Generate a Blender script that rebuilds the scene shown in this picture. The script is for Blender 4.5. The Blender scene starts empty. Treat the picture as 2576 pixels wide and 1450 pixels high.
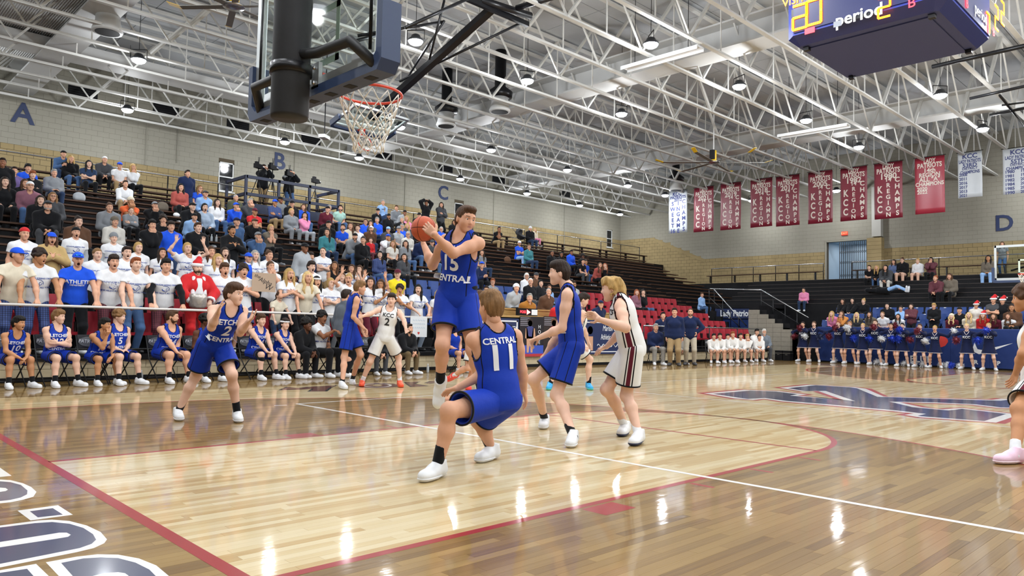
import bpy, math, random
import numpy as np
from mathutils import Vector, Matrix
from mathutils.bvhtree import BVHTree

random.seed(7)
scene = bpy.context.scene
COL = scene.collection
PI = math.pi

# ------------------------------------------------------------------ camera
CAM = np.array([-1.5477, -5.0058, 1.1434])
PITCH, ROLL, YAW, FPX = 0.0542, 0.0207, 0.7991, 1864.5
def _axes():
    cz, sz = math.cos(YAW), math.sin(YAW)
    f0 = np.array([cz, sz, 0.]); r0 = np.array([sz, -cz, 0.]); u0 = np.array([0., 0., 1.])
    f = math.cos(PITCH)*f0 + math.sin(PITCH)*u0
    u = -math.sin(PITCH)*f0 + math.cos(PITCH)*u0
    r = math.cos(ROLL)*r0 + math.sin(ROLL)*u
    u2 = -math.sin(ROLL)*r0 + math.cos(ROLL)*u
    return r, u2, f
CR, CU, CF = _axes()
def ray(px, py): return CF + CR*((px-1288.)/FPX) + CU*((725.-py)/FPX)
def at(px, py, axis, v):
    """the point of the place that the photograph shows at a pixel, on the plane axis = v"""
    d = ray(px, py); i = 'xyz'.index(axis)
    return CAM + d*((v-CAM[i])/d[i])
cam_data = bpy.data.cameras.new('camera')
cam_data.lens = FPX/2576.*36.; cam_data.sensor_width = 36.; cam_data.clip_end = 200.; cam_data.clip_start = .05
cam = bpy.data.objects.new('camera', cam_data); COL.objects.link(cam)
cam.matrix_world = Matrix(((CR[0], CU[0], -CF[0], CAM[0]), (CR[1], CU[1], -CF[1], CAM[1]), (CR[2], CU[2], -CF[2], CAM[2]), (0, 0, 0, 1)))
scene.camera = cam

# ------------------------------------------------------------------ world, exposure
world = bpy.data.worlds.new('world'); scene.world = world; world.use_nodes = True
world.node_tree.nodes['Background'].inputs[0].default_value = (.01, .012, .016, 1)
world.node_tree.nodes['Background'].inputs[1].default_value = 1.
vs = scene.view_settings
vs.view_transform = 'Standard'; vs.look = 'None'; vs.gamma = 1.0; vs.exposure = 0.5; vs.use_curve_mapping = False
LAMP_W = 115.0          # watts of each high-bay lamp

# ------------------------------------------------------------------ room dimensions (metres)
WY, FX = 26.1, 39.0      # long wall, far wall
NX, RY = -13.0, -26.1    # walls behind and to the side of the camera
CL = 26.0                # court length
ROOF, CHORD = 10.95, 8.85

# ------------------------------------------------------------------ helpers
def lin(c):
    if isinstance(c, str):
        c = c.lstrip('#'); c = [int(c[i:i+2], 16)/255. for i in (0, 2, 4)]
    return tuple((x/12.92 if x <= .04045 else ((x+.055)/1.055)**2.4) for x in c[:3])
MATS = {}
def mat(name, col='808080', rough=.6, metal=0., spec=.5, noise=0., nscale=8., bump=0., bscale=60., emit=None, estr=0., coat=0., trans=0., stretch=None, objcol=False, sheen=0.):
    if name in MATS: return MATS[name]
    m = bpy.data.materials.new(name); m.use_nodes = True; nt = m.node_tree; b = nt.nodes['Principled BSDF']
    c = lin(col)
    b.inputs['Base Color'].default_value = (*c, 1); b.inputs['Roughness'].default_value = rough; b.inputs['Metallic'].default_value = metal
    b.inputs['Specular IOR Level'].default_value = spec
    if coat: b.inputs['Coat Weight'].default_value = coat; b.inputs['Coat Roughness'].default_value = .08
    if sheen: b.inputs['Sheen Weight'].default_value = sheen
    if trans: b.inputs['Transmission Weight'].default_value = trans; b.inputs['IOR'].default_value = 1.05
    src = None
    if objcol:
        oi = nt.nodes.new('ShaderNodeObjectInfo'); src = oi.outputs['Color']; nt.links.new(src, b.inputs['Base Color'])
    tc = None
    if noise or bump:
        tc = nt.nodes.new('ShaderNodeTexCoord')
        co = tc.outputs['Object']
        if stretch:
            mp = nt.nodes.new('ShaderNodeMapping'); mp.inputs['Scale'].default_value = stretch; nt.links.new(co, mp.inputs[0]); co = mp.outputs[0]
    if noise:
        n = nt.nodes.new('ShaderNodeTexNoise'); n.inputs['Scale'].default_value = nscale; n.inputs['Detail'].default_value = 4; nt.links.new(co, n.inputs['Vector'])
        mr = nt.nodes.new('ShaderNodeMapRange'); mr.inputs[1].default_value = .3; mr.inputs[2].default_value = .7; mr.inputs[3].default_value = 1-noise; mr.inputs[4].default_value = 1+noise
        nt.links.new(n.outputs[0], mr.inputs[0])
        mx = nt.nodes.new('ShaderNodeMix'); mx.data_type = 'RGBA'; mx.blend_type = 'MULTIPLY'; mx.inputs[0].default_value = 1
        if src: nt.links.new(src, mx.inputs[6])
        else: mx.inputs[6].default_value = (*c, 1)
        nt.links.new(mr.outputs[0], mx.inputs[7]); nt.links.new(mx.outputs[2], b.inputs['Base Color'])
    if bump:
        n = nt.nodes.new('ShaderNodeTexNoise'); n.inputs['Scale'].default_value = bscale; n.inputs['Detail'].default_value = 3; nt.links.new(co, n.inputs['Vector'])
        bp = nt.nodes.new('ShaderNodeBump'); bp.inputs['Strength'].default_value = bump; bp.inputs['Distance'].default_value = .01
        nt.links.new(n.outputs[0], bp.inputs['Height']); nt.links.new(bp.outputs[0], b.inputs['Normal'])
    if emit: b.inputs['Emission Color'].default_value = (*lin(emit), 1); b.inputs['Emission Strength'].default_value = estr
    MATS[name] = m; return m

def tag(o, label=None, cat=None, group=None, kind=None):
    if label: o['label'] = label
    if cat: o['category'] = cat
    if group: o['group'] = group
    if kind: o['kind'] = kind
    return o
def link(name, data, parent=None, loc=None, rot=None):
    o = bpy.data.objects.new(name, data); COL.objects.link(o)
    if parent: o.parent = parent
    if loc is not None: o.location = loc
    if rot is not None: o.rotation_euler = rot
    return o
def empty(name, loc=(0, 0, 0), rz=0., label=None, cat=None, group=None, kind=None, parent=None):
    o = link(name, None, parent, loc, (0, 0, rz)); o.empty_display_size = .1
    return tag(o, label, cat, group, kind)

class MB:
    """collects shapes into one mesh"""
    def __init__(s): s.v = []; s.f = []; s.m = []
    def add(s, v, f, m=0):
        k = len(s.v); s.v += [tuple(map(float, p)) for p in v]; s.f += [tuple(i+k for i in q) for q in f]; s.m += [m]*len(f); return s
    def box(s, lo, hi, m=0):
        x0, y0, z0 = lo; x1, y1, z1 = hi
        return s.add([(x0, y0, z0), (x1, y0, z0), (x1, y1, z0), (x0, y1, z0), (x0, y0, z1), (x1, y0, z1), (x1, y1, z1), (x0, y1, z1)],
                     [(0, 3, 2, 1), (4, 5, 6, 7), (0, 1, 5, 4), (1, 2, 6, 5), (2, 3, 7, 6), (3, 0, 4, 7)], m)
    def bar(s, a, b, w, h=None, m=0, up=(0, 0, 1)):
        """a rectangular bar from a to b"""
        h = h or w; a = np.array(a, float); b = np.array(b, float); d = b-a; L = np.linalg.norm(d); d = d/max(L, 1e-9)
        u = np.array(up, float)
        if abs(d@u) > .95: u = np.array([1., 0, 0])
        sd = np.cross(d, u); sd /= np.linalg.norm(sd); u = np.cross(sd, d)
        V = []
        for p in (a, b):
            for i, j in ((-1, -1), (1, -1), (1, 1), (-1, 1)): V.append(p+sd*i*w/2+u*j*h/2)
        return s.add(V, [(0, 3, 2, 1), (4, 5, 6, 7), (0, 1, 5, 4), (1, 2, 6, 5), (2, 3, 7, 6), (3, 0, 4, 7)], m)
    def tube(s, pts, r, n=8, m=0, closed=False, cap=True):
        pts = [np.array(p, float) for p in pts]; N = len(pts); R = r if hasattr(r, '__len__') else [r]*N
        V = []; prev = None
        for i, p in enumerate(pts):
            if closed: d = pts[(i+1) % N]-pts[i-1]
            else: d = pts[min(i+1, N-1)]-pts[max(i-1, 0)]
            d = d/max(np.linalg.norm(d), 1e-9)
            if prev is None:
                u = np.array([0, 0, 1.]) if abs(d[2]) < .9 else np.array([1., 0, 0])
                sd = np.cross(d, u)
            else: sd = prev-d*(prev@d)
            sd = sd/max(np.linalg.norm(sd), 1e-9); prev = sd; u = np.cross(sd, d)
            for k in range(n):
                a = 2*PI*k/n; V.append(p+R[i]*(sd*math.cos(a)+u*math.sin(a)))
        F = []
        for i in range(N if closed else N-1):
            j = (i+1) % N
            for k in range(n): F.append((i*n+k, i*n+(k+1) % n, j*n+(k+1) % n, j*n+k))
        if cap and not closed: F += [tuple(range(n))[::-1], tuple((N-1)*n+k for k in range(n))]
        return s.add(V, F, m)
    def lathe(s, prof, n=20, c=(0, 0, 0), m=0):
        V = []; F = []; P = len(prof)
        for r, z in prof:
            for k in range(n): V.append((c[0]+r*math.cos(2*PI*k/n), c[1]+r*math.sin(2*PI*k/n), c[2]+z))
        for i in range(P-1):
            for k in range(n): F.append((i*n+k, i*n+(k+1) % n, (i+1)*n+(k+1) % n, (i+1)*n+k))
        F += [tuple(range(n))[::-1], tuple((P-1)*n+k for k in range(n))]
        return s.add(V, F, m)
    def prism(s, poly, d, m=0):
        """poly: list of 3-D points, d: extrusion vector"""
        n = len(poly); d = np.array(d, float); V = [np.array(p, float) for p in poly]; V += [p+d for p in V]
        return s.add(V, [tuple(range(n))[::-1], tuple(range(n, 2*n))]+[(i, (i+1) % n, n+(i+1) % n, n+i) for i in range(n)], m)
    def sphere(s, c, r, n=10, k=7, m=0, sc=(1, 1, 1)):
        V = [(c[0], c[1], c[2]-r*sc[2])]
        for i in range(1, k):
            t = -PI/2+PI*i/k
            for j in range(n): V.append((c[0]+r*sc[0]*math.cos(t)*math.cos(2*PI*j/n), c[1]+r*sc[1]*math.cos(t)*math.sin(2*PI*j/n), c[2]+r*sc[2]*math.sin(t)))
        V.append((c[0], c[1], c[2]+r*sc[2])); L = len(V)-1
        F = [(0, 1+(j+1) % n, 1+j) for j in range(n)]
        for i in range(k-2):
            for j in range(n): F.append((1+i*n+j, 1+i*n+(j+1) % n, 1+(i+1)*n+(j+1) % n, 1+(i+1)*n+j))
        F += [(L, 1+(k-2)*n+j, 1+(k-2)*n+(j+1) % n) for j in range(n)]
        return s.add(V, F, m)
    def mesh(s, name, mats, smooth=False):
        me = bpy.data.meshes.new(name); me.from_pydata(s.v, [], s.f)
        for m in (mats if isinstance(mats, (list, tuple)) else [mats]): me.materials.append(m)
        if any(s.m): me.polygons.foreach_set('material_index', s.m)
        if smooth: me.polygons.foreach_set('use_smooth', [True]*len(s.f))
        me.update(); return me
    def build(s, name, mats, parent=None, smooth=False, loc=None, rot=None):
        return link(name, s.mesh(name, mats, smooth), parent, loc, rot)

TMP = bpy.data.scenes.new('lettering_workbench')       # an empty side scene so that type is set quickly
def text_mesh(txt, size, extrude=.0, align='CENTER', font_shear=0., bold=.0, spacing=1., subdiv=0.):
    cu = bpy.data.curves.new('lettering', 'FONT'); cu.body = txt; cu.size = size; cu.extrude = extrude; cu.align_x = align; cu.align_y = 'CENTER'
    cu.shear = font_shear; cu.offset = bold; cu.space_character = spacing; cu.resolution_u = 3
    o = bpy.data.objects.new('lettering', cu); TMP.collection.objects.link(o)
    with bpy.context.temp_override(scene=TMP, view_layer=TMP.view_layers[0]): dg = bpy.context.evaluated_depsgraph_get()
    dg.update(); me = bpy.data.meshes.new_from_object(o.evaluated_get(dg)); bpy.data.objects.remove(o); bpy.data.curves.remove(cu)
    return me
def lettering(txt, size, m, parent, origin, right, up, extrude=.004, name='lettering', sx=1., **kw):
    """flat lettering standing on a surface: origin = centre, right/up = its directions"""
    me = text_mesh(txt, size, extrude, **kw); me.materials.clear(); me.materials.append(m)
    r = Vector(right).normalized(); u = Vector(up).normalized(); n = r.cross(u)
    o = link(name, me, parent)
    o.matrix_local = Matrix(((r.x*sx, u.x, n.x, origin[0]), (r.y*sx, u.y, n.y, origin[1]), (r.z*sx, u.z, n.z, origin[2]), (0, 0, 0, 1)))
    return o
def ordinal(n):
    w = ['first', 'second', 'third', 'fourth', 'fifth', 'sixth', 'seventh', 'eighth', 'ninth', 'tenth', 'eleventh', 'twelfth', 'thirteenth', 'fourteenth', 'fifteenth',
         'sixteenth', 'seventeenth', 'eighteenth', 'nineteenth', 'twentieth', 'twenty-first', 'twenty-second', 'twenty-third', 'twenty-fourth', 'twenty-fifth', 'twenty-sixth']
    return w[n]
def pieces(boxes, name, material, parent, n_single, key, stuff_name):
    """boxes: list of (lo, hi[, material index]); the n_single that show largest become parts, the rest one part of kind stuff"""
    boxes = sorted(boxes, key=key)
    cache = {}
    for b in boxes[:n_single]:
        lo, hi = np.array(b[0]), np.array(b[1]); mi = b[2] if len(b) > 2 else 0
        sz = tuple((hi-lo).round(3)); k = (sz, mi)
        if k not in cache:
            cache[k] = MB().box((0, 0, 0), sz).mesh(name, material[mi] if isinstance(material, list) else material)
        link(name, cache[k], parent, lo)
    rest = MB()
    for b in boxes[n_single:]: rest.box(b[0], b[1], b[2] if len(b) > 2 else 0)
    if rest.v: tag(rest.build(stuff_name, material, parent), kind='stuff')
def seen_key(b):
    c = (np.array(b[0])+np.array(b[1]))/2; d = c-CAM; z = d@CF
    if z < .5: return 1e9
    x = 1288+FPX*(d@CR)/z; y = 725-FPX*(d@CU)/z
    out = max(0, -x, x-2576, -y, y-1450)
    return np.linalg.norm(d) + (1000 if out > 40 else 0)
# ================================================================== setting
# ---- floor: maple strips, stained by region, high gloss finish
def floor_material():
    m = bpy.data.materials.new('maple_floor'); m.use_nodes = True; nt = m.node_tree; N = nt.nodes; L = nt.links; b = N['Principled BSDF']
    geo = N.new('ShaderNodeNewGeometry'); sep = N.new('ShaderNodeSeparateXYZ'); L.new(geo.outputs['Position'], sep.inputs[0])
    def mth(op, a, c=None, clamp=False):
        n = N.new('ShaderNodeMath'); n.operation = op; n.use_clamp = clamp
        for i, v in enumerate((a, c)):
            if v is None: continue
            if isinstance(v, (int, float)): n.inputs[i].default_value = v
            else: L.new(v, n.inputs[i])
        return n.outputs[0]
    X, Y = sep.outputs[0], sep.outputs[1]
    xm = mth('SUBTRACT', CL/2, mth('ABSOLUTE', mth('SUBTRACT', X, CL/2)))      # distance from the nearer baseline
    ya = mth('ABSOLUTE', Y)
    court = mth('MULTIPLY', mth('GREATER_THAN', xm, 0.), mth('LESS_THAN', ya, 7.62))
    lane = mth('MULTIPLY', mth('LESS_THAN', xm, 5.79), mth('LESS_THAN', ya, 1.83))
    xk = mth('SUBTRACT', xm, 5.79); key = mth('LESS_THAN', mth('ADD', mth('MULTIPLY', xk, xk), mth('MULTIPLY', Y, Y)), 1.83**2)
    lane = mth('MULTIPLY', mth('MAXIMUM', lane, key), court)
    xa = mth('SUBTRACT', xm, 1.6); arc = mth('LESS_THAN', mth('ADD', mth('MULTIPLY', xa, xa), mth('MULTIPLY', Y, Y)), 6.02**2)
    strip = mth('MULTIPLY', mth('LESS_THAN', xm, 1.6), mth('LESS_THAN', ya, 6.02))
    three = mth('MULTIPLY', mth('MAXIMUM', arc, strip), court)
    light = mth('MAXIMUM', lane, mth('MULTIPLY', court, mth('SUBTRACT', 1., three)))
    att = N.new('ShaderNodeAttribute'); att.attribute_name = 'tone'
    tone = N.new('ShaderNodeSeparateColor'); L.new(att.outputs['Color'], tone.inputs[0])
    tc = N.new('ShaderNodeMapping'); tc.inputs['Scale'].default_value = (1.4, 85, 1); L.new(geo.outputs['Position'], tc.inputs[0])
    n1 = N.new('ShaderNodeTexNoise'); n1.inputs['Scale'].default_value = 1.; n1.inputs['Detail'].default_value = 6; n1.inputs['Roughness'].default_value = .65; L.new(tc.outputs[0], n1.inputs['Vector'])
    fig = mth('ADD', mth('MULTIPLY', tone.outputs[0], .6), mth('MULTIPLY', n1.outputs[0], .62))
    rl = N.new('ShaderNodeValToRGB'); rd = N.new('ShaderNodeValToRGB')
    for r, cs in ((rl, ((.12, '94733c'), (.36, 'b49764'), (.62, 'c3ae82'), (.95, 'cdbd98'))), (rd, ((.12, '4e3613'), (.36, '735524'), (.62, '836532'), (.95, '92753f')))):
        e = r.color_ramp.elements
        while len(e) < len(cs): e.new(.5)
        for i, (p, c) in enumerate(cs): e[i].position = p; e[i].color = (*lin(c), 1)
        L.new(fig, r.inputs[0])
    mx = N.new('ShaderNodeMix'); mx.data_type = 'RGBA'; L.new(light, mx.inputs[0]); L.new(rd.outputs[0], mx.inputs[6]); L.new(rl.outputs[0], mx.inputs[7])
    L.new(mx.outputs[2], b.inputs['Base Color'])
    b.inputs['Roughness'].default_value = .42; b.inputs['Specular IOR Level'].default_value = .15
    b.inputs['Coat Weight'].default_value = .7; b.inputs['Coat Roughness'].default_value = .055; b.inputs['Coat IOR'].default_value = 1.5
    tw = N.new('ShaderNodeMapping'); tw.inputs['Scale'].default_value = (3., 12., 1); L.new(geo.outputs['Position'], tw.inputs[0])
    n2 = N.new('ShaderNodeTexNoise'); n2.inputs['Scale'].default_value = 1.2; n2.inputs['Detail'].default_value = 2; L.new(tw.outputs[0], n2.inputs['Vector'])
    bp = N.new('ShaderNodeBump'); bp.inputs['Strength'].default_value = .06; bp.inputs['Distance'].default_value = .01; L.new(n2.outputs[0], bp.inputs['Height'])
    L.new(bp.outputs[0], b.inputs['Coat Normal'])
    return m
M_FLOOR = floor_material()
M_GAP = mat('floor_joint', '3a2a16', .6)
floor = MB().box((NX, RY, -.2), (FX, WY, -.004)).build('floor', M_GAP); tag(floor, 'glossy maple basketball court floor with painted lines', None, None, 'structure')
rng = np.random.RandomState(3)
def plank_rows():
    out = []; w = .0635
    y = -17.0
    while y < 10.6:
        x = -6.0 - rng.rand()*1.2
        while x < 31.:
            l = .45+rng.rand()*1.1; out.append((x, y, l, w, rng.rand())); x += l
        y += w
    return out
PL = plank_rows()
def pk(p):
    c = np.array([p[0]+p[2]/2, p[1]+p[3]/2, 0]); return seen_key((c, c))
PL.sort(key=pk)
def plank_mesh(ps, thick):
    V = []; F = []; T = []
    g = .0005
    for x, y, l, w, t in ps:
        k = len(V); V += [(x+g, y+g, 0), (x+l-g, y+g, 0), (x+l-g, y+w-g, 0), (x+g, y+w-g, 0)]; F.append((k, k+1, k+2, k+3)); T.append(t)
        if thick:
            V += [(x+g, y+g, -.004), (x+l-g, y+g, -.004), (x+l-g, y+w-g, -.004), (x+g, y+w-g, -.004)]
            F += [(k+4, k+5, k+1, k), (k+5, k+6, k+2, k+1), (k+6, k+7, k+3, k+2), (k+7, k+4, k, k+3)]; T += [t]*4
    me = bpy.data.meshes.new('plank'); me.from_pydata(V, [], F); me.materials.append(M_FLOOR)
    a = me.color_attributes.new('tone', 'FLOAT_COLOR', 'CORNER')
    c = np.repeat(np.array(T)**1.0, 4); c = np.stack([c, c, c, np.ones_like(c)], 1).astype(np.float32); a.data.foreach_set('color', c.ravel()); me.update()
    return me
for p in PL[:300]: link('floor_plank', plank_mesh([p], True), floor)
tag(link('floor_planks', plank_mesh(PL[300:], False), floor), kind='stuff')

# ---- painted court markings
M_RED = mat('court_red_paint', '8a1a1c', .45, coat=.3, spec=.2); M_WHT = mat('court_white_paint', 'efeeea', .35, coat=.8); M_NAVY = mat('court_navy_paint', '1c2650', .35, coat=.8)
M_MAROON = mat('court_maroon_paint', '6b3226', .35, coat=.8)
def strip_mesh(pts, w, z, closed=False):
    pts = [np.array(p[:2], float) for p in pts]; V = []; n = len(pts)
    for i, p in enumerate(pts):
        if closed: d = pts[(i+1) % n]-pts[i-1]
        else: d = pts[min(i+1, n-1)]-pts[max(i-1, 0)]
        d /= max(np.linalg.norm(d), 1e-9); s = np.array([-d[1], d[0]])*w/2
        V += [(*(p+s), z), (*(p-s), z)]
    F = [(2*i+1, 2*i+3, 2*i+2, 2*i) for i in range(n-1)]
    if closed: F.append((2*n-1, 1, 0, 2*n-2))
    return MB().add(V, F)
def line(name, pts, w, m, z=.0006, closed=False): return strip_mesh(pts, w, z, closed).build(name, m, floor)
line('baseline', [(-.03, -7.6), (-.03, 7.6)], .075, M_RED)
line('baseline', [(CL+.03, 7.6), (CL+.03, -7.6)], .075, M_RED)
for e in (0, 1):
    S = lambda x, y: (x if e == 0 else CL-x, y)
    for s in (-1, 1):
        line('lane_line', [S(0, s*1.85), S(5.79, s*1.85)], .06, M_RED)
        if e == 0:
            q = [S(2.13, s*1.9), S(2.44, s*1.9), S(2.44, s*2.1), S(2.13, s*2.1)]
            MB().add([(*p, .0006) for p in q], [(0, 1, 2, 3)]).build('lane_block', M_RED, floor)
            for x in (3.4, 4.32, 5.24): line('lane_tick', [S(x, s*1.9), S(x, s*2.1)], .045, M_RED)
    line('free_throw_line', [S(5.77, -1.83), S(5.77, 1.83)], .05, M_RED)
    line('key_arc', [S(5.79+1.85*math.cos(a), 1.85*math.sin(a)) for a in np.linspace(-PI/2, PI/2, 48)], .06, M_RED)
    line('three_point_line', [S(0, -6.02)]+[S(1.6+6.02*math.cos(a), 6.02*math.sin(a)) for a in np.linspace(-PI/2, PI/2, 96)]+[S(0, 6.02)], .05, M_RED)
VX, VY = 3.71, 4.76
line('volleyball_line', [(VX, VY), (VX, -VY)], .055, M_WHT, .0009); line('volleyball_line', [(VX, VY), (CL-VX, VY)], .055, M_WHT, .0009)
line('volleyball_line', [(9.82, VY), (9.82, -VY)], .05, M_WHT, .0009); line('volleyball_line', [(CL-VX, VY), (CL-VX, -VY)], .05, M_WHT, .0009)
line('volleyball_tick', [tuple(at(690, 1021, 'z', 0)[:2]), tuple(at(722, 1020, 'z', 0)[:2])], .05, M_WHT, .0009)
from mathutils.geometry import tessellate_polygon
def fill(name, pts, z, m):
    V = [Vector((p[0], p[1], 0)) for p in pts]; T = tessellate_polygon([V]); mb = MB()
    tri = []
    for a, b, c in T:
        n = (V[b]-V[a]).cross(V[c]-V[a]).z
        tri.append((a, b, c) if n > 0 else (a, c, b))
    return mb.add([(v.x, v.y, z) for v in V], tri).build(name, m, floor)
def zf(x0, y0, s, pts): return [at(x0+a/s, y0+b/s, 'z', 0)[:2] for a, b in pts]
LOGO = zf(1750, 930, 3.1186, [(100, 190), (405, 163), (640, 172), (760, 186), (835, 196), (770, 206), (1210, 246), (985, 168), (850, 172), (690, 146), (920, 122), (1230, 140), (1300, 150), (1450, 214), (2200, 238),
     (2360, 242), (2430, 234), (2540, 240), (2540, 304), (2380, 300), (2180, 276), (1870, 262), (1560, 256), (1740, 297), (1960, 318), (2090, 306), (2490, 352), (2310, 412), (1760, 372), (1690, 360), (1760, 348), (1560, 325), (1000, 275), (700, 250), (540, 228), (430, 236), (340, 228)])
line('center_logo_red_edge', LOGO, .42, M_RED, .0005, True); fill('center_logo', LOGO, .0008, M_NAVY); line('center_logo_white_edge', LOGO, .17, M_WHT, .0011, True)
def letter(outer, navy, inner=None):
    fill('baseline_lettering_edge', zf(0, 1200, 5.7244, outer), .0006, M_WHT); fill('baseline_lettering', zf(0, 1200, 5.7244, navy), .0010, M_NAVY)
    if inner: fill('baseline_lettering_inset', zf(0, 1200, 5.7244, inner), .0014, M_WHT)
letter([(-700, 80), (0, 42), (150, 50), (330, 95), (450, 150), (525, 220), (480, 290), (330, 335), (150, 370), (0, 385), (-700, 480)], [(-650, 110), (0, 68), (150, 80), (300, 120), (395, 200), (390, 255), (300, 300), (150, 335), (0, 352), (-650, 440)], [(-600, 240), (0, 160), (80, 165), (115, 190), (80, 210), (0, 222), (-600, 300)])
letter([(250, 490), (835, 412), (1050, 550), (440, 632)], [(430, 500), (760, 455), (905, 548), (545, 588)])
letter([(-700, 800), (0, 705), (550, 632), (750, 620), (1000, 640), (1250, 705), (1450, 800), (1540, 905), (1500, 960), (1350, 1030), (1100, 1090), (0, 1310), (-700, 1450)], [(-650, 825), (0, 735), (500, 672), (750, 655), (1000, 680), (1200, 740), (1340, 830), (1385, 910), (1320, 970), (1150, 1030), (0, 1258), (-650, 1390)],
       [(-600, 1030), (0, 945), (700, 835), (850, 810), (960, 810), (1020, 840), (980, 870), (800, 900), (0, 1022), (-600, 1110)])
letter([(660, 1235), (1100, 1155), (1400, 1120), (1700, 1125), (2000, 1180), (2250, 1280), (2430, 1431), (2600, 1700), (1100, 1700)], [(880, 1245), (1200, 1180), (1450, 1165), (1700, 1175), (1950, 1240), (2150, 1340), (2240, 1431), (2400, 1650), (1240, 1650)], [(1300, 1445), (1500, 1395), (1700, 1380), (1800, 1395), (1850, 1431), (1900, 1520), (1420, 1560)])
letter([(-500, 1440), (0, 1350), (520, 1258), (700, 1431), (900, 1700), (-500, 1700)], [(-450, 1470), (0, 1388), (390, 1330), (480, 1431), (650, 1660), (-450, 1660)])
fill('baseline_lettering_edge', zf(0, 950, 5.142, [(-300, 1180), (0, 1170), (152, 1275), (0, 1290), (-300, 1310)]), .0006, M_WHT)
SB = [[(345, 115), (440, 72), (560, 90), (700, 74), (1060, 52), (960, 88), (910, 128), (720, 132), (770, 96), (560, 106)], [(1960, 8), (2130, 3), (2060, 30), (2230, 60), (2040, 72), (2000, 40)], [(2230, 22), (2300, -4), (2420, -14), (2400, 8), (2260, 28)]]
for s in SB:
    P = zf(640, 960, 5.152, s); line('sideline_script_edge', P, .10, mat('court_black_paint', '17141a', .35, coat=.8), .0005, True); fill('sideline_script', P, .0008, M_MAROON)
ring = zf(640, 960, 5.152, [(1590+175*math.cos(a), 52+24*math.sin(a)) for a in np.linspace(0, 2*PI, 28)[:-1]])
line('sideline_script', ring, .34, M_MAROON, .0008, True); line('sideline_script_inset', ring, .05, M_WHT, .0011, True)

# ---- masonry walls
M_TAN = mat('tan_block', '94835f', .85, spec=.2, noise=.13, nscale=1.3, bump=.25, bscale=90); M_CREAM = mat('cream_painted_block', '8f8c80', .8, spec=.2, noise=.05, nscale=.7, bump=.15, bscale=70)
M_MORT = mat('mortar', '4c4232', .9); M_CMORT = mat('cream_mortar', 'a39d8e', .8)
M_BLK = mat('black_paint', '121215', .6, spec=.2, noise=.2, nscale=3); M_BLKM = mat('black_metal', '17181c', .35, metal=.3)
M_STEEL = mat('rail_steel', 'b9bbbd', .25, metal=.9)
M_BW = .4064; M_BH = .2032
def far_top(y):      # top of the tan wainscot on the far wall
    if y > 23.29: return 7.26
    if y > 19.49: return 5.65+(y-19.49)/(23.29-19.49)*1.61
    return 5.65
def wall(name, axis, pos, sgn, a0, a1, z0, z1, top, holes, label, n_single=300):
    """a wall of blocks lying in the plane axis = pos; sgn: direction into the room"""
    J, D = .012, .006
    t = MB()
    def B(lo_a, hi_a, lo_z, hi_z, d0, d1):
        p0, p1 = sorted((pos+sgn*d0, pos+sgn*d1))
        return ((lo_a, p0, lo_z), (hi_a, p1, hi_z)) if axis == 'y' else ((p0, lo_a, lo_z), (p1, hi_a, hi_z))
    # backing split around the openings
    cuts = sorted(holes)
    xs = [a0]+[v for h in cuts for v in (h[0], h[1])]+[a1]
    for i in range(0, len(xs), 2): t.box(*B(xs[i], xs[i+1], 0, ROOF, -.25, 0))
    for h in cuts:
        t.box(*B(h[0], h[1], 0, h[2], -.25, 0)); t.box(*B(h[0], h[1], h[3], ROOF, -.25, 0))
    w = t.build(name, M_MORT); tag(w, label, None, None, 'structure')
    tan = []; cream = []
    k = 0; z = z0
    while z < z1-.05:
        a = a0-(k % 2)*M_BW/2
        while a < a1:
            lo, hi = max(a, a0)+J/2, min(a+M_BW, a1)-J/2
            if hi-lo > .06:
                zc, ac = z+M_BH/2, (lo+hi)/2
                segs = [(lo, hi)]
                for h in cuts:
                    if z+M_BH > h[2] and z < h[3]:
                        segs = [s for q in segs for s in ((q[0], min(q[1], h[0])), (max(q[0], h[1]), q[1])) if s[1]-s[0] > .03]
                for s in segs:
                    tt = top(ac)
                    if zc < tt: tan.append(B(s[0], s[1], z+J/2, z+M_BH-J/2, 0, D))
                    else: cream.append(B(s[0]-J*.32, s[1]+J*.32, z+J/5, z+M_BH-J/5, 0, D*.7))
            a += M_BW
        z += M_BH; k += 1
    pieces(tan, 'block', M_TAN, w, min(n_single, 220), seen_key, 'tan_blocks'); pieces(cream, 'block', M_CREAM, w, 80 if n_single else 0, seen_key, 'cream_blocks')
    return w
WIN = [(11.2, 11.86, 6.72, 7.98), (24.22, 24.86, 6.72, 7.96), (37.5, 38.1, 6.72, 7.9)]
VENT = [5.945, 8.95, 11.95, 15.44, 19.5, 23.5, 27.45, 33.2]
wall_left = wall('wall_left', 'y', WY, -1, NX, FX, 5.28, ROOF, lambda a: 7.25, WIN, 'long block wall behind the tall bleachers, tan below and cream above')
DOOR = (9.85, 11.98, 4.0, 6.2)
wall_far = wall('wall_far', 'x', FX, -1, RY, WY, 1.62, ROOF, far_top, [DOOR], 'far end block wall behind the banners, tan below and cream above')
for nm, lo, hi, lb in (('wall_right', (NX, RY-.25, 0), (FX, RY, ROOF), 'plain cream side wall opposite the tall bleachers'), ('wall_near', (NX-.25, RY, 0), (NX, WY, ROOF), 'plain cream end wall behind the near basket')):
    tag(MB().box(lo, hi).build(nm, M_CREAM), lb, None, None, 'structure')
sb = [np.array([FX-.012, 23.29, 7.26]), np.array([FX-.012, 19.49, 5.65])]
MB().bar(sb[0]-np.array([0, 0, .11]), sb[1]-np.array([0, 0, .11]), .02, .2).build('sloped_tan_course', M_TAN, wall_far)
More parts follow.
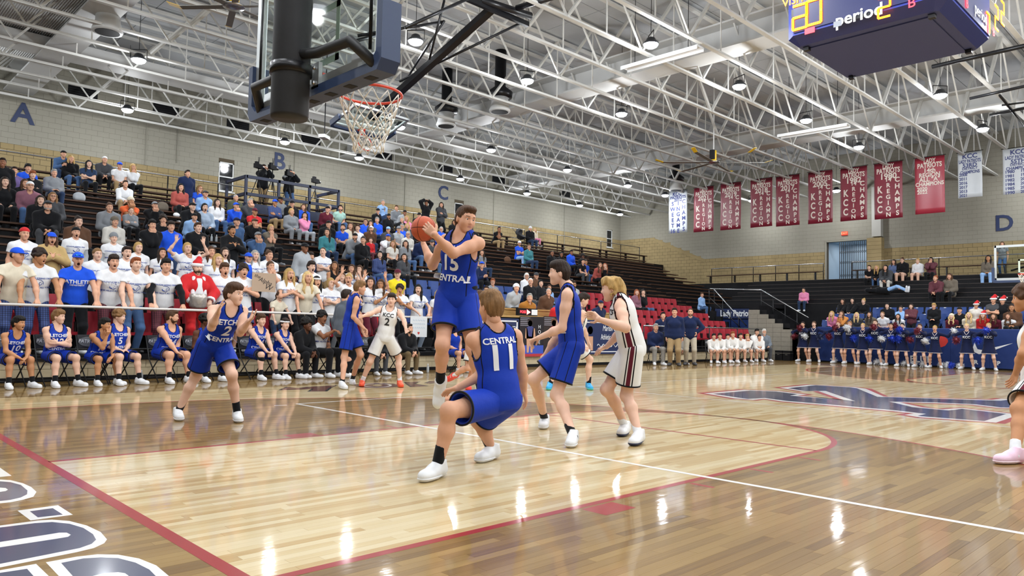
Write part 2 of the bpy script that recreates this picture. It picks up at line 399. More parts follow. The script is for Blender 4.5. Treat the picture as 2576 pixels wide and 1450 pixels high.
# pilaster next to the far doorway
mb = MB()
for i in range(11): mb.box((FX-.42, 9.0, 4.0+i*.2032), (FX-.001, 9.72, 4.0+i*.2032+.196))
tag(mb.build('pilaster', M_TAN), 'tan block pilaster beside the gated upper doorway', None, None, 'structure')
d = MB().box((FX-.34, 9.05, 6.3), (FX-.001, 9.5, 8.9)).build('trim_1', mat('grey_duct', 'a7a69f', .6)); tag(d, 'grey sheet metal duct dropping down the far wall', None, None, 'structure')
# windows
M_WFR = mat('window_frame_white', 'c9cac8', .5); M_PANE = mat('night_window_pane', '0a0d12', .06, spec=.8)
for i, (x0, x1, z0, z1) in enumerate(WIN):
    mb = MB(); y0, y1 = WY+.02, WY+.09; t = .05
    for lo, hi in (((x0, y0, z0), (x0+t, y1, z1)), ((x1-t, y0, z0), (x1, y1, z1)), ((x0, y0, z0), (x1, y1, z0+t)), ((x0, y0, z1-t), (x1, y1, z1)), ((x0, y0-.01, (z0+z1)/2-t/2), (x1, y1, (z0+z1)/2+t/2))): mb.box(lo, hi)
    w = mb.build('window_%d' % (i+1), M_WFR); tag(w, ['narrow night-dark sash window left of the camera platform', 'narrow night-dark sash window right of the letter C', 'narrow night-dark sash window nearest the far corner'][i], None, None, 'structure')
    for a, b in ((z0+t, (z0+z1)/2-t/2), ((z0+z1)/2+t/2, z1-t)): MB().box((x0+t, WY+.05, a), (x1-t, WY+.06, b)).build('pane', M_PANE, w)
    MB().box((x0-.05, WY-.06, z0-.05), (x1+.05, WY+.05, z0)).build('sill', M_WFR, w)
# high louvred vents
M_LOUV = mat('dark_louvre', '15161a', .5)
vm = MB()
for k in range(5): vm.add([(-.48, -.03, -.22+k*.088), (.48, -.03, -.22+k*.088), (.48, 0, -.15+k*.088), (-.48, 0, -.15+k*.088), (-.48, -.03, -.212+k*.088), (.48, -.03, -.212+k*.088), (.48, 0, -.142+k*.088), (-.48, 0, -.142+k*.088)], [(0, 1, 2, 3), (7, 6, 5, 4), (0, 4, 5, 1), (1, 5, 6, 2), (2, 6, 7, 3), (3, 7, 4, 0)])
slat = None
vb = MB().box((-.5, -.012, -.25), (.5, -.004, .25)).mesh('vent', mat('vent_shadow', '0b0b0d', .8)); one = MB(); one.v = vm.v[:8]; one.f = vm.f[:6]; one.m = [0]*6; slat = one.mesh('louvre', M_LOUV)
for i, x in enumerate(VENT):
    v = link('wall_vent', vb, None, (x, WY, 9.72)); tag(v, 'dark louvred wall vent under the roof, %s along from the letter A' % ordinal(i), 'vent', 'louvred vents high on the long wall')
    for k in range(5): link('louvre', slat, v, (0, -.012, k*.088))
# conduits
for x, z0 in ((8.25, 7.3), (9.45, 7.6), (14.65, 7.9), (20.85, 5.5), (27.1, 5.5), (33.2, 6.0)):
    c = MB().tube([(x, WY-.03, z0), (x, WY-.03, 9.0)], .018, 6).build('conduit', M_CREAM, wall_left)
# section letters
M_LET = mat('navy_letter', '1a2a50', .5)
for t, o, r in (('A', at(58, 288, 'y', WY-.022), (1, 0, 0)), ('B', at(703, 408, 'y', WY-.022), (1, 0, 0)), ('C', at(1115, 487, 'y', WY-.022), (1, 0, 0)), ('D', at(2526, 563, 'x', FX-.022), (0, -1, 0))):
    l = lettering(t, 1.04, M_LET, None, o, r, (0, 0, 1), .012, 'section_letter', bold=.02); tag(l, 'navy block letter %s painted high on the wall' % t, 'letter', 'section letters')

# ---- roof
M_DECK = mat('roof_deck', 'aeb1b4', .9, noise=.08, nscale=.8); M_JOIST = mat('joist_white', 'ccccc8', .6, noise=.05, nscale=2); M_DUCT = mat('duct_white', 'c2c3c2', .6)
ceil = MB().box((NX, RY, ROOF+.03), (FX, WY, ROOF+.2)).build('ceiling', mat('deck_seam', '4d4b46', .9)); tag(ceil, 'pale roof deck above the open joists', None, None, 'structure')
dk = []
for i in range(22):
    for j in range(43):
        x, y = NX+i*2.4, RY+j*1.219
        if x < FX-.1: dk.append(((x+.01, y+.01, ROOF), (min(x+2.39, FX), min(y+1.2, WY), ROOF+.03)))
pieces(dk, 'deck_panel', M_DECK, ceil, 220, seen_key, 'deck_panels')
PAN = 1.55
def joist(y, detail, label):
    j = empty('roof_joist', (0, y, CHORD), 0, label, None, 'roof joists', 'structure')
    key = 'jm'
    if key not in CACHE:
        c = MB(); 
        c.box((NX, -.062, -.05), (FX, -.007, -.035)); c.box((NX, .007, -.05), (FX, .062, -.035)); c.box((NX, -.02, -.035), (FX, -.008, .035)); c.box((NX, .008, -.035), (FX, .02, .035)); c.box((NX, -.062, -.0499), (FX, .062, -.042))
        CACHE[key] = c.mesh('bottom_chord', M_JOIST)
        t = MB(); t.box((NX, -.07, 1.95), (FX, .07, 2.02)); CACHE['jt'] = t.mesh('top_chord', M_JOIST)
        CACHE['wd'] = MB().bar((0, 0, 0), (PAN, 0, 1.95), .06, .1, up=(0, 1, 0)).mesh('web', M_JOIST)
        CACHE['wu'] = MB().bar((0, 0, 1.95), (PAN, 0, 0), .04, .045, up=(0, 1, 0)).mesh('web', M_JOIST)
        CACHE['wv'] = MB().bar((0, 0, 0), (0, 0, 1.95), .03, .03).mesh('web', M_JOIST)
    link('bottom_chord', CACHE['jm'], j); link('top_chord', CACHE['jt'], j)
    n = int((FX-NX)/PAN)
    if detail:
        for i in range(n):
            x = NX+i*PAN
            if x < 2 and y > -6 and x+PAN < -1: continue
            link('web', CACHE['wd' if i % 2 == 0 else 'wu'], j, (x, 0, 0))
            if i % 2 == 1: link('web', CACHE['wv'], j, (x, 0, 0))
    else:
        if 'wall' not in CACHE:
            w = MB()
            for i in range(n):
                x = NX+i*PAN
                if i % 2 == 0: w.bar((x, 0, 0), (x+PAN, 0, 1.95), .05, .075, up=(0, 1, 0))
                else: w.bar((x, 0, 1.95), (x+PAN, 0, 0), .04, .045, up=(0, 1, 0)); w.bar((x, 0, 0), (x, 0, 1.95), .03, .03)
            CACHE['wall'] = w.mesh('web', M_JOIST)
        tag(link('web', CACHE['wall'], j), kind='stuff')
    return j
CACHE = {}
JY = [25.25-1.524*i for i in range(33)]
for i, y in enumerate(JY):
    joist(y, -3 < y < 17.5, 'white open-web roof joist, %s out from the long wall' % (ordinal(i) if i < 26 else 'beyond the twenty-sixth'))
for i, (x, w) in enumerate(((3.9, .9), (17.4, .9), (28.3, .8))):
    g = MB().box((x-w/2, RY, 9.18), (x+w/2, WY, 9.24)).box((x-.02, RY, 9.24), (x+.02, WY, 9.9)).box((x-w/2, RY, 9.9), (x+w/2, WY, 9.95)).build('roof_girder', M_DUCT); tag(g, ['wide white girder across the roof above the near basket', 'wide white girder across the roof beside the scoreboard', 'wide white girder across the roof before the banners'][i], None, None, 'structure')
dct = MB().box((NX, 20.3, 9.2), (FX, 21.2, 9.55)).build('roof_duct', M_DUCT); tag(dct, 'long flat white duct running above the bleachers', 'duct')
# corrugated panel left
cg = MB(); n = 46
for i in range(n):
    x = 1.2+i*.06
    cg.add([(x, 11.0, 9.62), (x+.03, 11.0, 9.65), (x+.06, 11.0, 9.62), (x, 23.4, 9.62), (x+.03, 23.4, 9.65), (x+.06, 23.4, 9.62)], [(0, 3, 4, 1), (1, 4, 5, 2)])
tag(cg.build('corrugated_duct', M_DUCT), 'ribbed metal panel above the first joists near the letter A', 'duct')

# ---- the stands along the long wall
M_WOOD = mat('dark_bleacher_wood', '4a3325', .55, spec=.25, noise=.3, nscale=3, stretch=(.4, 6, 6)); M_WOODF = mat('pale_bleacher_edge', '6a4a31', .45, noise=.3, nscale=4, stretch=(.4, 6, 6))  # step nosings get a lighter brown than the planks
P_, R_ = .58, .234
def srow(k): return 22.38-P_*k, 5.67-R_*k            # front edge y and seat height of bleacher row k (0 = top)
NROW = 13
TY = lambda j: 10.49+.85*j                            # chair terraces
TZ = lambda j: .476+.34*j
base = MB()
for j in range(5): base.box((NX, TY(j), 0 if j == 0 else TZ(j)-.5), (29.4 if j else 29.2, TY(j+1) if j < 4 else 15.1, TZ(j)))
for k in range(NROW+1):
    y, z = srow(k); base.box((NX, y-P_+.27, z-.9), (36.0, y+.27, z-.44))
base.box((NX, 22.6, 4.9), (FX, WY, 5.45)).box((35.9, 14.9, 0), (36.0, 22.7, 2.2))
b = base.build('stand_long_side', M_BLK); tag(b, 'black stepped stand along the long wall', None, None, 'structure')
for k in range(NROW):   # sloping end panels under the rows
    y, z = srow(k); MB().box((35.9, y-.1, 0), (36.0, y+P_-.1, z-.44)).build('end_panel', M_BLK, b)
bl = empty('bleachers', (0, 0, 0), 0, 'dark brown wooden plank bleachers rising to the long wall', 'bleachers')
AIS = [(NX, 8.95), (10.05, 19.45), (20.25, 29.15), (29.95, 36.0)]
cache = {}
for k in range(NROW+1):
    y, z = srow(k)
    for (a, c) in AIS:
        n = max(1, round((c-a)/3.1)); l = (c-a)/n
        for i in range(n):
            x = a+i*l
            if x+l < -1: continue
            kk = round(l, 3)
            if kk not in cache:
                cache[kk] = (MB().box((0, 0, -.045), (l-.012, .25, 0)).mesh('seat_plank', M_WOOD), MB().box((0, 0, -.04), (l-.012, .24, 0)).mesh('foot_plank', M_WOOD))
            link('seat_plank', cache[kk][0], bl, (x, y, z)); link('foot_plank', cache[kk][1], bl, (x, y-.29, z-.40))
    for (a, c) in ((8.95, 10.05), (19.45, 20.25), (29.15, 29.95)):
        MB().box((a+.05, y-.34, z-.62), (c-.05, y-.02, z-.40)).build('aisle_step', M_BLK, bl); MB().box((a+.05, y-.36, z-.40), (c-.05, y-.2, z-.375)).build('step_nosing', M_WOODF, bl)
for i, (x0, x1) in enumerate(((NX+11, 3.2), (3.3, 9.0), (9.2, 15), (15.2, 21), (21.2, 25.3), (27.6, 33), (33.2, 37.4))):
    t = empty('aisle_bench', (0, 0, 0), 0, 'long dark plank bench before the upper rail, %s from the letter A end' % ordinal(i), 'bench', 'benches at the top rail')
    MB().box((x0, 22.72, 5.88), (x1, 22.97, 5.925)).build('seat', M_WOOD, t)
    for k in range(max(2, int((x1-x0)/1.5))+1):
        x = x0+.2+(x1-x0-.4)*k/max(2, int((x1-x0)/1.5)); MB().box((x-.025, 22.78, 5.45), (x+.025, 22.92, 5.88)).build('leg', M_BLKM, t)
def rail(name, pts_a, pts_b, z, h, n, label, top=M_BLKM, mids=(.5,), r=.024, parent=None, group='rails'):
    """pipe rail between two plan points: top rail, mid rails, posts"""
    a = np.array([*pts_a, 0.]); c = np.array([*pts_b, 0.]); t = empty(name, (0, 0, 0), 0, label, 'railing')
    MB().tube([a+[0, 0, z+h], c+[0, 0, z+h]], r, 8).build('top_rail', top, t, True)
    for m_ in mids: MB().tube([a+[0, 0, z+h*m_], c+[0, 0, z+h*m_]], r*.8, 6).build('mid_rail', M_BLKM, t, True)
    for i in range(n+1):
        p = a+(c-a)*i/n; MB().tube([p+[0, 0, z], p+[0, 0, z+h]], r*.95, 6).build('post', M_BLKM, t, True)
    return t
rail('aisle_rail', (-3, 23.05), (26.6, 23.05), 5.45, 1.0, 16, 'black pipe rail with bright top along the upper aisle', M_STEEL)
rail('aisle_rail', (27.3, 23.05), (37.0, 23.05), 5.45, 1.0, 5, 'short black pipe rail at the far end of the upper aisle', M_STEEL)

# front of the platform
fr = MB(); blocks = []
x = -4.0
for k, z in ((0, .08), (1, .23)):
    x = -4.0-(k % 2)*.2
    while x < 29.2:
        blocks.append(((x+.004, 10.478, z+.004), (min(x+.402, 29.2), 10.49, z+.146))); x += .4064
pf = MB().box((-13, 10.484, 0), (29.2, 10.5, .476)).build('wall_platform', mat('cream_mortar2', '8f8468', .8)); tag(pf, 'low cream block wall under the platform behind the team bench', None, None, 'structure')
pieces(blocks, 'block', mat('cream_glazed_block', 'cdbf9f', .4, noise=.05), pf, 150, seen_key, 'cream_blocks')
tag(MB().box((-13, 10.462, 0), (29.2, 10.49, .085)).build('baseboard_platform', M_BLK), 'black rubber baseboard along the low platform wall', None, None, 'structure')
tag(MB().box((-13, 10.43, .385), (29.2, 10.52, .478)).build('trim_2', M_BLK), 'black edge board of the platform', None, None, 'structure')
fr_rail = rail('platform_rail', (-3, 10.45), (12.9, 10.45), .478, .9, 8, 'white topped pipe rail in front of the cheering students', mat('white_pipe', 'd9d4cf', .3), (.12,), .026)
rail('platform_rail', (20.0, 10.45), (28.7, 10.45), .478, .85, 4, 'pipe rail before the red seats by the white team bench', M_STEEL, (.12,), .024)
# ================================================================== far stand, tunnel
M_PAD = mat('navy_wall_pad', '22366e', .55, spec=.2, noise=.05); M_STEP = mat('far_step_wood', '2b2320', .5, noise=.3, nscale=3)
FSX = lambda k: 36.2-.555*k
FSZ = lambda k: 3.96-.225*k
fs = MB()
for k in range(7): fs.box((FSX(k)-.0, -18, 0), (FSX(k)+.6, 14.85, FSZ(k)-.03))
fs.box((36.75, -22, 0), (FX, 22.6, 3.98))
for j in range(3): fs.box((29.75+.75*j, -18, 0), (29.75+.75*(j+1) if j < 2 else 32.9, 9.0, .95+.29*j))
fsb = fs.build('stand_far_end', M_BLK); tag(fsb, 'black stepped stand at the far end of the court', None, None, 'structure')
fb = empty('far_bleachers', (0, 0, 0), 0, 'black closed-riser bleachers at the far end above the blue seats', 'bleachers')
for k in range(7):
    for i in range(9):
        y0 = -9.4+3.4*i; y1 = min(y0+3.39, 14.85)
        if y1 > y0+.3: MB().box((FSX(k)-.02, y0, FSZ(k)-.03), (FSX(k)+.3, y1, FSZ(k))).build('step_plank', M_STEP, fb)
# padded wall
pw = empty('wall_pad', (29.6, 0, 0), 0, 'navy padded wall behind the cheerleaders', None, None, 'structure')
for i in range(14):
    y1 = 8.42-1.25*i; MB().box((-.06, y1-1.245, .06), (.08, y1, 1.45)).build('pad_panel', M_PAD, pw)
MB().box((-.03, 8.42-17.5, 0), (.08, 8.42, .06)).build('base_strip', M_BLK, pw); MB().box((-.05, 8.42-17.5, 1.45), (.1, 8.42, 1.475)).build('cap_strip', mat('pad_cap', '3a4d86', .4), pw)
M_WP = mat('white_print', 'e8ebee', .5)
def flatpoly(name, px, plane, v, m, parent, th=.004, n=(-1, 0, 0)):
    P = [at(x, y, plane, v) for x, y in px]; T = tessellate_polygon([[Vector(p) for p in P]]); mb = MB(); nn = Vector(n)
    tri = []
    for a, b_, c_ in T:
        q = (Vector(P[b_])-Vector(P[a])).cross(Vector(P[c_])-Vector(P[a]))
        tri.append((a, b_, c_) if q.dot(nn) > 0 else (a, c_, b_))
    return mb.add(P, tri).build(name, m, parent)
Z4 = lambda pts: [(1950+a/4.115, 760+c/4.115) for a, c in pts]
def onpad(name, pts, m): 
    o = flatpoly(name, Z4(pts), 'x', 29.535, m, None); o.parent = pw; o.location = (-29.6, 0, 0); return o
onpad('tick_emblem', [(2065, 415), (2048, 470), (2062, 520), (2110, 542), (2200, 525), (2462, 427), (2280, 468), (2150, 500), (2095, 490), (2078, 455)], M_WP)
onpad('red_oval_emblem', [(1690, 345), (1740, 350), (1785, 385), (1790, 415), (1760, 455), (1720, 470), (1690, 460)], mat('red_print', 'c8372f', .5))
for t, x, y, s in (('BLUE', 2316, 905, .34), ('R', 2455, 912, .2), ('P', 2512, 915, .2)):
    p = at(x, y, 'x', 29.53); o = lettering(t, s, M_WP, pw, p-np.array([29.6, 0, 0]), (0, -1, 0), (0, 0, 1), .002, bold=.008)
# stepped block wall and stair to the landing, tunnel with sign
M_GBLK = mat('pale_grey_block', '8d877a', .8, noise=.06)
st = empty('wall_stair', (0, 0, 0), 0, 'stepped grey block wall at the foot of the corner stair', None, None, 'structure')
prof = [(9.63, 1.34), (10.05, 1.6), (10.43, 1.8), (10.73, 2.0), (11.15, 2.2)]
ends = [10.05, 10.43, 10.73, 11.15, 11.6]
for (y0, zt), y1 in zip(prof, ends):
    z = 0
    while z < zt-.02:
        h = min(.2, zt-z); MB().box((29.6, y0+.004, z+.004), (29.8, y1-.004, z+h-.002)).build('block', M_GBLK, st); z += h
sr = empty('corner_stair', (0, 0, 0), 0, 'black corner stair rising beside the tunnel', 'stair')
for i in range(7): MB().box((29.85, 9.05+.36*i, 0), (31.4, 11.7, 1.0+.2*(i+1))).build('step', M_BLK, sr)
for i in range(7): MB().box((29.85, 11.8+.33*i, 0), (30.0, 12.1+.33*i, .9+.25*i)).build('step', M_BLK, sr)
hr = empty('stair_handrail', (0, 0, 0), 0, 'bright sloping handrails of the corner stair over the tunnel', 'railing')
def R3(px, py): return at(px, py, 'x', 30.4)
for nm, a, c in (('handrail', (1795, 727), (1878, 821)), ('handrail', (1915, 730), (2034, 800)), ('handrail', (1786, 727), (1915, 730))): MB().tube([R3(*a), R3(*c)], .026, 8).build(nm, M_STEEL, hr, True)
for a, c in (((1786, 750), (1868, 830)), ((1915, 757), (2010, 815))): MB().tube([R3(*a), R3(*c)], .02, 6).build('mid_rail', M_BLKM, hr, True)
for x, y0, y1 in ((1784, 727, 800), (1797, 728, 800), (1818, 752, 815), (1838, 776, 830), (1858, 799, 845), (1915, 730, 800), (1945, 748, 815), (1975, 766, 830), (2005, 784, 845)): MB().tube([R3(x, y0), R3(x, y1)], .02, 6).build('post', M_BLKM, hr, True)
ld = MB().box((31.55, 11.4, 2.35), (33.6, 15.2, 2.55)).box((31.6, 11.4, 0), (31.7, 15.2, 2.35)).box((31.55, 14.4, 0), (33.6, 15.2, 2.35)).build('landing', M_BLK); tag(ld, 'black landing over the tunnel mouth', None, None, 'structure')
M_NSIGN = mat('navy_sign', '1b2a55', .5)
sg = empty('tunnel_sign', (31.5, 13.24, 2.08), 0, 'navy sign reading Lady Patriots above the tunnel door', 'sign')
MB().box((-.02, -1.15, -.24), (.02, 1.15, .24)).build('board', M_NSIGN, sg)
lettering('Lady Patriots', .42, M_WP, sg, (-.026, 0, 0), (0, -1, 0), (0, 0, 1), .003, bold=.012, sx=.78)
dr = empty('door_1', (31.56, 13.1, 0), 0, 'navy double door under the tunnel sign', None, None, 'structure')
for y in (-.92, .02): MB().box((-.02, y, 0), (.03, y+.9, 1.8)).build('leaf', M_PAD, dr)
MB().box((-.04, -.5, 1.0), (-.02, .5, 1.04)).build('push_bar', M_STEEL, dr)
# railings of the far stand
rail('far_rail', (36.7, 17.7), (36.7, 11.2), 3.98, .85, 5, 'black pipe rail at the top of the far stand left of the gate', M_STEEL)
rail('far_rail', (36.7, 9.75), (36.7, -8), 3.98, .85, 9, 'black pipe rail at the top of the far stand right of the gate', M_STEEL)
for i, (y0, y1) in enumerate(((11.3, 17.8), (-4, 5.6), (5.9, 9.6))):
    t = empty('far_bench', (0, 0, 0), 0, ['long plank bench on the far stand left of the gate', 'long plank bench on the far stand behind the basket', 'short plank bench on the far stand right of the gate'][i], 'bench', 'far benches')
    MB().box((36.3, y0, 4.36), (36.55, y1, 4.4)).build('seat', M_WOOD, t)
    for k in range(5): y = y0+.2+(y1-y0-.4)*k/4; MB().box((36.36, y-.025, 3.98), (36.5, y+.025, 4.36)).build('leg', M_BLKM, t)
# gate in the far doorway
hall = MB().box((FX+.25, DOOR[0], 3.9), (FX+2.2, DOOR[1], 4.0)).box((FX+2.2, DOOR[0]-.3, 4), (FX+2.3, DOOR[1]+.3, 6.3)).box((FX+.25, DOOR[0]-.1, 4), (FX+2.2, DOOR[0], 6.3)).box((FX+.25, DOOR[1], 4), (FX+2.2, DOOR[1]+.1, 6.3)).box((FX+.25, DOOR[0], 6.25), (FX+2.2, DOOR[1], 6.35)).build('wall_corridor', mat('corridor_blue_grey', 'a9bccb', .7)); tag(hall, 'bluish lit corridor behind the folding gate', None, None, 'structure')
hl = bpy.data.lights.new('corridor_light', 'AREA'); hl.energy = 14; hl.size = .8; ho = link('corridor_light', hl, None, (FX+1.3, 10.9, 6.2))
gt = empty('folding_gate', (FX-.05, 9.85, 4.0), 0, 'black folding lattice gate across the upper doorway', 'gate')
for i in range(15): MB().box((-.012, .0+i*.1, 0), (.012, .03+i*.1, 2.15)).build('bar', M_BLKM, gt)
for z in (.25, .95, 1.5):
    gl = MB()
    for i in range(14):
        gl.bar((.0, .015+i*.1, z), (.0, .115+i*.1, z+.18), .012); gl.bar((.0, .015+i*.1, z+.18), (.0, .115+i*.1, z), .012)
    gl.build('lattice', M_BLKM, gt)
tag(MB().box((FX-.06, 9.85, 6.2), (FX+.02, 12.0, 6.28)).box((FX-.06, 11.98, 4.0), (FX+.02, 12.06, 6.28)).build('trim_3', M_CREAM), 'pale frame of the upper doorway', None, None, 'structure')
ex = empty('exit_sign', (FX-.05, 11.0, 6.62), 0, 'red lit EXIT sign above the gated doorway', 'sign')
MB().box((-.03, -.16, -.1), (.03, .16, .1)).build('box', mat('exit_box', '5a1a14', .5, emit='e0402a', estr=.8), ex); lettering('EXIT', .16, mat('exit_red', 'ff6a50', .5, emit='ff5a3c', estr=4.), ex, (-.034, 0, 0), (0, -1, 0), (0, 0, 1), .002)

# ================================================================== stadium seats
def seat_meshes(col, key):
    m = mat('seat_plastic_'+key, col, .4, spec=.25, noise=.04); d = mat('seat_matte_'+key, col, .5)  # second material keeps the seat colour, slightly rougher, unused
    bk = MB(); n = 6
    V = []
    for i in range(n+1):           # curved shell back
        a = (i/n-.5); x = a*.46; y = .10*(a*2)**2*-.35
        for z, off in ((.40, -.02), (.62, .02), (.83, .07)):
            V.append((x*(1. if z < .8 else .93), y+off+.2, z))
    F = [(i*3+j, i*3+j+1, i*3+j+4, i*3+j+3) for i in range(n) for j in range(2)]
    V2 = [(x, y+.035, z) for x, y, z in V]; k = len(V)
    bk.add(V+V2, F+[tuple(q+k for q in f[::-1]) for f in F]+[(0, 3*n, 3*n+k, k)[::-1]]+[(3*i+2, 3*i+2+k, 3*i+5+k, 3*i+5)[::-1] for i in range(n)]+[(0, k, k+1, 1), (1, k+1, k+2, 2), (3*n, 3*n+1, 3*n+1+k, 3*n+k), (3*n+1, 3*n+2, 3*n+2+k, 3*n+1+k)])
    pan = MB()
    pan.add([(-.215, -.22, .43), (.215, -.22, .43), (.23, .2, .39), (-.23, .2, .39), (-.2, -.2, .37), (.2, -.2, .37), (.22, .2, .34), (-.22, .2, .34)], [(0, 1, 2, 3), (7, 6, 5, 4), (0, 4, 5, 1), (1, 5, 6, 2), (2, 6, 7, 3), (3, 7, 4, 0)])
    leg = MB().box((-.24, .1, 0), (-.21, .2, .62)).box((.21, .1, 0), (.24, .2, .62)).box((-.24, .13, .3), (.24, .17, .34))
    return bk.mesh('backrest', m), pan.mesh('seat', m), leg.mesh('support', M_BLKM)
SEATS = {'red': seat_meshes('9c2632', 'red'), 'blue': seat_meshes('2a4480', 'blue')}
LBL = MB().box((-.05, .17, .79), (.03, .185, .82)).mesh('number_plate', mat('white_plate', 'd8dde2', .4))
def stadium_seat(col, x, y, z, rz, label, group):
    t = empty('stadium_seat', (x, y, z), rz, label, 'seat', group)
    bk, pn, lg = SEATS[col]
    link('backrest', bk, t); link('seat', pn, t); link('support', lg, t)
    return t
for j in range(5):
    for i in range(17):
        x = 20.5+.5*i
        if x < 28.6-.1*j: stadium_seat('red', x, TY(j)+.42, TZ(j), 0, 'red plastic seat, %s from the scorers end in the %s row by the white team' % (ordinal(i), ordinal(j)), 'red seats near the tunnel')
for j in range(1, 5):
    for i in range(19):
        x = 10.3+.5*i
        if j == 1 and x > 12.9: continue
        stadium_seat('blue', x, TY(j)+.42, TZ(j), 0, 'blue plastic seat, %s from the student end in the %s row behind the scorers' % (ordinal(i), ordinal(j)), 'blue seats behind the scorers')
for j in range(2):
    for i in range(19): stadium_seat('red', .2+.5*i, TY(j)+.55, TZ(j), 0, 'red plastic seat among the students, %s along in the %s row' % (ordinal(i), ordinal(j)), 'red seats of the student section')
for j in range(3):
    for i in range(20):
        y = 8.4-.52*i
        s = stadium_seat('blue', 30.25+.75*j, y, .95+.29*j, -PI/2, 'blue far-end seat, %s from the corner stair in the %s row' % (ordinal(i), ordinal(j)), 'blue seats of the far stand'); link('number_plate', LBL, s)

# ================================================================== high-bay lamps
M_LENS = mat('lamp_lens', 'ffffff', .3, emit='eef4ff', estr=26.)
lm_h = MB().lathe([(.2, .0), (.205, .04), (.14, .09), (.11, .16), (.08, .18)], 16).mesh('housing', mat('lamp_housing', '3a3c40', .4, metal=.5), True)
lm_l = MB().lathe([(.01, -.1), (.1, -.09), (.165, -.055), (.195, 0)], 18).mesh('lens', M_LENS)
lm_y = MB().bar((-.23, 0, .05), (-.23, 0, .3), .014).bar((.23, 0, .05), (.23, 0, .3), .014).bar((-.23, 0, .3), (.23, 0, .3), .02).mesh('yoke', M_BLKM)
lm_c = MB().tube([(0, 0, .3), (0, 0, 2.35)], .008, 5).mesh('cable', M_BLKM)
LAMPS = [(6.67, 23.2), (12.68, 23.2), (16.3, 23.3), (22.3, 23.4), (27.3, 23.6), (32.1, 23.9), (36.3, 24.1), (1.2, 23.2), (5.24, 17.5), (9.8, 17.6), (14.5, 17.7), (19.2, 17.75), (24.2, 17.9), (29.0, 18.0), (32.5, 18.1),
         (36.9, 15.3), (36.9, 10.6), (.6, 10.5), (9.83, 10.5), (14.0, 10.5), (18.63, 10.5), (0, 6.1), (4.7, 6.1), (9.4, 6.1), (14.15, 6.13), (18.67, 6.1), (23.5, 6.2), (28.45, 6.28), (36.9, 2.), (23.54, 2.0), (28.64, 2.07),
         (0, 2.), (4.7, 2.), (9.4, 2.), (18.6, 2.), (-4.6, 10.5), (-4.6, 6.1), (-4.6, 2.)]
LAMPS += [(x, y) for y in (-2.2, -6.3, -10.6, -17.7, -23.2) for x in (-6, -.5, 4.7, 9.4, 14.1, 18.7, 23.5, 28.5, 34.)]
LAMPS += [(x, y) for y in (17.7, 23.2) for x in (-9, -4)]
NAMED = {}
for i, (x, y) in enumerate(LAMPS):
    row = {23: 'above the long wall aisle', 24: 'above the long wall aisle', 17: 'above the upper bleachers', 18: 'above the upper bleachers', 15: 'near the far corner', 10: 'above the team bench sideline', 6: 'over the court short of its middle', 2: 'over the middle of the court'}.get(int(y+.001), 'behind or beside the camera')
    NAMED[row] = NAMED.get(row, 0)+1
    t = empty('high_bay_lamp', (x, y, 8.6), .3*i, 'round lit ceiling lamp %s, %s in its row' % (row, ordinal(min(25, NAMED[row]-1))) if y > 0 else 'round lit ceiling lamp beyond the camera side', 'lamp', 'high-bay ceiling lamps')
    link('housing', lm_h, t); link('lens', lm_l, t); link('yoke', lm_y, t); link('cable', lm_c, t)
    ld_ = bpy.data.lights.new('lamp_light', 'AREA'); ld_.shape = 'DISK'; ld_.size = .36; ld_.energy = LAMP_W*.4; ld_.color = (.94, .97, 1.)
    link('lamp_light', ld_, t, (0, 0, -.12))
    lp_ = bpy.data.lights.new('lamp_glow', 'POINT'); lp_.energy = LAMP_W*(.3 if (x, y) == (32.5, 18.1) else .88); lp_.shadow_soft_size = .14; lp_.color = (.94, .97, 1.); link('lamp_glow', lp_, t, (0, 0, -.3))

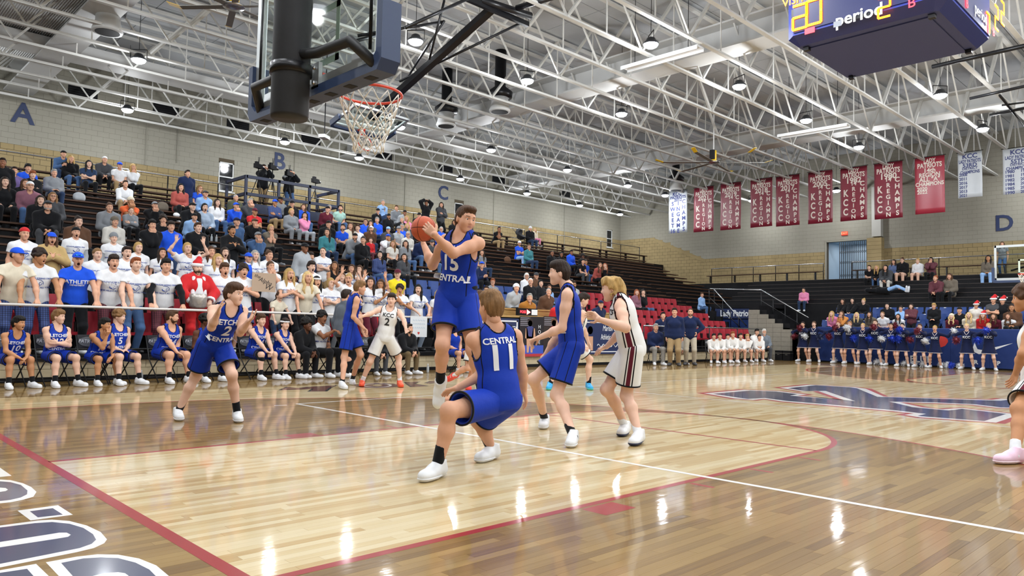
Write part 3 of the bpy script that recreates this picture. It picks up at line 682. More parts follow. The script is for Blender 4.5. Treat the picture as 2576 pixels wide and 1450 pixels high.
# ================================================================== near basket
M_NAVPAD = mat('backboard_pad', '2b3c5e', .5); M_ALU = mat('aluminium_frame', 'c3c8c9', .35, metal=.7); M_RIM = mat('orange_rim', 'd6432c', .4); M_NET = mat('white_net', 'e9e4da', .8)
M_GLASS = mat('backboard_glass', 'dfe9e6', .03, trans=1.)
M_WB = mat('board_white_line', 'c9d6c8', .6)
def net_mesh(R, h, n=12, rows=6, r=.0045):
    mb = MB()
    def P(i, j):
        t = j/rows; rr = R*(1-.52*min(1, t*1.15)); a = 2*PI*(i+.5*(j % 2))/n
        return (rr*math.cos(a), rr*math.sin(a), -h*t**.92-.02)
    for j in range(rows):
        for i in range(n):
            q = P(i, j); 
            for d in ((0, 0) if False else (0, 1) if j % 2 else (-1, 0)): mb.tube([q, P(i+d, j+1)], r, 5)
    return mb.mesh('net', M_NET, True)
def basket(o, rim, ang=0., detail=True, label='', rr=.24):
    """o: empty in board axes (+x out over the court, y across, z up, origin = middle of the board's lower edge on its front face)"""
    W, H = .914, 1.07
    g = MB().box((-.028, -W, 0), (0, W, H)).build('glass', M_GLASS, o)
    f = MB()
    for lo, hi in (((-.06, -W-.01, -.01), (.006, -W+.045, H+.01)), ((-.06, W-.045, -.01), (.006, W+.01, H+.01)), ((-.06, -W, -.01), (.006, W, .075)), ((-.06, -W, H-.06), (.006, W, H+.01))): f.box(lo, hi)
    f.build('frame', M_ALU, o)
    s = MB()
    for lo, hi in (((.001, -.305, .18), (.004, -.255, .63)), ((.001, .255, .18), (.004, .305, .63)), ((.001, -.305, .18), (.004, .305, .23)), ((.001, -.305, .58), (.004, .305, .63))): s.box(lo, hi)
    s.build('target_square', M_WB, o)
    p = MB()
    prof = [(-W-.07, .4), (-W-.07, .0), (-W-.02, -.07), (W+.02, -.07), (W+.07, 0), (W+.07, .4)]; inn = [(-W-.005, .4), (-W-.005, .06), (-W+.06, -.0), (W-.06, 0), (W+.005, .06), (W+.005, .4)]
    for i in range(5):
        a, b_, c_, d_ = prof[i], prof[i+1], inn[i+1], inn[i]
        p.add([(x, *q) for x in (-.09, .06) for q in (a, b_, c_, d_)], [(0, 1, 2, 3), (7, 6, 5, 4), (0, 4, 5, 1), (1, 5, 6, 2), (2, 6, 7, 3), (3, 7, 4, 0)])
    p.build('padding', M_NAVPAD, o)
    rc = np.array(rim)
    rm = MB().tube([rc+[rr*math.cos(a), rr*math.sin(a), 0] for a in np.linspace(0, 2*PI, 37)[:-1]], .011, 8, closed=True)
    rm.build('rim', M_RIM, o, True)
    br = MB().box((0, -.09, rc[2]-.09), (.03, .09, rc[2]+.04)).bar((.0, -.07, rc[2]-.02), (rc[0]-rr+.02, -.07, rc[2]), .025).bar((.0, .07, rc[2]-.02), (rc[0]-rr+.02, .07, rc[2]), .025); br.build('bracket', M_RIM, o)
    n = link('net', net_mesh(rr-.005, .44, 12, 6, .0048 if detail else .007), o, tuple(rc))
    return o
nb = empty('basketball_hoop', (1.22, 0, 2.895), 0, 'near glass backboard with navy padding, orange rim and white net seen from behind', 'basketball hoop')
basket(nb, (.46, -.02, .09), rr=.25)
mst = MB().lathe([(.128, -.27), (.135, -.25), (.135, .55), (.137, .56), (.137, .62), (.135, .63), (.135, 6.3)], 24, (-.25, -.07, 0)); mst.build('mast', mat('black_mast', '1b1c20', .6, noise=.25, nscale=6), nb, True)
arm = lambda pts: MB().tube(pts, .038, 10).build('support_arm', mat('arm_black', '1d1e21', .5), nb, True)
arm([(-.25, -.07, .2), (-.2, -.35, .16), (-.2, -.78, .13), (-.06, -.88, -.02)]); arm([(-.25, -.07, .18), (-.2, .3, .12), (-.2, .62, .13), (-.06, .8, -.0)])
MB().lathe([(.15, .05), (.15, .12)], 24, (-.25, -.07, 0)).build('clamp_band', M_BLKM, nb, True)
for y in (-.13, .13):
    MB().box((-.09, y-.05, -.02), (-.06, y+.05, .17)).build('bracket_plate', M_ALU, nb)
    for z in (.02, .13): MB().sphere((-.1, y, z), .016, 8, 5).build('bolt', M_STEEL, nb)
for y in (-.66, .66): MB().box((-.07, y-.07, -.0), (-.058, y+.07, .12)).build('corner_plate', M_ALU, nb)
for i in range(7): MB().box((-.05, -.8+.26*i, -.072), (.02, -.72+.26*i, -.069)).build('pad_slot', M_BLK, nb)
MB().tube([(-.07, .82, .05), (-.07, .82, 1.05)], .012, 6).build('tension_rod', M_BLKM, nb, True); MB().tube([(-.07, -.82, .1), (-.07, -.82, 1.05)], .012, 6).build('tension_rod', M_BLKM, nb, True)
# far basket
fh = empty('basketball_hoop', (24.84, 0, 2.9), PI, 'far glass backboard with white edge across the court', 'basketball hoop')
basket(fh, (.4, 0, .15), detail=False, rr=.23)
fw = MB()
for lo, hi in (((.001, -.914, 0), (.005, -.864, 1.07)), ((.001, .864, 0), (.005, .914, 1.07)), ((.001, -.914, 0), (.005, .914, .05)), ((.001, -.914, 1.02), (.005, .914, 1.07))): fw.box(lo, hi)
fw.build('white_edge', M_WHT, fh); MB().tube([(-.4, 0, .3), (-.5, 0, 6)], .09, 12).build('mast', M_BLKM, fh, True); MB().tube([(-.45, 0, .5), (-.06, -.5, .3)], .03, 8).build('support_arm', M_BLKM, fh, True); MB().tube([(-.45, 0, .5), (-.06, .5, .3)], .03, 8).build('support_arm', M_BLKM, fh, True)
# folded side basket under the roof
A, B, C, D = at(828, 310, 'z', 6.55), at(886, 258, 'z', 6.9), at(1029, 301, 'z', 6.9), at(976, 349, 'z', 6.55)
mid = (A+D)/2; yax = Vector(A-D).normalized(); zz = Vector((B+C)/2-mid); zz = (zz-yax*zz.dot(yax)).normalized(); xax = yax.cross(zz)
sbk = empty('folded_basketball_hoop', mid, 0, 'side backboard folded up flat under the joists with its net hanging', 'basketball hoop')
if xax.z > 0: yax = -yax; xax = -xax
sbk.matrix_world = Matrix(((xax.x, yax.x, zz.x, mid[0]), (xax.y, yax.y, zz.y, mid[1]), (xax.z, yax.z, zz.z, mid[2]), (0, 0, 0, 1)))
basket(sbk, (.42, 0, .12), detail=False)
sf = empty('basket_support', (0, 0, 0), 0, 'black folding backstop frame reaching up from the side basket to the roof', 'frame')
S0 = (A+B+C+D)/4+np.array([0, 0, .1]); top = at(1240, 20, 'z', 8.9)
MB().bar(S0, top, .2, .14).build('main_mast', M_BLKM, sf)
for a, c, r in (((1005, 205), (1310, 58), .035), ((1012, 215), (1118, 52), .03), ((1080, 150), (1118, 0), .03), ((900, 90), (1115, 55), .04), ((800, 130), (960, 85), .05), ((1020, 70), (1180, -5), .04)):
    MB().tube([at(*a, 'z', 7.6 if a[0] > 1000 else 8.2), at(*c, 'z', 8.8)], r, 8).build('brace', M_BLKM, sf, True)
MB().bar(at(1165, -8, 'z', 8.8), at(1328, 62, 'z', 8.8), .1, .12).build('cross_beam', M_BLKM, sf); MB().tube([at(1210, 0, 'z', 8.9), at(1335, 40, 'z', 8.9)], .09, 10).build('winch_drum', M_BLKM, sf, True); MB().tube([at(1300, 20, 'z', 8.9), at(1400, -10, 'z', 8.9)], .07, 10).build('axle', M_BLKM, sf, True)

# ================================================================== scoreboard
sc_ = empty('scoreboard', (12.72, -.16, 6.45), 0, 'blue four-sided scoreboard hanging over midcourt', 'scoreboard')
M_SB = mat('scoreboard_blue', '2a3fae', .4); M_SBD = mat('scoreboard_navy', '20285e', .4); M_SBB = mat('scoreboard_underside', '3c4478', .6)
h, c_ = 1.2, .1; H2 = 1.42
def oct_(r, z, cc): return [(-r, -r+cc, z), (-r+cc, -r, z), (r-cc, -r, z), (r, -r+cc, z), (r, r-cc, z), (r-cc, r, z), (-r+cc, r, z), (-r, r-cc, z)]
sk = MB(); a8 = oct_(1.17, 0, .06); b8 = oct_(1.34, .16, .16); c8 = oct_(1.34, 2.3, .16)
sk.add(a8, [tuple(range(8))[::-1]], 2); sk.add(a8+b8, [(i, (i+1) % 8, 8+(i+1) % 8, 8+i) for i in range(8)], 1); sk.add(b8+c8, [(i, (i+1) % 8, 8+(i+1) % 8, 8+i) for i in range(8)], 0); sk.add(c8, [tuple(range(8))], 1)
sk.build('cabinet', [M_SB, M_SBD, M_SBB], sc_)
XF = -1.345; YF = -1.345
MB().box((XF-.02, -1.16, .2), (XF+.01, 1.16, 2.25)).build('display_panel', M_SBD, sc_); MB().box((-1.16, YF-.02, .2), (1.16, YF+.01, 2.25)).build('display_panel', M_SBD, sc_)
MB().box((-1.0, -1.0, -.02), (1.0, 1.0, -.001)).build('bottom_panel', M_SBB, sc_)
for x, y in ((-1.05, -1.05), (1.05, -1.05), (1.05, 1.05), (-1.05, 1.05)): MB().box((x-.05, y-.05, -.07), (x+.05, y+.05, 0)).build('eyebolt', M_BLKM, sc_)
M_LED = mat('amber_led', 'ff8c1a', .5, emit='ff7a10', estr=5.); M_LEDR = mat('red_led', 'ff3030', .5, emit='ff2a35', estr=5.); M_SBK = mat('display_black', '0c0d1a', .4)
SEG = {'0': 'abcdef', '2': 'abged', '7': 'abc', '3': 'abgcd', '1': 'bc', '5': 'afgcd'}
def digit(ch, ctr, w, hh, face, m):
    """a seven-segment digit made of LED bars"""
    t = w*.2; mb = MB()
    S = {'a': ((-w/2+t*.4, hh/2), (w/2-t*.4, hh/2)), 'g': ((-w/2+t*.4, 0), (w/2-t*.4, 0)), 'd': ((-w/2+t*.4, -hh/2), (w/2-t*.4, -hh/2)), 'f': ((-w/2, hh/2-t*.4), (-w/2, t*.4)), 'b': ((w/2, hh/2-t*.4), (w/2, t*.4)), 'e': ((-w/2, -t*.4), (-w/2, -hh/2+t*.4)), 'c': ((w/2, -t*.4), (w/2, -hh/2+t*.4))}
    for s in SEG[ch]:
        (u0, v0), (u1, v1) = S[s]
        n = 6
        for i in range(n+1):
            u, v = u0+(u1-u0)*i/n, v0+(v1-v0)*i/n
            p = (ctr[0], ctr[1]-u, ctr[2]+v) if face == 'x' else (ctr[0]+u, ctr[1], ctr[2]+v)
            r = t*.42; mb.box([q-r if k != (0 if face == 'x' else 1) else q-.008 for k, q in enumerate(p)], [q+r if k != (0 if face == 'x' else 1) else q+.004 for k, q in enumerate(p)])
    return mb.build('led_digit', m, sc_)
def SBX(px, py): return at(px, py, 'x', 12.72+XF-.03)-np.array([12.72, -.16, 6.45])
def SBY(px, py): return at(px, py, 'y', -.16+YF-.03)-np.array([12.72, -.16, 6.45])
def panel(face, a, b_):
    f = SBX if face == 'x' else SBY; p, q = f(*a), f(*b_); lo = np.minimum(p, q); hi = np.maximum(p, q); k = 0 if face == 'x' else 1; lo[k] += .012; hi[k] = lo[k]+.01
    MB().box(lo, hi).build('display_window', M_SBK, sc_)
panel('x', (1990, 70), (2072, 0)); digit('2', SBX(2012, 42), .26, .44, 'x', M_LED); digit('0', SBX(2047, 30), .26, .44, 'x', M_LED)
panel('x', (2108, 60), (2200, 20)); lettering('period', .3, M_WP, sc_, SBX(2160, 38), (0, -1, 0), (0, 0, 1), .003, bold=.006)
digit('2', SBX(2224, 18), .19, .34, 'x', M_LED); lettering('B', .22, M_LEDR, sc_, SBX(2293, 8), (0, -1, 0), (0, 0, 1), .003); p = SBX(2037, 77); MB().box(p-[.005, .09, .05], p+[.002, .09, .05]).build('bonus_light', M_LEDR, sc_)
lettering('VISITORS', .2, M_LED, sc_, SBX(2022, -6), (0, -1, 0), (0, 0, 1), .003); p = SBX(2107, 60); MB().box(p-[.005, .07, .05], p+[.002, .07, .05]).build('maker_emblem', mat('emblem_grey', '9aa0ac', .4), sc_)
lettering('period', .3, M_WP, sc_, SBY(2468, 36), (1, 0, 0), (0, 0, 1), .003); digit('7', SBY(2486, 57), .19, .34, 'y', M_LED); digit('2', SBY(2507, 45), .22, .44, 'y', M_LED); digit('2', SBY(2522, 33), .22, .44, 'y', M_LED)
for q in ((2433, 10), (2500, 82)): lettering('B', .22, M_LEDR, sc_, SBY(*q), (1, 0, 0), (0, 0, 1), .003)
for x, y in ((-.8, -.8), (.8, .8), (-.8, .8), (.8, -.8)): MB().tube([(x, y, 2.3), (x, y, 4.4)], .012, 5).build('hanger_cable', M_BLKM, sc_)

# ================================================================== banners
M_BM = mat('maroon_banner', '7c2434', .35, noise=.06, nscale=3); M_BW_ = mat('white_banner', 'b4b9be', .35, noise=.03, nscale=3); M_BT = mat('banner_print_white', 'd9cfc4', .5); M_BN = mat('banner_print_navy', '26306a', .5); M_BR = mat('banner_red', '9a2c3c', .35)
TCACHE = {}
def tmesh(txt, size, **kw):
    k = (txt, size, tuple(kw.items()))
    if k not in TCACHE: TCACHE[k] = text_mesh(txt, size, .002, bold=size*.03, **kw)
    return TCACHE[k]
def banner(x0, x1, ytop, ybot, kind, lines, label):
    bx = 33.5; xc = (x0+x1)/2
    p0, p1 = at(x0, ytop, 'x', bx), at(x1, ytop, 'x', bx); zt = at(xc, ytop, 'x', bx)[2]; zb = at(xc, ybot, 'x', bx)[2]; w = p0[1]-p1[1]; h = zt-zb; yc = (p0[1]+p1[1])/2
    t = empty('championship_banner', (bx, yc, zt), 0, label, 'banner', 'championship banners under the roof')
    nx, nz = 12, 10; V = []
    ph = yc*3
    def disp(u, v): return .012*math.sin(u*9+ph)*v+.02*math.sin(v*5+ph)*v
    for s in (0, .006):
        for j in range(nz+1):
            for i in range(nx+1):
                u, v = i/nx, j/nz; V.append((disp(u, v)+s, w/2-u*w, -v*h))
    q = (nx+1)*(nz+1); F = []
    for j in range(nz):
        for i in range(nx):
            a = j*(nx+1)+i; F.append((a, a+nx+1, a+nx+2, a+1)); F.append((q+a, q+a+1, q+a+nx+2, q+a+nx+1))
    for i in range(nx): F.append((i, i+1, q+i+1, q+i)); a = nz*(nx+1)+i; F.append((a, q+a, q+a+1, a+1))
    for j in range(nz): a = j*(nx+1); F.append((a, q+a, q+a+nx+1, a+nx+1)); a += nx; F.append((a, a+nx+1, q+a+nx+1, q+a))
    MB().add(V, F).build('sheet', {'m': M_BM, 'w': M_BW_, 'r': M_BR}[kind], t, True)
    MB().tube([(0, w/2+.05, .02), (0, -w/2-.05, .02)], .015, 6).build('hanging_pole', M_BLKM, t)
    for txt, u, v, size, sx in lines:
        me = tmesh(txt, round(size*h*1.18, 3)).copy(); me.materials.clear(); me.materials.append(M_BN if kind == 'w' else M_BT)
        n = len(me.vertices); co = np.empty(n*3, np.float32); me.vertices.foreach_get('co', co); co = co.reshape(-1, 3)
        wd = max(co[:, 0].max()-co[:, 0].min(), 1e-3); sc = min(1., sx*w/wd) if sx else 1.
        yy = (.5-u)*w-co[:, 0]*sc; zz = -v*h+co[:, 1]
        xx = np.array([disp(.5-a/w, -b_/h) for a, b_ in zip(yy, zz)])-.006-co[:, 2]
        me.vertices.foreach_set('co', np.stack([xx, yy, zz], 1).astype(np.float32).ravel()); me.update()
        link('lettering', me, t)
REG = lambda yr: [('LADY', .5, .07, .095, .4), ('PATRIOTS', .5, .15, .105, .82), (yr, .5, .25, .12, .62), ('K\nC\nC', .2, .66, .15, .2), ('14\nR\nE\nG\nI\nO\nN', .5, .62, .088, .2), ('C\nH\nA\nM\nP\nS', .82, .62, .1, .2)]
BN = [(1683, 1729, 480, 586, 'w', [('KCC', .45, .08, .1, .5), ('PATRIOTS', .5, .16, .08, .85), ('2012', .5, .22, .09, .5), ('S\nW\nE\nE\nT\n16', .22, .63, .11, .3), ('I\nN\nG\nA\nM\nE', .52, .63, .11, .3), ('C\nH\nA\nM\nP\nS', .82, .6, .11, .3)], 'white banner reading Sweet 16 in game champs, first of the row'),
      (1746, 1795, 471, 583, 'm', REG('2021'), 'maroon Lady Patriots banner dated 2021, first right of the white one'), (1813, 1864, 461, 578, 'm', REG('2019'), 'maroon Lady Patriots banner dated 2019, second right of the white one'), (1888, 1943, 450, 571, 'm', REG('2018'), 'maroon Lady Patriots banner dated 2018, third right of the white one'), (1952, 2011, 442, 568, 'm', REG('2017'), 'maroon Lady Patriots banner dated 2017, fourth right of the white one'),
      (2033, 2094, 431, 562, 'm', REG('2005'), 'maroon Lady Patriots banner dated 2005, fifth right of the white one'), (2114, 2181, 421, 555, 'm', REG('1982'), 'maroon Lady Patriots banner dated 1982, sixth right of the white one'), (2199, 2270, 409, 550, 'm', REG('1980'), 'maroon Lady Patriots banner dated 1980, seventh right of the white one'),
      (2301, 2376, 395, 537, 'r', [('LADY', .5, .07, .09, .4), ('PATRIOTS', .5, .15, .1, .82), ('14th', .5, .24, .09, .4), ('REGION', .5, .32, .09, .7), ('ALL "A"', .5, .40, .09, .7), ('CHAMPIONS', .5, .48, .08, .95), ('2020', .25, .56, .07, .4), ('2022', .25, .62, .07, .4)], 'bright red banner reading 14th region all A champions'),
      (2409, 2470, 383, 497, 'w', [('KCC', .5, .09, .12, .75), ('LADY PATRIOTS', .5, .2, .09, .9), ('53RD', .5, .29, .1, .7), ('DISTRICT', .5, .36, .06, .7), ('CHAMPIONS', .5, .44, .08, .8), ('2008\n2011\n2016\n2017\n2013\n2021', .22, .72, .078, .34)], 'white banner reading 53rd district champions with six years'),
      (2522, 2600, 372, 487, 'w', [('KCC', .5, .09, .12, .7), ('LADY PATRIOTS', .5, .2, .09, .85), ('55TH', .5, .29, .1, .6), ('DISTRICT', .5, .36, .06, .6), ('CHAMPIONS', .5, .44, .08, .8), ('1980\n1981\n1982\n1984\n1985\n1990', .22, .74, .078, .3), ('1991\n1995\n2000\n2001\n2002\n2003', .72, .74, .078, .3)], 'white district champions banner with two columns of years at the picture edge')]
for b_ in BN: banner(*b_)

# ================================================================== fans, diffusers, added lit-flange panels and other roof things
def fan(p, R, label, yellow=True):
    t = empty('ceiling_fan', p, .2, label, 'ceiling fan', 'large ceiling fans')
    MB().lathe([(.05, .0), (.22, .02), (.26, .06), (.1, .1)], 20).build('hub', M_STEEL, t, True); MB().lathe([(.09, .1), (.11, .12), (.11, .5), (.06, .52)], 14).build('motor', mat('fan_yellow', 'd9b21c', .5), t, True); MB().tube([(0, 0, .52), (0, 0, ROOF-p[2])], .025, 8).build('downrod', M_DUCT, t); MB().box((-.2, -.09, .15), (-.1, .09, .5)).build('control_box', M_BLK, t)
    bl_ = MB().add([(.2, -.07, .03), (R-.3, -.07, .03), (R-.3, .07, .05), (.2, .07, .05), (.2, -.07, .04), (R-.3, -.07, .04), (R-.3, .07, .06), (.2, .07, .06)], [(3, 2, 1, 0), (4, 5, 6, 7), (0, 1, 5, 4), (1, 2, 6, 5), (2, 3, 7, 6), (3, 0, 4, 7)]).mesh('blade', mat('fan_blade', '8b8c88', .4, metal=.5))
    tp = MB().add([(R-.3, -.07, .03), (R, -.07, .13), (R, .07, .15), (R-.3, .07, .05), (R-.3, -.07, .04), (R, -.07, .14), (R, .07, .16), (R-.3, .07, .06)], [(3, 2, 1, 0), (4, 5, 6, 7), (0, 1, 5, 4), (1, 2, 6, 5), (2, 3, 7, 6), (3, 0, 4, 7)]).mesh('blade_tip', MATS['fan_yellow'])
    for i in range(6):
        a = 2*PI*i/6; o = link('blade', bl_, t, None, (0, 0, a)); link('blade_tip', tp, o)
fan(at(1795, 412, 'z', 7.6), 2.2, 'ceiling fan with yellow motor and tips above the far court')
fan(at(588, 22, 'z', 8.0), 1.5, 'ceiling fan with yellow motor beyond the near backboard')
for px, py, lb in ((1257, 282, 'round ceiling air diffuser over the court sideline'), (270, 82, 'round ceiling air diffuser near the letter A'), (1122, 318, 'round ceiling air diffuser right of the folded basket'), (1700, 480, 'round dark air diffuser above the first banner')):
    t = empty('air_diffuser', at(px, py, 'z', 8.75), 0, lb, 'air vent', 'round diffusers'); MB().lathe([(.36, 0), (.38, .05), (.3, .3), (.3, .5)], 20).build('collar', M_DUCT, t, True); MB().lathe([(.3, -.01), (.3, .005)], 20).build('grille', M_BLK, t); MB().lathe([(.42, .5), (.45, .7), (.2, .9), (.2, 2.2)], 20).build('plenum', M_BLKM, t, True)
for a, c, lb in (((1570, 172), (1762, 118), 'added white panel standing for the lit flange nearest the scoreboard'), ((1960, 342), (2135, 313), 'added white panel standing for the lit flange above the 1982 banner')):
    p, q = at(*a, 'z', 8.72), at(*c, 'z', 8.72); t = empty('lit_flange_panel', (p+q)/2, 0, lb, 'panel', 'lit flange panels')  # added white panel stands in for a beam flange lit by the lamps
    d_ = (q-p)/2; MB().bar(-d_, d_, .3, .05).build('reflector', mat('lit_flange_white', 'd9dbdc', .3), t); MB().bar(-d_+[.16, 0, -.04], d_+[.16, 0, -.04], .03, .1).build('lip', MATS['lit_flange_white'], t); MB().bar(-d_+[-.16, 0, -.04], d_+[-.16, 0, -.04], .03, .1).build('lip', MATS['lit_flange_white'], t)
    for w_ in (-.7, .7): MB().tube([d_*w_, d_*w_+[0, 0, 2.22]], .01, 5).build('hanger', M_BLKM, t)
t = empty('hanging_projector', at(816, 345, 'z', 7.9), .6, 'small white device hanging from a black rod by the folded basket', 'projector'); MB().box((-.22, -.12, -.06), (.22, .12, .06)).build('case', mat('device_white', 'd5d7d4', .4), t); MB().tube([(0, 0, .06), (0, 0, 3.05)], .02, 6).build('rod', M_BLKM, t)
tf = empty('pipe_truss', (0, 0, 0), 0, 'black pipe truss of the far backstop at the upper edge of the banners', 'frame')
for a, c, r in (((2345, 168), (2600, 110), .06), ((2440, 248), (2600, 212), .045), ((2490, 290), (2600, 268), .045), ((2515, 240), (2600, 345), .04), ((2520, 265), (2600, 255), .03)): MB().tube([at(*a, 'z', 8.6), at(*c, 'z', 8.6)], r, 8).build('pipe', M_BLKM, tf, True)

# ================================================================== scorers' desks and signs
M_OAK = mat('desk_oak', 'b28f57', .4, noise=.15, nscale=4, stretch=(1, 8, 8))
x0, x1 = at(1262, 800, 'y', 10.4)[0], at(1600, 800, 'y', 10.4)[0]
sd = empty('scorers_table', (x0, 10.4, 0), 0, 'long oak topped scorers table hung with signs', 'table')
MB().box((0, 0, 1.46), (x1-x0, .62, 1.52)).build('table_top', M_OAK, sd); MB().box((0, .05, .478), (x1-x0, .09, 1.46)).build('front_panel', M_BLK, sd)
for k in range(5): xx = (x1-x0-.06)*k/4; MB().box((xx, .4, .478), (xx+.06, .5, 1.46)).build('leg', M_BLK, sd)
u0, u1 = at(1262, 770, 'y', 11.45)[0], at(1545, 770, 'y', 11.45)[0]
ud = empty('press_desk', (u0, 11.45, TZ(1)), 0, 'raised oak press desk behind the scorers table', 'table'); MB().box((0, 0, .9), (u1-u0, .55, .95)).build('table_top', M_OAK, ud); MB().box((0, .03, 0), (u1-u0, .07, .9)).build('front_panel', M_OAK, ud)
for k in (0, 1): MB().box(((u1-u0-.06)*k, .35, 0), ((u1-u0-.06)*k+.06, .45, .9)).build('leg', M_OAK, ud)
def hung(xa, xb, za, zb, m, name, label):
    a, c = at(xa, za, 'y', 10.38), at(xb, zb, 'y', 10.38)
    w, h = c[0]-a[0], a[2]-c[2]; t = empty(name, (a[0], 10.37, c[2]), 0, label, 'sign'); MB().box((0, -.006, 0), (w, .004, h)).build('sheet', m, t); return t, w, h
t, w, h = hung(1238, 1303, 800, 883, M_NSIGN, 'sponsor_sign', 'navy county sponsor sign with white border under the scorers table')
for lo, hi in (((.05, -.012, h-.1), (w-.05, -.006, h-.06)), ((w-.1, -.012, .06), (w-.05, -.006, h-.06)), ((.05, -.012, .06), (w-.05, -.006, .1))): MB().box(lo, hi).build('border', M_WP, t)
lettering('KNOTT COUNTY', .2, M_WP, t, (w*.46, -.012, h*.68), (1, 0, 0), (0, 0, 1), .002, sx=.6)
def person_poster(t, w, h, skin, hair, kit, word, mats_):
    MB().box((0, -.012, 0), (w, -.006, h*.28)).build('printed_glow', mats_[0], t); MB().box((0, -.0125, 0), (w, -.006, h*.07)).build('printed_edge', mats_[1], t)
    for i in range(5): MB().box((w*.02, -.012, h*(.95-.045*i)), (w*.45, -.006, h*(.97-.045*i))).build('printed_stripe', mats_[2], t)
    f = MB(); cx = w*.42
    f.lathe([(.0, 0), (.001, 0)], 4)
    P = lambda pts, m, nm: MB().add([(x*w, -.014, z*h) for x, z in pts], [tuple(range(len(pts)))]).build(nm, m, t)
    P([(.30, .1), (.38, .1), (.42, .42), (.46, .1), (.54, .1), (.56, .5), (.28, .5)], skin, 'printed_legs'); P([(.28, .45), (.56, .45), (.58, .72), (.5, .76), (.36, .76), (.26, .72)], kit, 'printed_kit')
    P([(.24, .7), (.3, .72), (.36, .5), (.32, .44), (.22, .46)], skin, 'printed_arm'); P([(.55, .72), (.62, .7), (.66, .48), (.54, .44), (.5, .5)], skin, 'printed_arm')
    MB().lathe([(.001, 0), (.09*w, .0)], 12).build('printed_face', skin, t, False, (cx, -.014, h*.83), (PI/2, 0, 0)); P([(.3, .8), (.32, .93), (.42, .97), (.52, .93), (.54, .8), (.48, .9), (.36, .9)], hair, 'printed_hair')
    if word: lettering('\n'.join(word), h*.13, M_WP, t, (w*.82, -.014, h*.55), (1, 0, 0), (0, 0, 1), .001)
SK = mat('printed_skin', 'c99a7c', .5); HR = mat('printed_dark_hair', '2a1c18', .5)
PB = mat('poster_black', '1c1820', .4)
t, w, h = hung(1307, 1365, 796, 897, PB, 'senior_poster', 'dark senior poster lettered HOPE with a player over blue and red glow'); person_poster(t, w, h, SK, HR, mat('printed_navy_kit', '3a3f7a', .5), 'HOPE', (mat('printed_blue', '3350b8', .5), mat('printed_red', 'b03038', .5), mat('printed_flag', '8a8792', .5)))
t, w, h = hung(1367, 1425, 796, 894, mat('poster_brown', '2a2020', .4), 'senior_poster', 'dark senior poster lettered MADISON behind the blue player'); person_poster(t, w, h, SK, mat('printed_brown_hair', '6a4630', .5), mat('printed_red_kit', '8a2a30', .5), '', (MATS['poster_brown'], MATS['printed_red'], MATS['printed_flag'])); lettering('MADISON', .13, M_WP, t, (w*.5, -.016, h*.06), (1, 0, 0), (0, 0, 1), .001)
t, w, h = hung(1470, 1590, 805, 890, M_NSIGN, 'sponsor_sign', 'navy sign reading Marlon C. Athletic Complex in white'); lettering('Marlon C.', .26, M_WP, t, (w*.5, -.012, h*.76), (1, 0, 0), (0, 0, 1), .002, font_shear=.25, sx=.7); lettering('Athletic Complex', .26, M_WP, t, (w*.55, -.012, h*.5), (1, 0, 0), (0, 0, 1), .002, sx=.62)
MB().tube([(w*(.25+.5*i/24), -.012, h*.25+.05*math.sin(i*1.3)) for i in range(25)], .012, 5).build('flourish', M_WP, t); MB().box((.06, -.012, h-.09), (w-.06, -.006, h-.06)).build('border', M_WP, t); MB().box((.06, -.012, .06), (w-.06, -.006, .09)).build('border', M_WP, t); MB().lathe([(.001, 0), (.13, 0)], 14).build('printed_face', SK, t, False, (.28, -.014, h*.7), (PI/2, 0, 0)); MB().box((.14, -.013, .12), (.42, -.007, h*.52)).build('printed_body', SK, t)
ps = empty('possession_box', (at(1325, 790, 'y', 10.5)[0], 10.5, 1.52), 0, 'black possession box with glowing red arrow on the scorers table', 'display'); MB().box((-.4, -.06, 0), (.4, .06, .22)).build('case', M_BLK, ps)
MB().add([(-.06, -.064, .03), (.1, -.064, .11), (-.06, -.064, .19)], [(0, 1, 2)]).build('arrow', mat('arrow_lit', 'ffd0d0', .5, emit='ff4038', estr=9.), ps); lettering('POSS', .11, M_LEDR, ps, (-.22, -.064, .11), (1, 0, 0), (0, 0, 1), .002); MB().box((.14, -.066, .03), (.39, -.062, .19)).build('white_label', M_WP, ps)
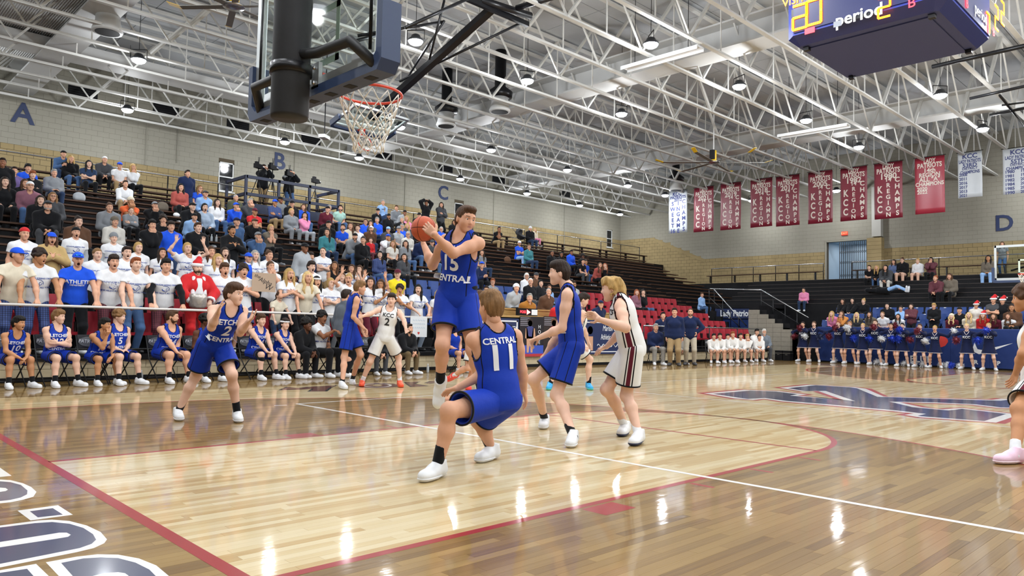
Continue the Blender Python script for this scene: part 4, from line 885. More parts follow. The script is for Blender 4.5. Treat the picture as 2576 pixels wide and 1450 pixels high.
# ================================================================== people: implicit surfaces
F32 = np.float32
def nrm(v): v = np.asarray(v, float); return v/max(np.linalg.norm(v), 1e-9)
class Field:
    def __init__(s, lo, hi, h):
        s.lo = np.asarray(lo, float); s.h = h; s.n = np.ceil((np.asarray(hi)-s.lo)/h).astype(int)+1; s.f = np.full(s.n, 1., F32)
    def block(s, lo, hi):
        a = np.clip(np.floor((np.asarray(lo)-s.lo)/s.h).astype(int), 0, s.n-1); b = np.clip(np.ceil((np.asarray(hi)-s.lo)/s.h).astype(int)+1, 1, s.n)
        if np.any(b <= a): return None
        ax = [(s.lo[i]+s.h*np.arange(a[i], b[i])).astype(F32) for i in range(3)]
        return tuple(slice(a[i], b[i]) for i in range(3)), ax[0][:, None, None], ax[1][None, :, None], ax[2][None, None, :]
    def put(s, d, sl, k, op):
        g = s.f[sl]
        if op == 'u':
            if k > 0: hh = np.maximum(k-np.abs(g-d), 0)/k; s.f[sl] = np.minimum(g, d)-hh*hh*k*.25
            else: s.f[sl] = np.minimum(g, d)
        else:
            d = -d
            if k > 0: hh = np.maximum(k-np.abs(g-d), 0)/k; s.f[sl] = np.maximum(g, d)+hh*hh*k*.25
            else: s.f[sl] = np.maximum(g, d)
    def prim(s, p, inf=0., k=.03, op='u'):
        t = p[0]
        if t == 'c':                      # tapered capsule: a, b, ra, rb, (flat caps: cut a, cut b)
            a, b, ra, rb = np.asarray(p[1], float), np.asarray(p[2], float), p[3]+inf, p[4]+inf
            m = max(ra, rb)+k+s.h*2
            r = s.block(np.minimum(a, b)-m, np.maximum(a, b)+m)
            if r is None: return
            sl, x, y, z = r; d = b-a; L2 = max(d@d, 1e-9)
            tt = ((x-a[0])*d[0]+(y-a[1])*d[1]+(z-a[2])*d[2])/L2
            u = np.clip(tt, 0, 1)
            ds = np.sqrt((x-a[0]-u*d[0])**2+(y-a[1]-u*d[1])**2+(z-a[2]-u*d[2])**2)-(ra+(rb-ra)*u)
            if len(p) > 5:
                L = math.sqrt(L2)
                if p[5]: ds = np.maximum(ds, -tt*L)
                if p[6]: ds = np.maximum(ds, (tt-1)*L)
            s.put(ds.astype(F32), sl, k, op)
        elif t == 'e':                    # ellipsoid: centre, radii, rotation (columns = axes)
            c, rad, R = np.asarray(p[1], float), np.asarray(p[2], float)+inf, np.eye(3) if len(p) < 4 or p[3] is None else np.asarray(p[3])
            m = np.abs(R)@rad+k+s.h*2
            r = s.block(c-m, c+m)
            if r is None: return
            sl, x, y, z = r; x = x-c[0]; y = y-c[1]; z = z-c[2]
            q = [(x*R[0, i]+y*R[1, i]+z*R[2, i])/rad[i] for i in range(3)]
            k0 = np.sqrt(q[0]**2+q[1]**2+q[2]**2)
            k1 = np.sqrt((q[0]/rad[0])**2+(q[1]/rad[1])**2+(q[2]/rad[2])**2)
            s.put((k0*(k0-1)/np.maximum(k1, 1e-6)).astype(F32), sl, k, op)
    def cut(s, pt, n):                    # keep the side n points away from
        n = nrm(n); ax = [(s.lo[i]+s.h*np.arange(s.n[i])).astype(F32) for i in range(3)]
        d = (ax[0]-pt[0])[:, None, None]*n[0]+(ax[1]-pt[1])[None, :, None]*n[1]+(ax[2]-pt[2])[None, None, :]*n[2]
        s.f = np.maximum(s.f, d.astype(F32))
    def mesh(s):
        f = s.f; S = f < 0
        cnt = np.zeros(tuple(s.n-1), np.int8)
        for i in (0, 1):
            for j in (0, 1):
                for k in (0, 1): cnt += S[i:s.n[0]-1+i, j:s.n[1]-1+j, k:s.n[2]-1+k]
        act = (cnt > 0) & (cnt < 8); idx = np.argwhere(act)
        if len(idx) == 0: return np.zeros((0, 3)), np.zeros((0, 4), int)
        C = [(i, j, k) for i in (0, 1) for j in (0, 1) for k in (0, 1)]
        vals = [f[idx[:, 0]+i, idx[:, 1]+j, idx[:, 2]+k] for i, j, k in C]
        acc = np.zeros((len(idx), 3), F32); num = np.zeros(len(idx), F32)
        for a in range(8):
            for ax in range(3):
                if C[a][ax] == 0:
                    b = a | (4 >> ax); fa, fb = vals[a], vals[b]; x = (fa < 0) != (fb < 0)
                    t = np.where(x, fa/np.where(x, fa-fb, 1), 0); p = np.tile(np.array(C[a], F32), (len(idx), 1)); p[:, ax] += t
                    acc += p*x[:, None]; num += x
        V = s.lo+s.h*(idx+acc/num[:, None])
        vid = np.full(tuple(s.n-1), -1, np.int32); vid[act] = np.arange(len(idx)); Q = []
        for ax in range(3):
            o = [i for i in range(3) if i != ax]
            sa = [slice(1, -1)]*3; sb = [slice(1, -1)]*3; sa[ax] = slice(0, -1); sb[ax] = slice(1, None)
            A, B = S[tuple(sa)], S[tuple(sb)]
            e = np.argwhere(A != B)
            if len(e) == 0: continue
            inside = A[e[:, 0], e[:, 1], e[:, 2]]
            e = e.copy(); e[:, o[0]] += 1; e[:, o[1]] += 1
            def cell(d0, d1): q = e.copy(); q[:, o[0]] += d0; q[:, o[1]] += d1; return vid[q[:, 0], q[:, 1], q[:, 2]]
            quad = np.stack([cell(-1, -1), cell(0, -1), cell(0, 0), cell(-1, 0)], 1)
            flip = inside if ax != 1 else ~inside
            quad = np.where(flip[:, None], quad, quad[:, ::-1]); Q.append(quad)
        Q = np.concatenate(Q); Q = Q[(Q >= 0).all(1)]
        return V, Q
def bounds(prims, inf, pad):
    lo = np.full(3, 1e9); hi = -lo
    for p in prims:
        if p[0] == 'c':
            r = max(p[3], p[4])+inf
            for q in (p[1], p[2]): lo = np.minimum(lo, np.asarray(q)-r); hi = np.maximum(hi, np.asarray(q)+r)
        else:
            R = np.eye(3) if len(p) < 4 or p[3] is None else np.asarray(p[3]); m = np.abs(R)@(np.asarray(p[2])+inf); lo = np.minimum(lo, np.asarray(p[1])-m); hi = np.maximum(hi, np.asarray(p[1])+m)
    return lo-pad, hi+pad
def surf(prims, h, k=.03, inf=0., subs=(), cuts=(), k_sub=.012):
    lo, hi = bounds(prims, inf, 3*h); F = Field(lo, hi, h)
    for p in prims: F.prim(p, inf, p[7] if p[0] == 'c' and len(p) > 7 else k)
    for p in subs: F.prim(p, 0., k_sub, 's')
    for pt, n in cuts: F.cut(pt, n)
    return F.mesh()
def to_mesh(name, parts, mats):
    """parts: list of (V, Q, material index or array)"""
    V = []; Q = []; M = []; n = 0
    for v, q, m in parts:
        if len(v) == 0: continue
        V.append(v); Q.append(q+n); M.append(np.full(len(q), m, np.int32) if np.isscalar(m) else m); n += len(v)
    V = np.concatenate(V).astype(F32); Q = np.concatenate(Q).astype(np.int32); M = np.concatenate(M)
    me = bpy.data.meshes.new(name); me.vertices.add(len(V)); me.vertices.foreach_set('co', V.ravel()); me.loops.add(Q.size); me.loops.foreach_set('vertex_index', Q.ravel())
    me.polygons.add(len(Q)); me.polygons.foreach_set('loop_start', np.arange(0, Q.size, 4, dtype=np.int32)); me.polygons.foreach_set('loop_total', np.full(len(Q), 4, np.int32))
    me.polygons.foreach_set('use_smooth', np.ones(len(Q), bool))
    for m in mats: me.materials.append(m)
    me.polygons.foreach_set('material_index', M); me.update(calc_edges=True); me.validate()
    return me
# ---- materials shared by everybody; the colour comes from each object's own colour
M_SKIN = mat('skin', 'c89878', .55, spec=.25, objcol=True, noise=.06, nscale=9); M_CLOTH = mat('cloth', '808080', .85, spec=.1, objcol=True, noise=.07, nscale=14, bump=.55, bscale=10, stretch=(1, 1, .6), sheen=.1)
M_HAIR = mat('hair', '3a2a20', .6, spec=.25, objcol=True, noise=.3, nscale=26, stretch=(1, 1, .3), bump=.7, bscale=90); M_SHOE = mat('shoe_leather', 'e8e8e8', .4, objcol=True); M_JER = mat('jersey_mesh_cloth', '2040b0', .5, objcol=True, noise=.08, nscale=6, bump=.25, bscale=11)
M_EYE = mat('eye_white', 'd8d0ca', .25); M_IRIS = mat('eye_dark', '33241c', .2); M_LIP = mat('lips', 'b0776a', .5); M_MOUTH = mat('mouth_inside', '3a1214', .6); M_BROW = mat('brow', '6b5040', .7)
M_SOLE = mat('shoe_sole', 'dcdcdc', .5, objcol=True); M_LACE = mat('shoe_lace', 'f2f2f0', .6)
SKINMATS = [M_SKIN, M_EYE, M_IRIS, M_LIP, M_MOUTH, M_BROW]
COLS = dict(white='dfe1e4', offwhite='cfccc4', grey='7f8388', lgrey='a6abb0', dgrey='45474b', black='17181b', navy='1c2748', blue='2450c4', royal='2355d8', jersey='1636a2', denim='47638c', dkdenim='2c3c58', lblue='8fb3e0', teal='3f7f88', mint='a8cfc2', green='2f5a40', khaki='9c8460', tan='b59a68', brown='5a4030', olive='4f5240',
            maroon='5e2230', red='c22a2e', mauve='8a5f6e', rust='a4524a', pink='e08aae', orange='e0683c', yellow='ecd42e', cream='d8cfba', purple='6a5a8a', plaidblue='33446e', plaidred='5a2830', camo='9fb0c4', skin='d2a084', skin2='c48f72', pale='dcb39c', tanned='b98560', dark='5d3b2a', mid='8d5f45',
            hblack='14110f', hdark='2b1f18', hbrown='4a3220', hlight='7a5a38', hblond='b08f58', hblondl='cdb07a', hred='8a4a28', hgrey='9a9894', hwhite='d6d4ce', hgrad='6b6358')
def col(o, c):
    o.color = (*lin(COLS.get(c, c)), 1); return o

# ---- head (x forward, y left, z up; origin = centre of the skull base between the ears, chin at z -0.10, crown at z 0.135)
def head_parts(h, mouth=0, male=True):
    P = [('e', (-.008, 0, .045), (.098, .076, .093)), ('e', (.028, 0, -.01), (.062, .062, .075)), ('e', (.038, 0, -.05), (.05, .05, .045)), ('e', (.064, 0, -.086), (.022, .026, .02)),
         ('e', (.07, 0, .045), (.02, .05, .022)), ('e', (.058, .036, -.012), (.026, .026, .024)), ('e', (.058, -.036, -.012), (.026, .026, .024))]
    lo, hi = bounds(P, 0, .03); F = Field(lo, hi, h)
    for p in P: F.prim(p, 0, .035)
    for s in (-1, 1): F.prim(('e', (.096, s*.031, .026), (.015, .018, .011)), 0, .012, 's')
    F.prim(('c', (.083, 0, .032), (.103, 0, -.008), .009, .0125), 0, .012)
    for s in (-1, 1): F.prim(('e', (.092, s*.011, -.013), (.011, .009, .008)), 0, .008)
    for s in (-1, 1): F.prim(('e', (-.012, s*.077, .008), (.017, .008, .031), None), 0, .008)
    if mouth:
        F.prim(('e', (.082, 0, -.052-.006*mouth), (.03, .021, .012+.011*mouth)), 0, .006, 's')
    F.prim(('e', (.08, 0, -.036), (.012, .023, .006)), 0, .006); F.prim(('e', (.078, 0, -.05-.02*mouth), (.012, .02, .006)), 0, .006)
    F.prim(('c', (-.045, 0, -.03), (-.05, 0, -.08), .05, .048), 0, .014)
    for s in (-1, 1): F.prim(('e', (.0765, s*.031, .0335), (.0115, .0165, .0065)), 0, .004); F.prim(('e', (.0755, s*.031, .0145), (.0105, .0155, .005)), 0, .004)
    V, Q = F.mesh(); C = V[Q].mean(1); M = np.zeros(len(Q), np.int32)
    if mouth: M[(np.abs(C[:, 1]) < .019) & (np.abs(C[:, 2]+.052+.006*mouth) < .010+.011*mouth) & (C[:, 0] > .05) & (C[:, 0] < .081)] = 4
    lip = (C[:, 0] > .074) & (np.abs(C[:, 1]) < .021-.6*np.abs(C[:, 2]+.043+.01*mouth)) & ((np.abs(C[:, 2]+.0385) < .004) | (np.abs(C[:, 2]+.048+.02*mouth) < .0045)); M[lip & (M == 0)] = 3
    brow = (C[:, 0] > .068) & (np.abs(C[:, 2]-.0505+.12*np.abs(np.abs(C[:, 1])-.03)) < .0042) & (np.abs(np.abs(C[:, 1])-.032) < .019); M[brow] = 5
    out = [(V, Q, M)]
    for s in (-1, 1):
        for c, r, m in (((.0782, s*.031, .0245), .0122, 1), ((.0843, s*.031, .0238), .0076, 2)):
            e = ball(c, r, 10 if h < .006 else 6); out.append((*e, m))
    return out
def ball(c, r, n=8):
    V = []; Q = []
    for i in range(n+1):
        t = -PI/2+PI*i/n
        for j in range(n): a = 2*PI*j/n; V.append((c[0]+r*math.cos(t)*math.cos(a), c[1]+r*math.cos(t)*math.sin(a), c[2]+r*math.sin(t)))
    for i in range(n):
        for j in range(n): Q.append((i*n+j, i*n+(j+1) % n, (i+1)*n+(j+1) % n, (i+1)*n+j))
    return np.array(V), np.array(Q)
HEADS = {}
def head(h, mouth):
    k = (h, mouth)
    if k not in HEADS: HEADS[k] = head_parts(h, mouth)
    return HEADS[k]
# ---- hair and headgear, in head axes
def hair_mesh(style):
    P = []; S = []; rr = random.Random(5)
    cap = [('e', (-.014, 0, .052), (.105, .084, .098))]
    face = [('e', (.10, 0, -.01), (.062, .082, .082)), ('e', (.07, 0, -.08), (.06, .07, .06)), ('c', (-.005, -.12, -.01), (-.005, .12, -.01), .028, .028)]
    below = [((0, 0, -.04), (0, 0, -1))]
    if style == 'short':
        P = cap+[('e', (.045, 0, .115), (.055, .062, .032)), ('e', (-.06, 0, .01), (.052, .074, .08))]; S = face
    elif style == 'buzz':
        P = [('e', (-.012, 0, .048), (.1, .079, .094))]; S = face+[('e', (.1, 0, .04), (.05, .07, .06))]
    elif style == 'fringe':          # full short hair falling on the brow
        P = cap+[('e', (.055, 0, .1), (.05, .072, .045)), ('e', (-.05, 0, .03), (.07, .088, .08)), ('e', (-.062, 0, -.015), (.046, .07, .065)), ('e', (0, 0, .11), (.09, .078, .055))]; S = [('e', (.10, 0, -.03), (.06, .082, .075)), face[1], face[2]]
    elif style == 'mullet':          # shaggy, over the ears and down the neck
        P = cap+[('e', (.05, 0, .1), (.06, .078, .05)), ('e', (-.045, 0, .03), (.085, .098, .1)), ('c', (-.07, 0, -.02), (-.09, 0, -.11), .07, .05)]
        for i in range(26):
            a = rr.uniform(1.1, 5.2); z = rr.uniform(-.04, .12); P.append(('c', (-.02+.085*math.cos(a), .08*math.sin(a), z), (-.03+.11*math.cos(a), .098*math.sin(a), z-.06), .018, .006))
        for i in range(9): y = -.06+.015*i; P.append(('c', (.05, y, .125), (.09, y*1.15+rr.uniform(-.01, .01), .065), .016, .006))
        S = [('e', (.11, 0, -.03), (.06, .085, .08)), face[1], ('c', (.012, -.13, -.005), (.012, .13, -.005), .02, .02)]
    elif style == 'curly':
        for i in range(90):
            a = rr.uniform(0, 2*PI); t = math.asin(rr.uniform(-.25, 1)); r = .1
            P.append(('e', (-.012+r*math.cos(t)*math.cos(a), .088*math.cos(t)*math.sin(a), .055+.1*math.sin(t)), (.024, .024, .024)))
        P += cap; S = face
    elif style == 'afro':
        for i in range(110):
            a = rr.uniform(0, 2*PI); t = math.asin(rr.uniform(-.2, 1)); P.append(('e', (-.02+.115*math.cos(t)*math.cos(a), .105*math.cos(t)*math.sin(a), .075+.11*math.sin(t)), (.026, .026, .026)))
        P += cap; S = face
    elif style in ('long', 'wavy'):
        P = cap+[('e', (-.045, 0, .03), (.08, .09, .09))]; w = .015 if style == 'wavy' else 0
        for s in (-1, 1):
            q = [(.01, s*.08, .05), (.025, s*.088+w*s, -.05), (.045, s*.085-w*s, -.15), (.06, s*.082+w*s, -.25), (.07, s*.075, -.33)]
            for a, b, r in zip(q, q[1:], (.03, .034, .032, .026)): P.append(('c', a, b, r, r*.9))
        q = [(-.07, 0, .03), (-.09, 0, -.1), (-.1, 0, -.24), (-.1, 0, -.34)]
        for y in (-.05, 0, .05):
            for a, b in zip(q, q[1:]): P.append(('c', (a[0], y, a[2]), (b[0], y*1.1, b[2]), .036, .033))
        S = [('e', (.11, 0, -.02), (.07, .07, .1)), ('e', (.11, 0, -.1), (.08, .06, .07))]
    elif style == 'bob':
        P = cap+[('e', (-.03, 0, .0), (.085, .098, .1))]; S = [('e', (.11, 0, -.02), (.075, .07, .1)), ('e', (.02, 0, -.13), (.12, .06, .06))]
    elif style == 'ponytail':
        P = cap+[('e', (-.05, 0, .04), (.065, .078, .08)), ('c', (-.11, 0, .07), (-.15, 0, .02), .025, .032), ('c', (-.15, 0, .02), (-.14, 0, -.16), .034, .014)]; S = face
    elif style == 'bun':
        P = cap+[('e', (-.05, 0, .04), (.065, .078, .08)), ('e', (-.09, 0, .13), (.045, .045, .04))]; S = face
    elif style == 'fringehat':       # what shows under a cap
        P = [('e', (-.03, 0, .015), (.086, .083, .062))]; S = face
    h = .0075
    lo, hi = bounds(P, 0, .03); F = Field(lo, hi, h)
    for p in P: F.prim(p, 0, .02)
    for p in S: F.prim(p, 0, .012, 's')
    V, Q = F.mesh()
    if style in ('short', 'fringe', 'mullet', 'buzz', 'long', 'wavy', 'bob'):   # strand relief
        a = np.arctan2(V[:, 1], V[:, 0]+.01); n = V-np.array([-.012, 0, .045]); n /= np.linalg.norm(n, axis=1)[:, None]
        V = V+n*(np.sin(a*38+V[:, 2]*20)*.0022+np.sin(a*17+V[:, 2]*40)*.002)[:, None]*(.4 if style == 'buzz' else 1)
    return to_mesh('hair', [(V, Q, 0)], [M_HAIR])
HAIRS = {}
def hair(style):
    if style not in HAIRS: HAIRS[style] = hair_mesh(style)
    return HAIRS[style]
HATS = {}
def hat_mesh(kind):
    h = .008
    if kind == 'cap':
        V, Q = surf([('e', (-.012, 0, .062), (.108, .088, .088))], h, cuts=[((0, 0, .048), (-.12, 0, -1))]); V2, Q2 = surf([('e', (.105, 0, .056), (.085, .075, .012))], .006, subs=[('e', (-.012, 0, .06), (.1, .08, .08))])
        return to_mesh('cap', [(V, Q, 0), (V2, Q2, 0)], [M_CLOTH])
    if kind == 'beanie':
        V, Q = surf([('e', (-.014, 0, .068), (.108, .09, .1)), ('c', (-.014, 0, .05), (-.014, 0, .06), .098, .098)], h, cuts=[((0, 0, .045), (-.2, 0, -1))]); return to_mesh('knit_cap', [(V, Q, 0)], [M_CLOTH])
    if kind == 'santa':
        V, Q = surf([('e', (-.014, 0, .075), (.1, .086, .085)), ('c', (-.02, 0, .11), (-.05, .04, .19), .075, .045), ('c', (-.05, .04, .19), (-.09, .1, .16), .042, .02)], h, cuts=[((0, 0, .05), (0, 0, -1))]); return to_mesh('santa_hat', [(V, Q, 0)], [M_CLOTH])
    if kind == 'santa_trim':
        P = [('c', (-.012+.1*math.cos(a), .087*math.sin(a), .065), (-.012+.1*math.cos(a+.3), .087*math.sin(a+.3), .065), .024, .024) for a in np.arange(0, 2*PI, .3)]+[('e', (-.1, .12, .135), (.026, .026, .026))]
        V, Q = surf(P, .009); return to_mesh('fur_band', [(V, Q, 0)], [M_CLOTH])
    if kind == 'headset':
        mb = MB(); mb.tube([(-.01, .09*math.cos(a), .05+.1*math.sin(a)) for a in np.linspace(0, PI, 13)], .008, 6)
        for s in (-1, 1): mb.sphere((-.01, s*.092, .01), .036, 10, 6, sc=(1, .5, 1))
        mb.tube([(.0, .09, 0), (.05, .085, -.05), (.09, .04, -.06)], .005, 5); return mb.mesh('headset', M_BLKM, True)
    if kind == 'glasses':
        mb = MB()
        for s in (-1, 1): mb.tube([(.108, s*.032+.022*math.cos(a), .024+.017*math.sin(a)) for a in np.linspace(0, 2*PI, 13)[:-1]], .0028, 5, closed=True); mb.tube([(.106, s*.054, .028), (0, s*.08, .022)], .0026, 5)
        mb.tube([(.11, -.01, .026), (.11, .01, .026)], .0026, 5); return mb.mesh('glasses', M_BLKM)
    if kind == 'sunglasses':
        mb = MB()
        for s in (-1, 1): mb.sphere((.1, s*.03, .085), .02, 8, 5, sc=(.5, 1.2, .8))
        mb.tube([(.105, -.05, .088), (.105, .05, .088)], .004, 5); return mb.mesh('sunglasses', mat('mirror_lens', '2f8fc4', .1, metal=.8), True)
    if kind == 'beard':
        V, Q = surf([('e', (.04, 0, -.055), (.058, .058, .05)), ('c', (.0, -.066, -.0), (.02, -.06, -.05), .014, .016), ('c', (.0, .066, -.0), (.02, .06, -.05), .014, .016), ('e', (.078, 0, -.026), (.014, .024, .006))], .006, subs=[('e', (.105, 0, -.045), (.04, .022, .012)), ('e', (.09, 0, .02), (.06, .08, .045))]); return to_mesh('beard', [(V, Q, 0)], [M_HAIR])
    if kind == 'headband':
        P = [('c', (-.012+.1*math.cos(a), .083*math.sin(a), .075), (-.012+.1*math.cos(a+.3), .083*math.sin(a+.3), .075), .012, .012) for a in np.arange(0, 2*PI, .3)]; V, Q = surf(P, .006); return to_mesh('headband', [(V, Q, 0)], [M_CLOTH])
def hat(kind):
    if kind not in HATS: HATS[kind] = hat_mesh(kind)
    return HATS[kind]
# ---- shoe (x forward, origin under the ankle on the ground)
def shoe_mesh(part):
    up = [('c', (-.055, 0, .05), (.05, 0, .048), .046, .047), ('c', (.05, 0, .045), (.165, 0, .038), .047, .04), ('e', (.125, .004, .035), (.085, .05, .036)), ('c', (-.035, 0, .06), (-.04, 0, .135), .048, .046), ('c', (-.02, 0, .1), (.06, 0, .06), .043, .04)]
    if part == 'shoe': V, Q = surf(up, .009, .03, cuts=[((0, 0, .0), (0, 0, -1)), ((0, 0, .142), (-.25, 0, 1))], subs=[('c', (-.04, 0, .12), (-.045, 0, .2), .034, .038)]); return to_mesh('shoe', [(V, Q, 0)], [M_SHOE])
    if part == 'sole': V, Q = surf([(q[0], q[1], q[2], *q[3:]) for q in up[:3]], .009, .03, .006, cuts=[((0, 0, -.002), (0, 0, -1)), ((0, 0, .028), (0, 0, 1))]); return to_mesh('sole', [(V, Q, 0)], [M_SOLE])
    mb = MB()
    for i in range(5): x = .02+.022*i; z = .108-.011*i; mb.tube([(x, -.03, z-.008), (x+.004, 0, z+.006), (x, .03, z-.008)], .0045, 5)
    return mb.mesh('laces', M_LACE, True)
SHOE = {p: shoe_mesh(p) for p in ('shoe', 'sole', 'laces')}
def frame(fwd, up=(0, 0, 1)):
    f = nrm(fwd); u = np.asarray(up, float); l = np.cross(u, f)
    if np.linalg.norm(l) < 1e-3: l = np.cross((1, 0, 0), f)
    l = nrm(l); u = np.cross(f, l); return np.stack([f, l, u], 1)      # columns: forward, left, up
def m4(R, t, s=1.):
    return Matrix([[R[0, 0]*s, R[0, 1]*s, R[0, 2]*s, t[0]], [R[1, 0]*s, R[1, 1]*s, R[1, 2]*s, t[1]], [R[2, 0]*s, R[2, 1]*s, R[2, 2]*s, t[2]], [0, 0, 0, 1]])

# ---- hands
def hand_prims(w, d, n, side, curl=.4, spread=.06, s=1.):
    """w wrist, d direction of the hand, n direction the palm faces, side +1 left hand; curl 0 flat .. 1 fist"""
    d = nrm(d); n = np.asarray(n, float); n = nrm(n-d*(n@d)); lat = np.cross(n, d)*side          # toward the thumb
    P = []; pl = .088*s
    for q, r0, r1 in ((-.030, .0135, .014), (-.010, .0145, .0145), (.010, .0145, .015), (.029, .0145, .0145)): P.append(('c', w+lat*q*.6*s, w+d*pl+lat*q*s, r0*s, r1*s))
    L = [(.029, .043, .040), (.010, .048, .044), (-.010, .045, .041), (-.029, .035, .032)]
    for i, (q, l1, l2) in enumerate(L):
        b = w+d*pl+lat*q*s; a0 = curl*1.15; a1 = curl*2.3
        fd = d*math.cos(a0)+n*math.sin(a0)+lat*spread*(1.5-i)*(1-curl); fd = nrm(fd); e = b+fd*l1*s
        fd2 = nrm(d*math.cos(a1)+n*math.sin(a1)+lat*spread*(1.5-i)*(1-curl)); t = e+fd2*l2*s
        P.append(('c', b, e, .0098*s, .009*s, 0, 0, .004)); P.append(('c', e, t, .009*s, .0072*s, 0, 0, .004))
    tb = w+d*.025*s+lat*.024*s; td = nrm(lat*(.75-.35*curl)+d*.65+n*(.25+.3*curl)); te = tb+td*.05*s; td2 = nrm(lat*(.35-.35*curl)+d*.85+n*(.3+.5*curl)); tt = te+td2*.036*s
    P += [('c', tb, te, .0145*s, .0108*s, 0, 0, .008), ('c', te, tt, .0108*s, .0085*s, 0, 0, .004)]
    return P
def ik(a, t, l1, l2, pole):
    a = np.asarray(a, float); t = np.asarray(t, float); d = t-a; L = np.linalg.norm(d); Lm = (l1+l2)*.999
    if L > Lm: t = a+d/L*Lm; d = t-a; L = Lm
    u = d/max(L, 1e-6); x = (l1*l1-l2*l2+L*L)/(2*max(L, 1e-6)); hh = math.sqrt(max(l1*l1-x*x, 0)); p = np.asarray(pole, float); p = p-u*(p@u); p = nrm(p)
    return a+u*x+p*hh, t

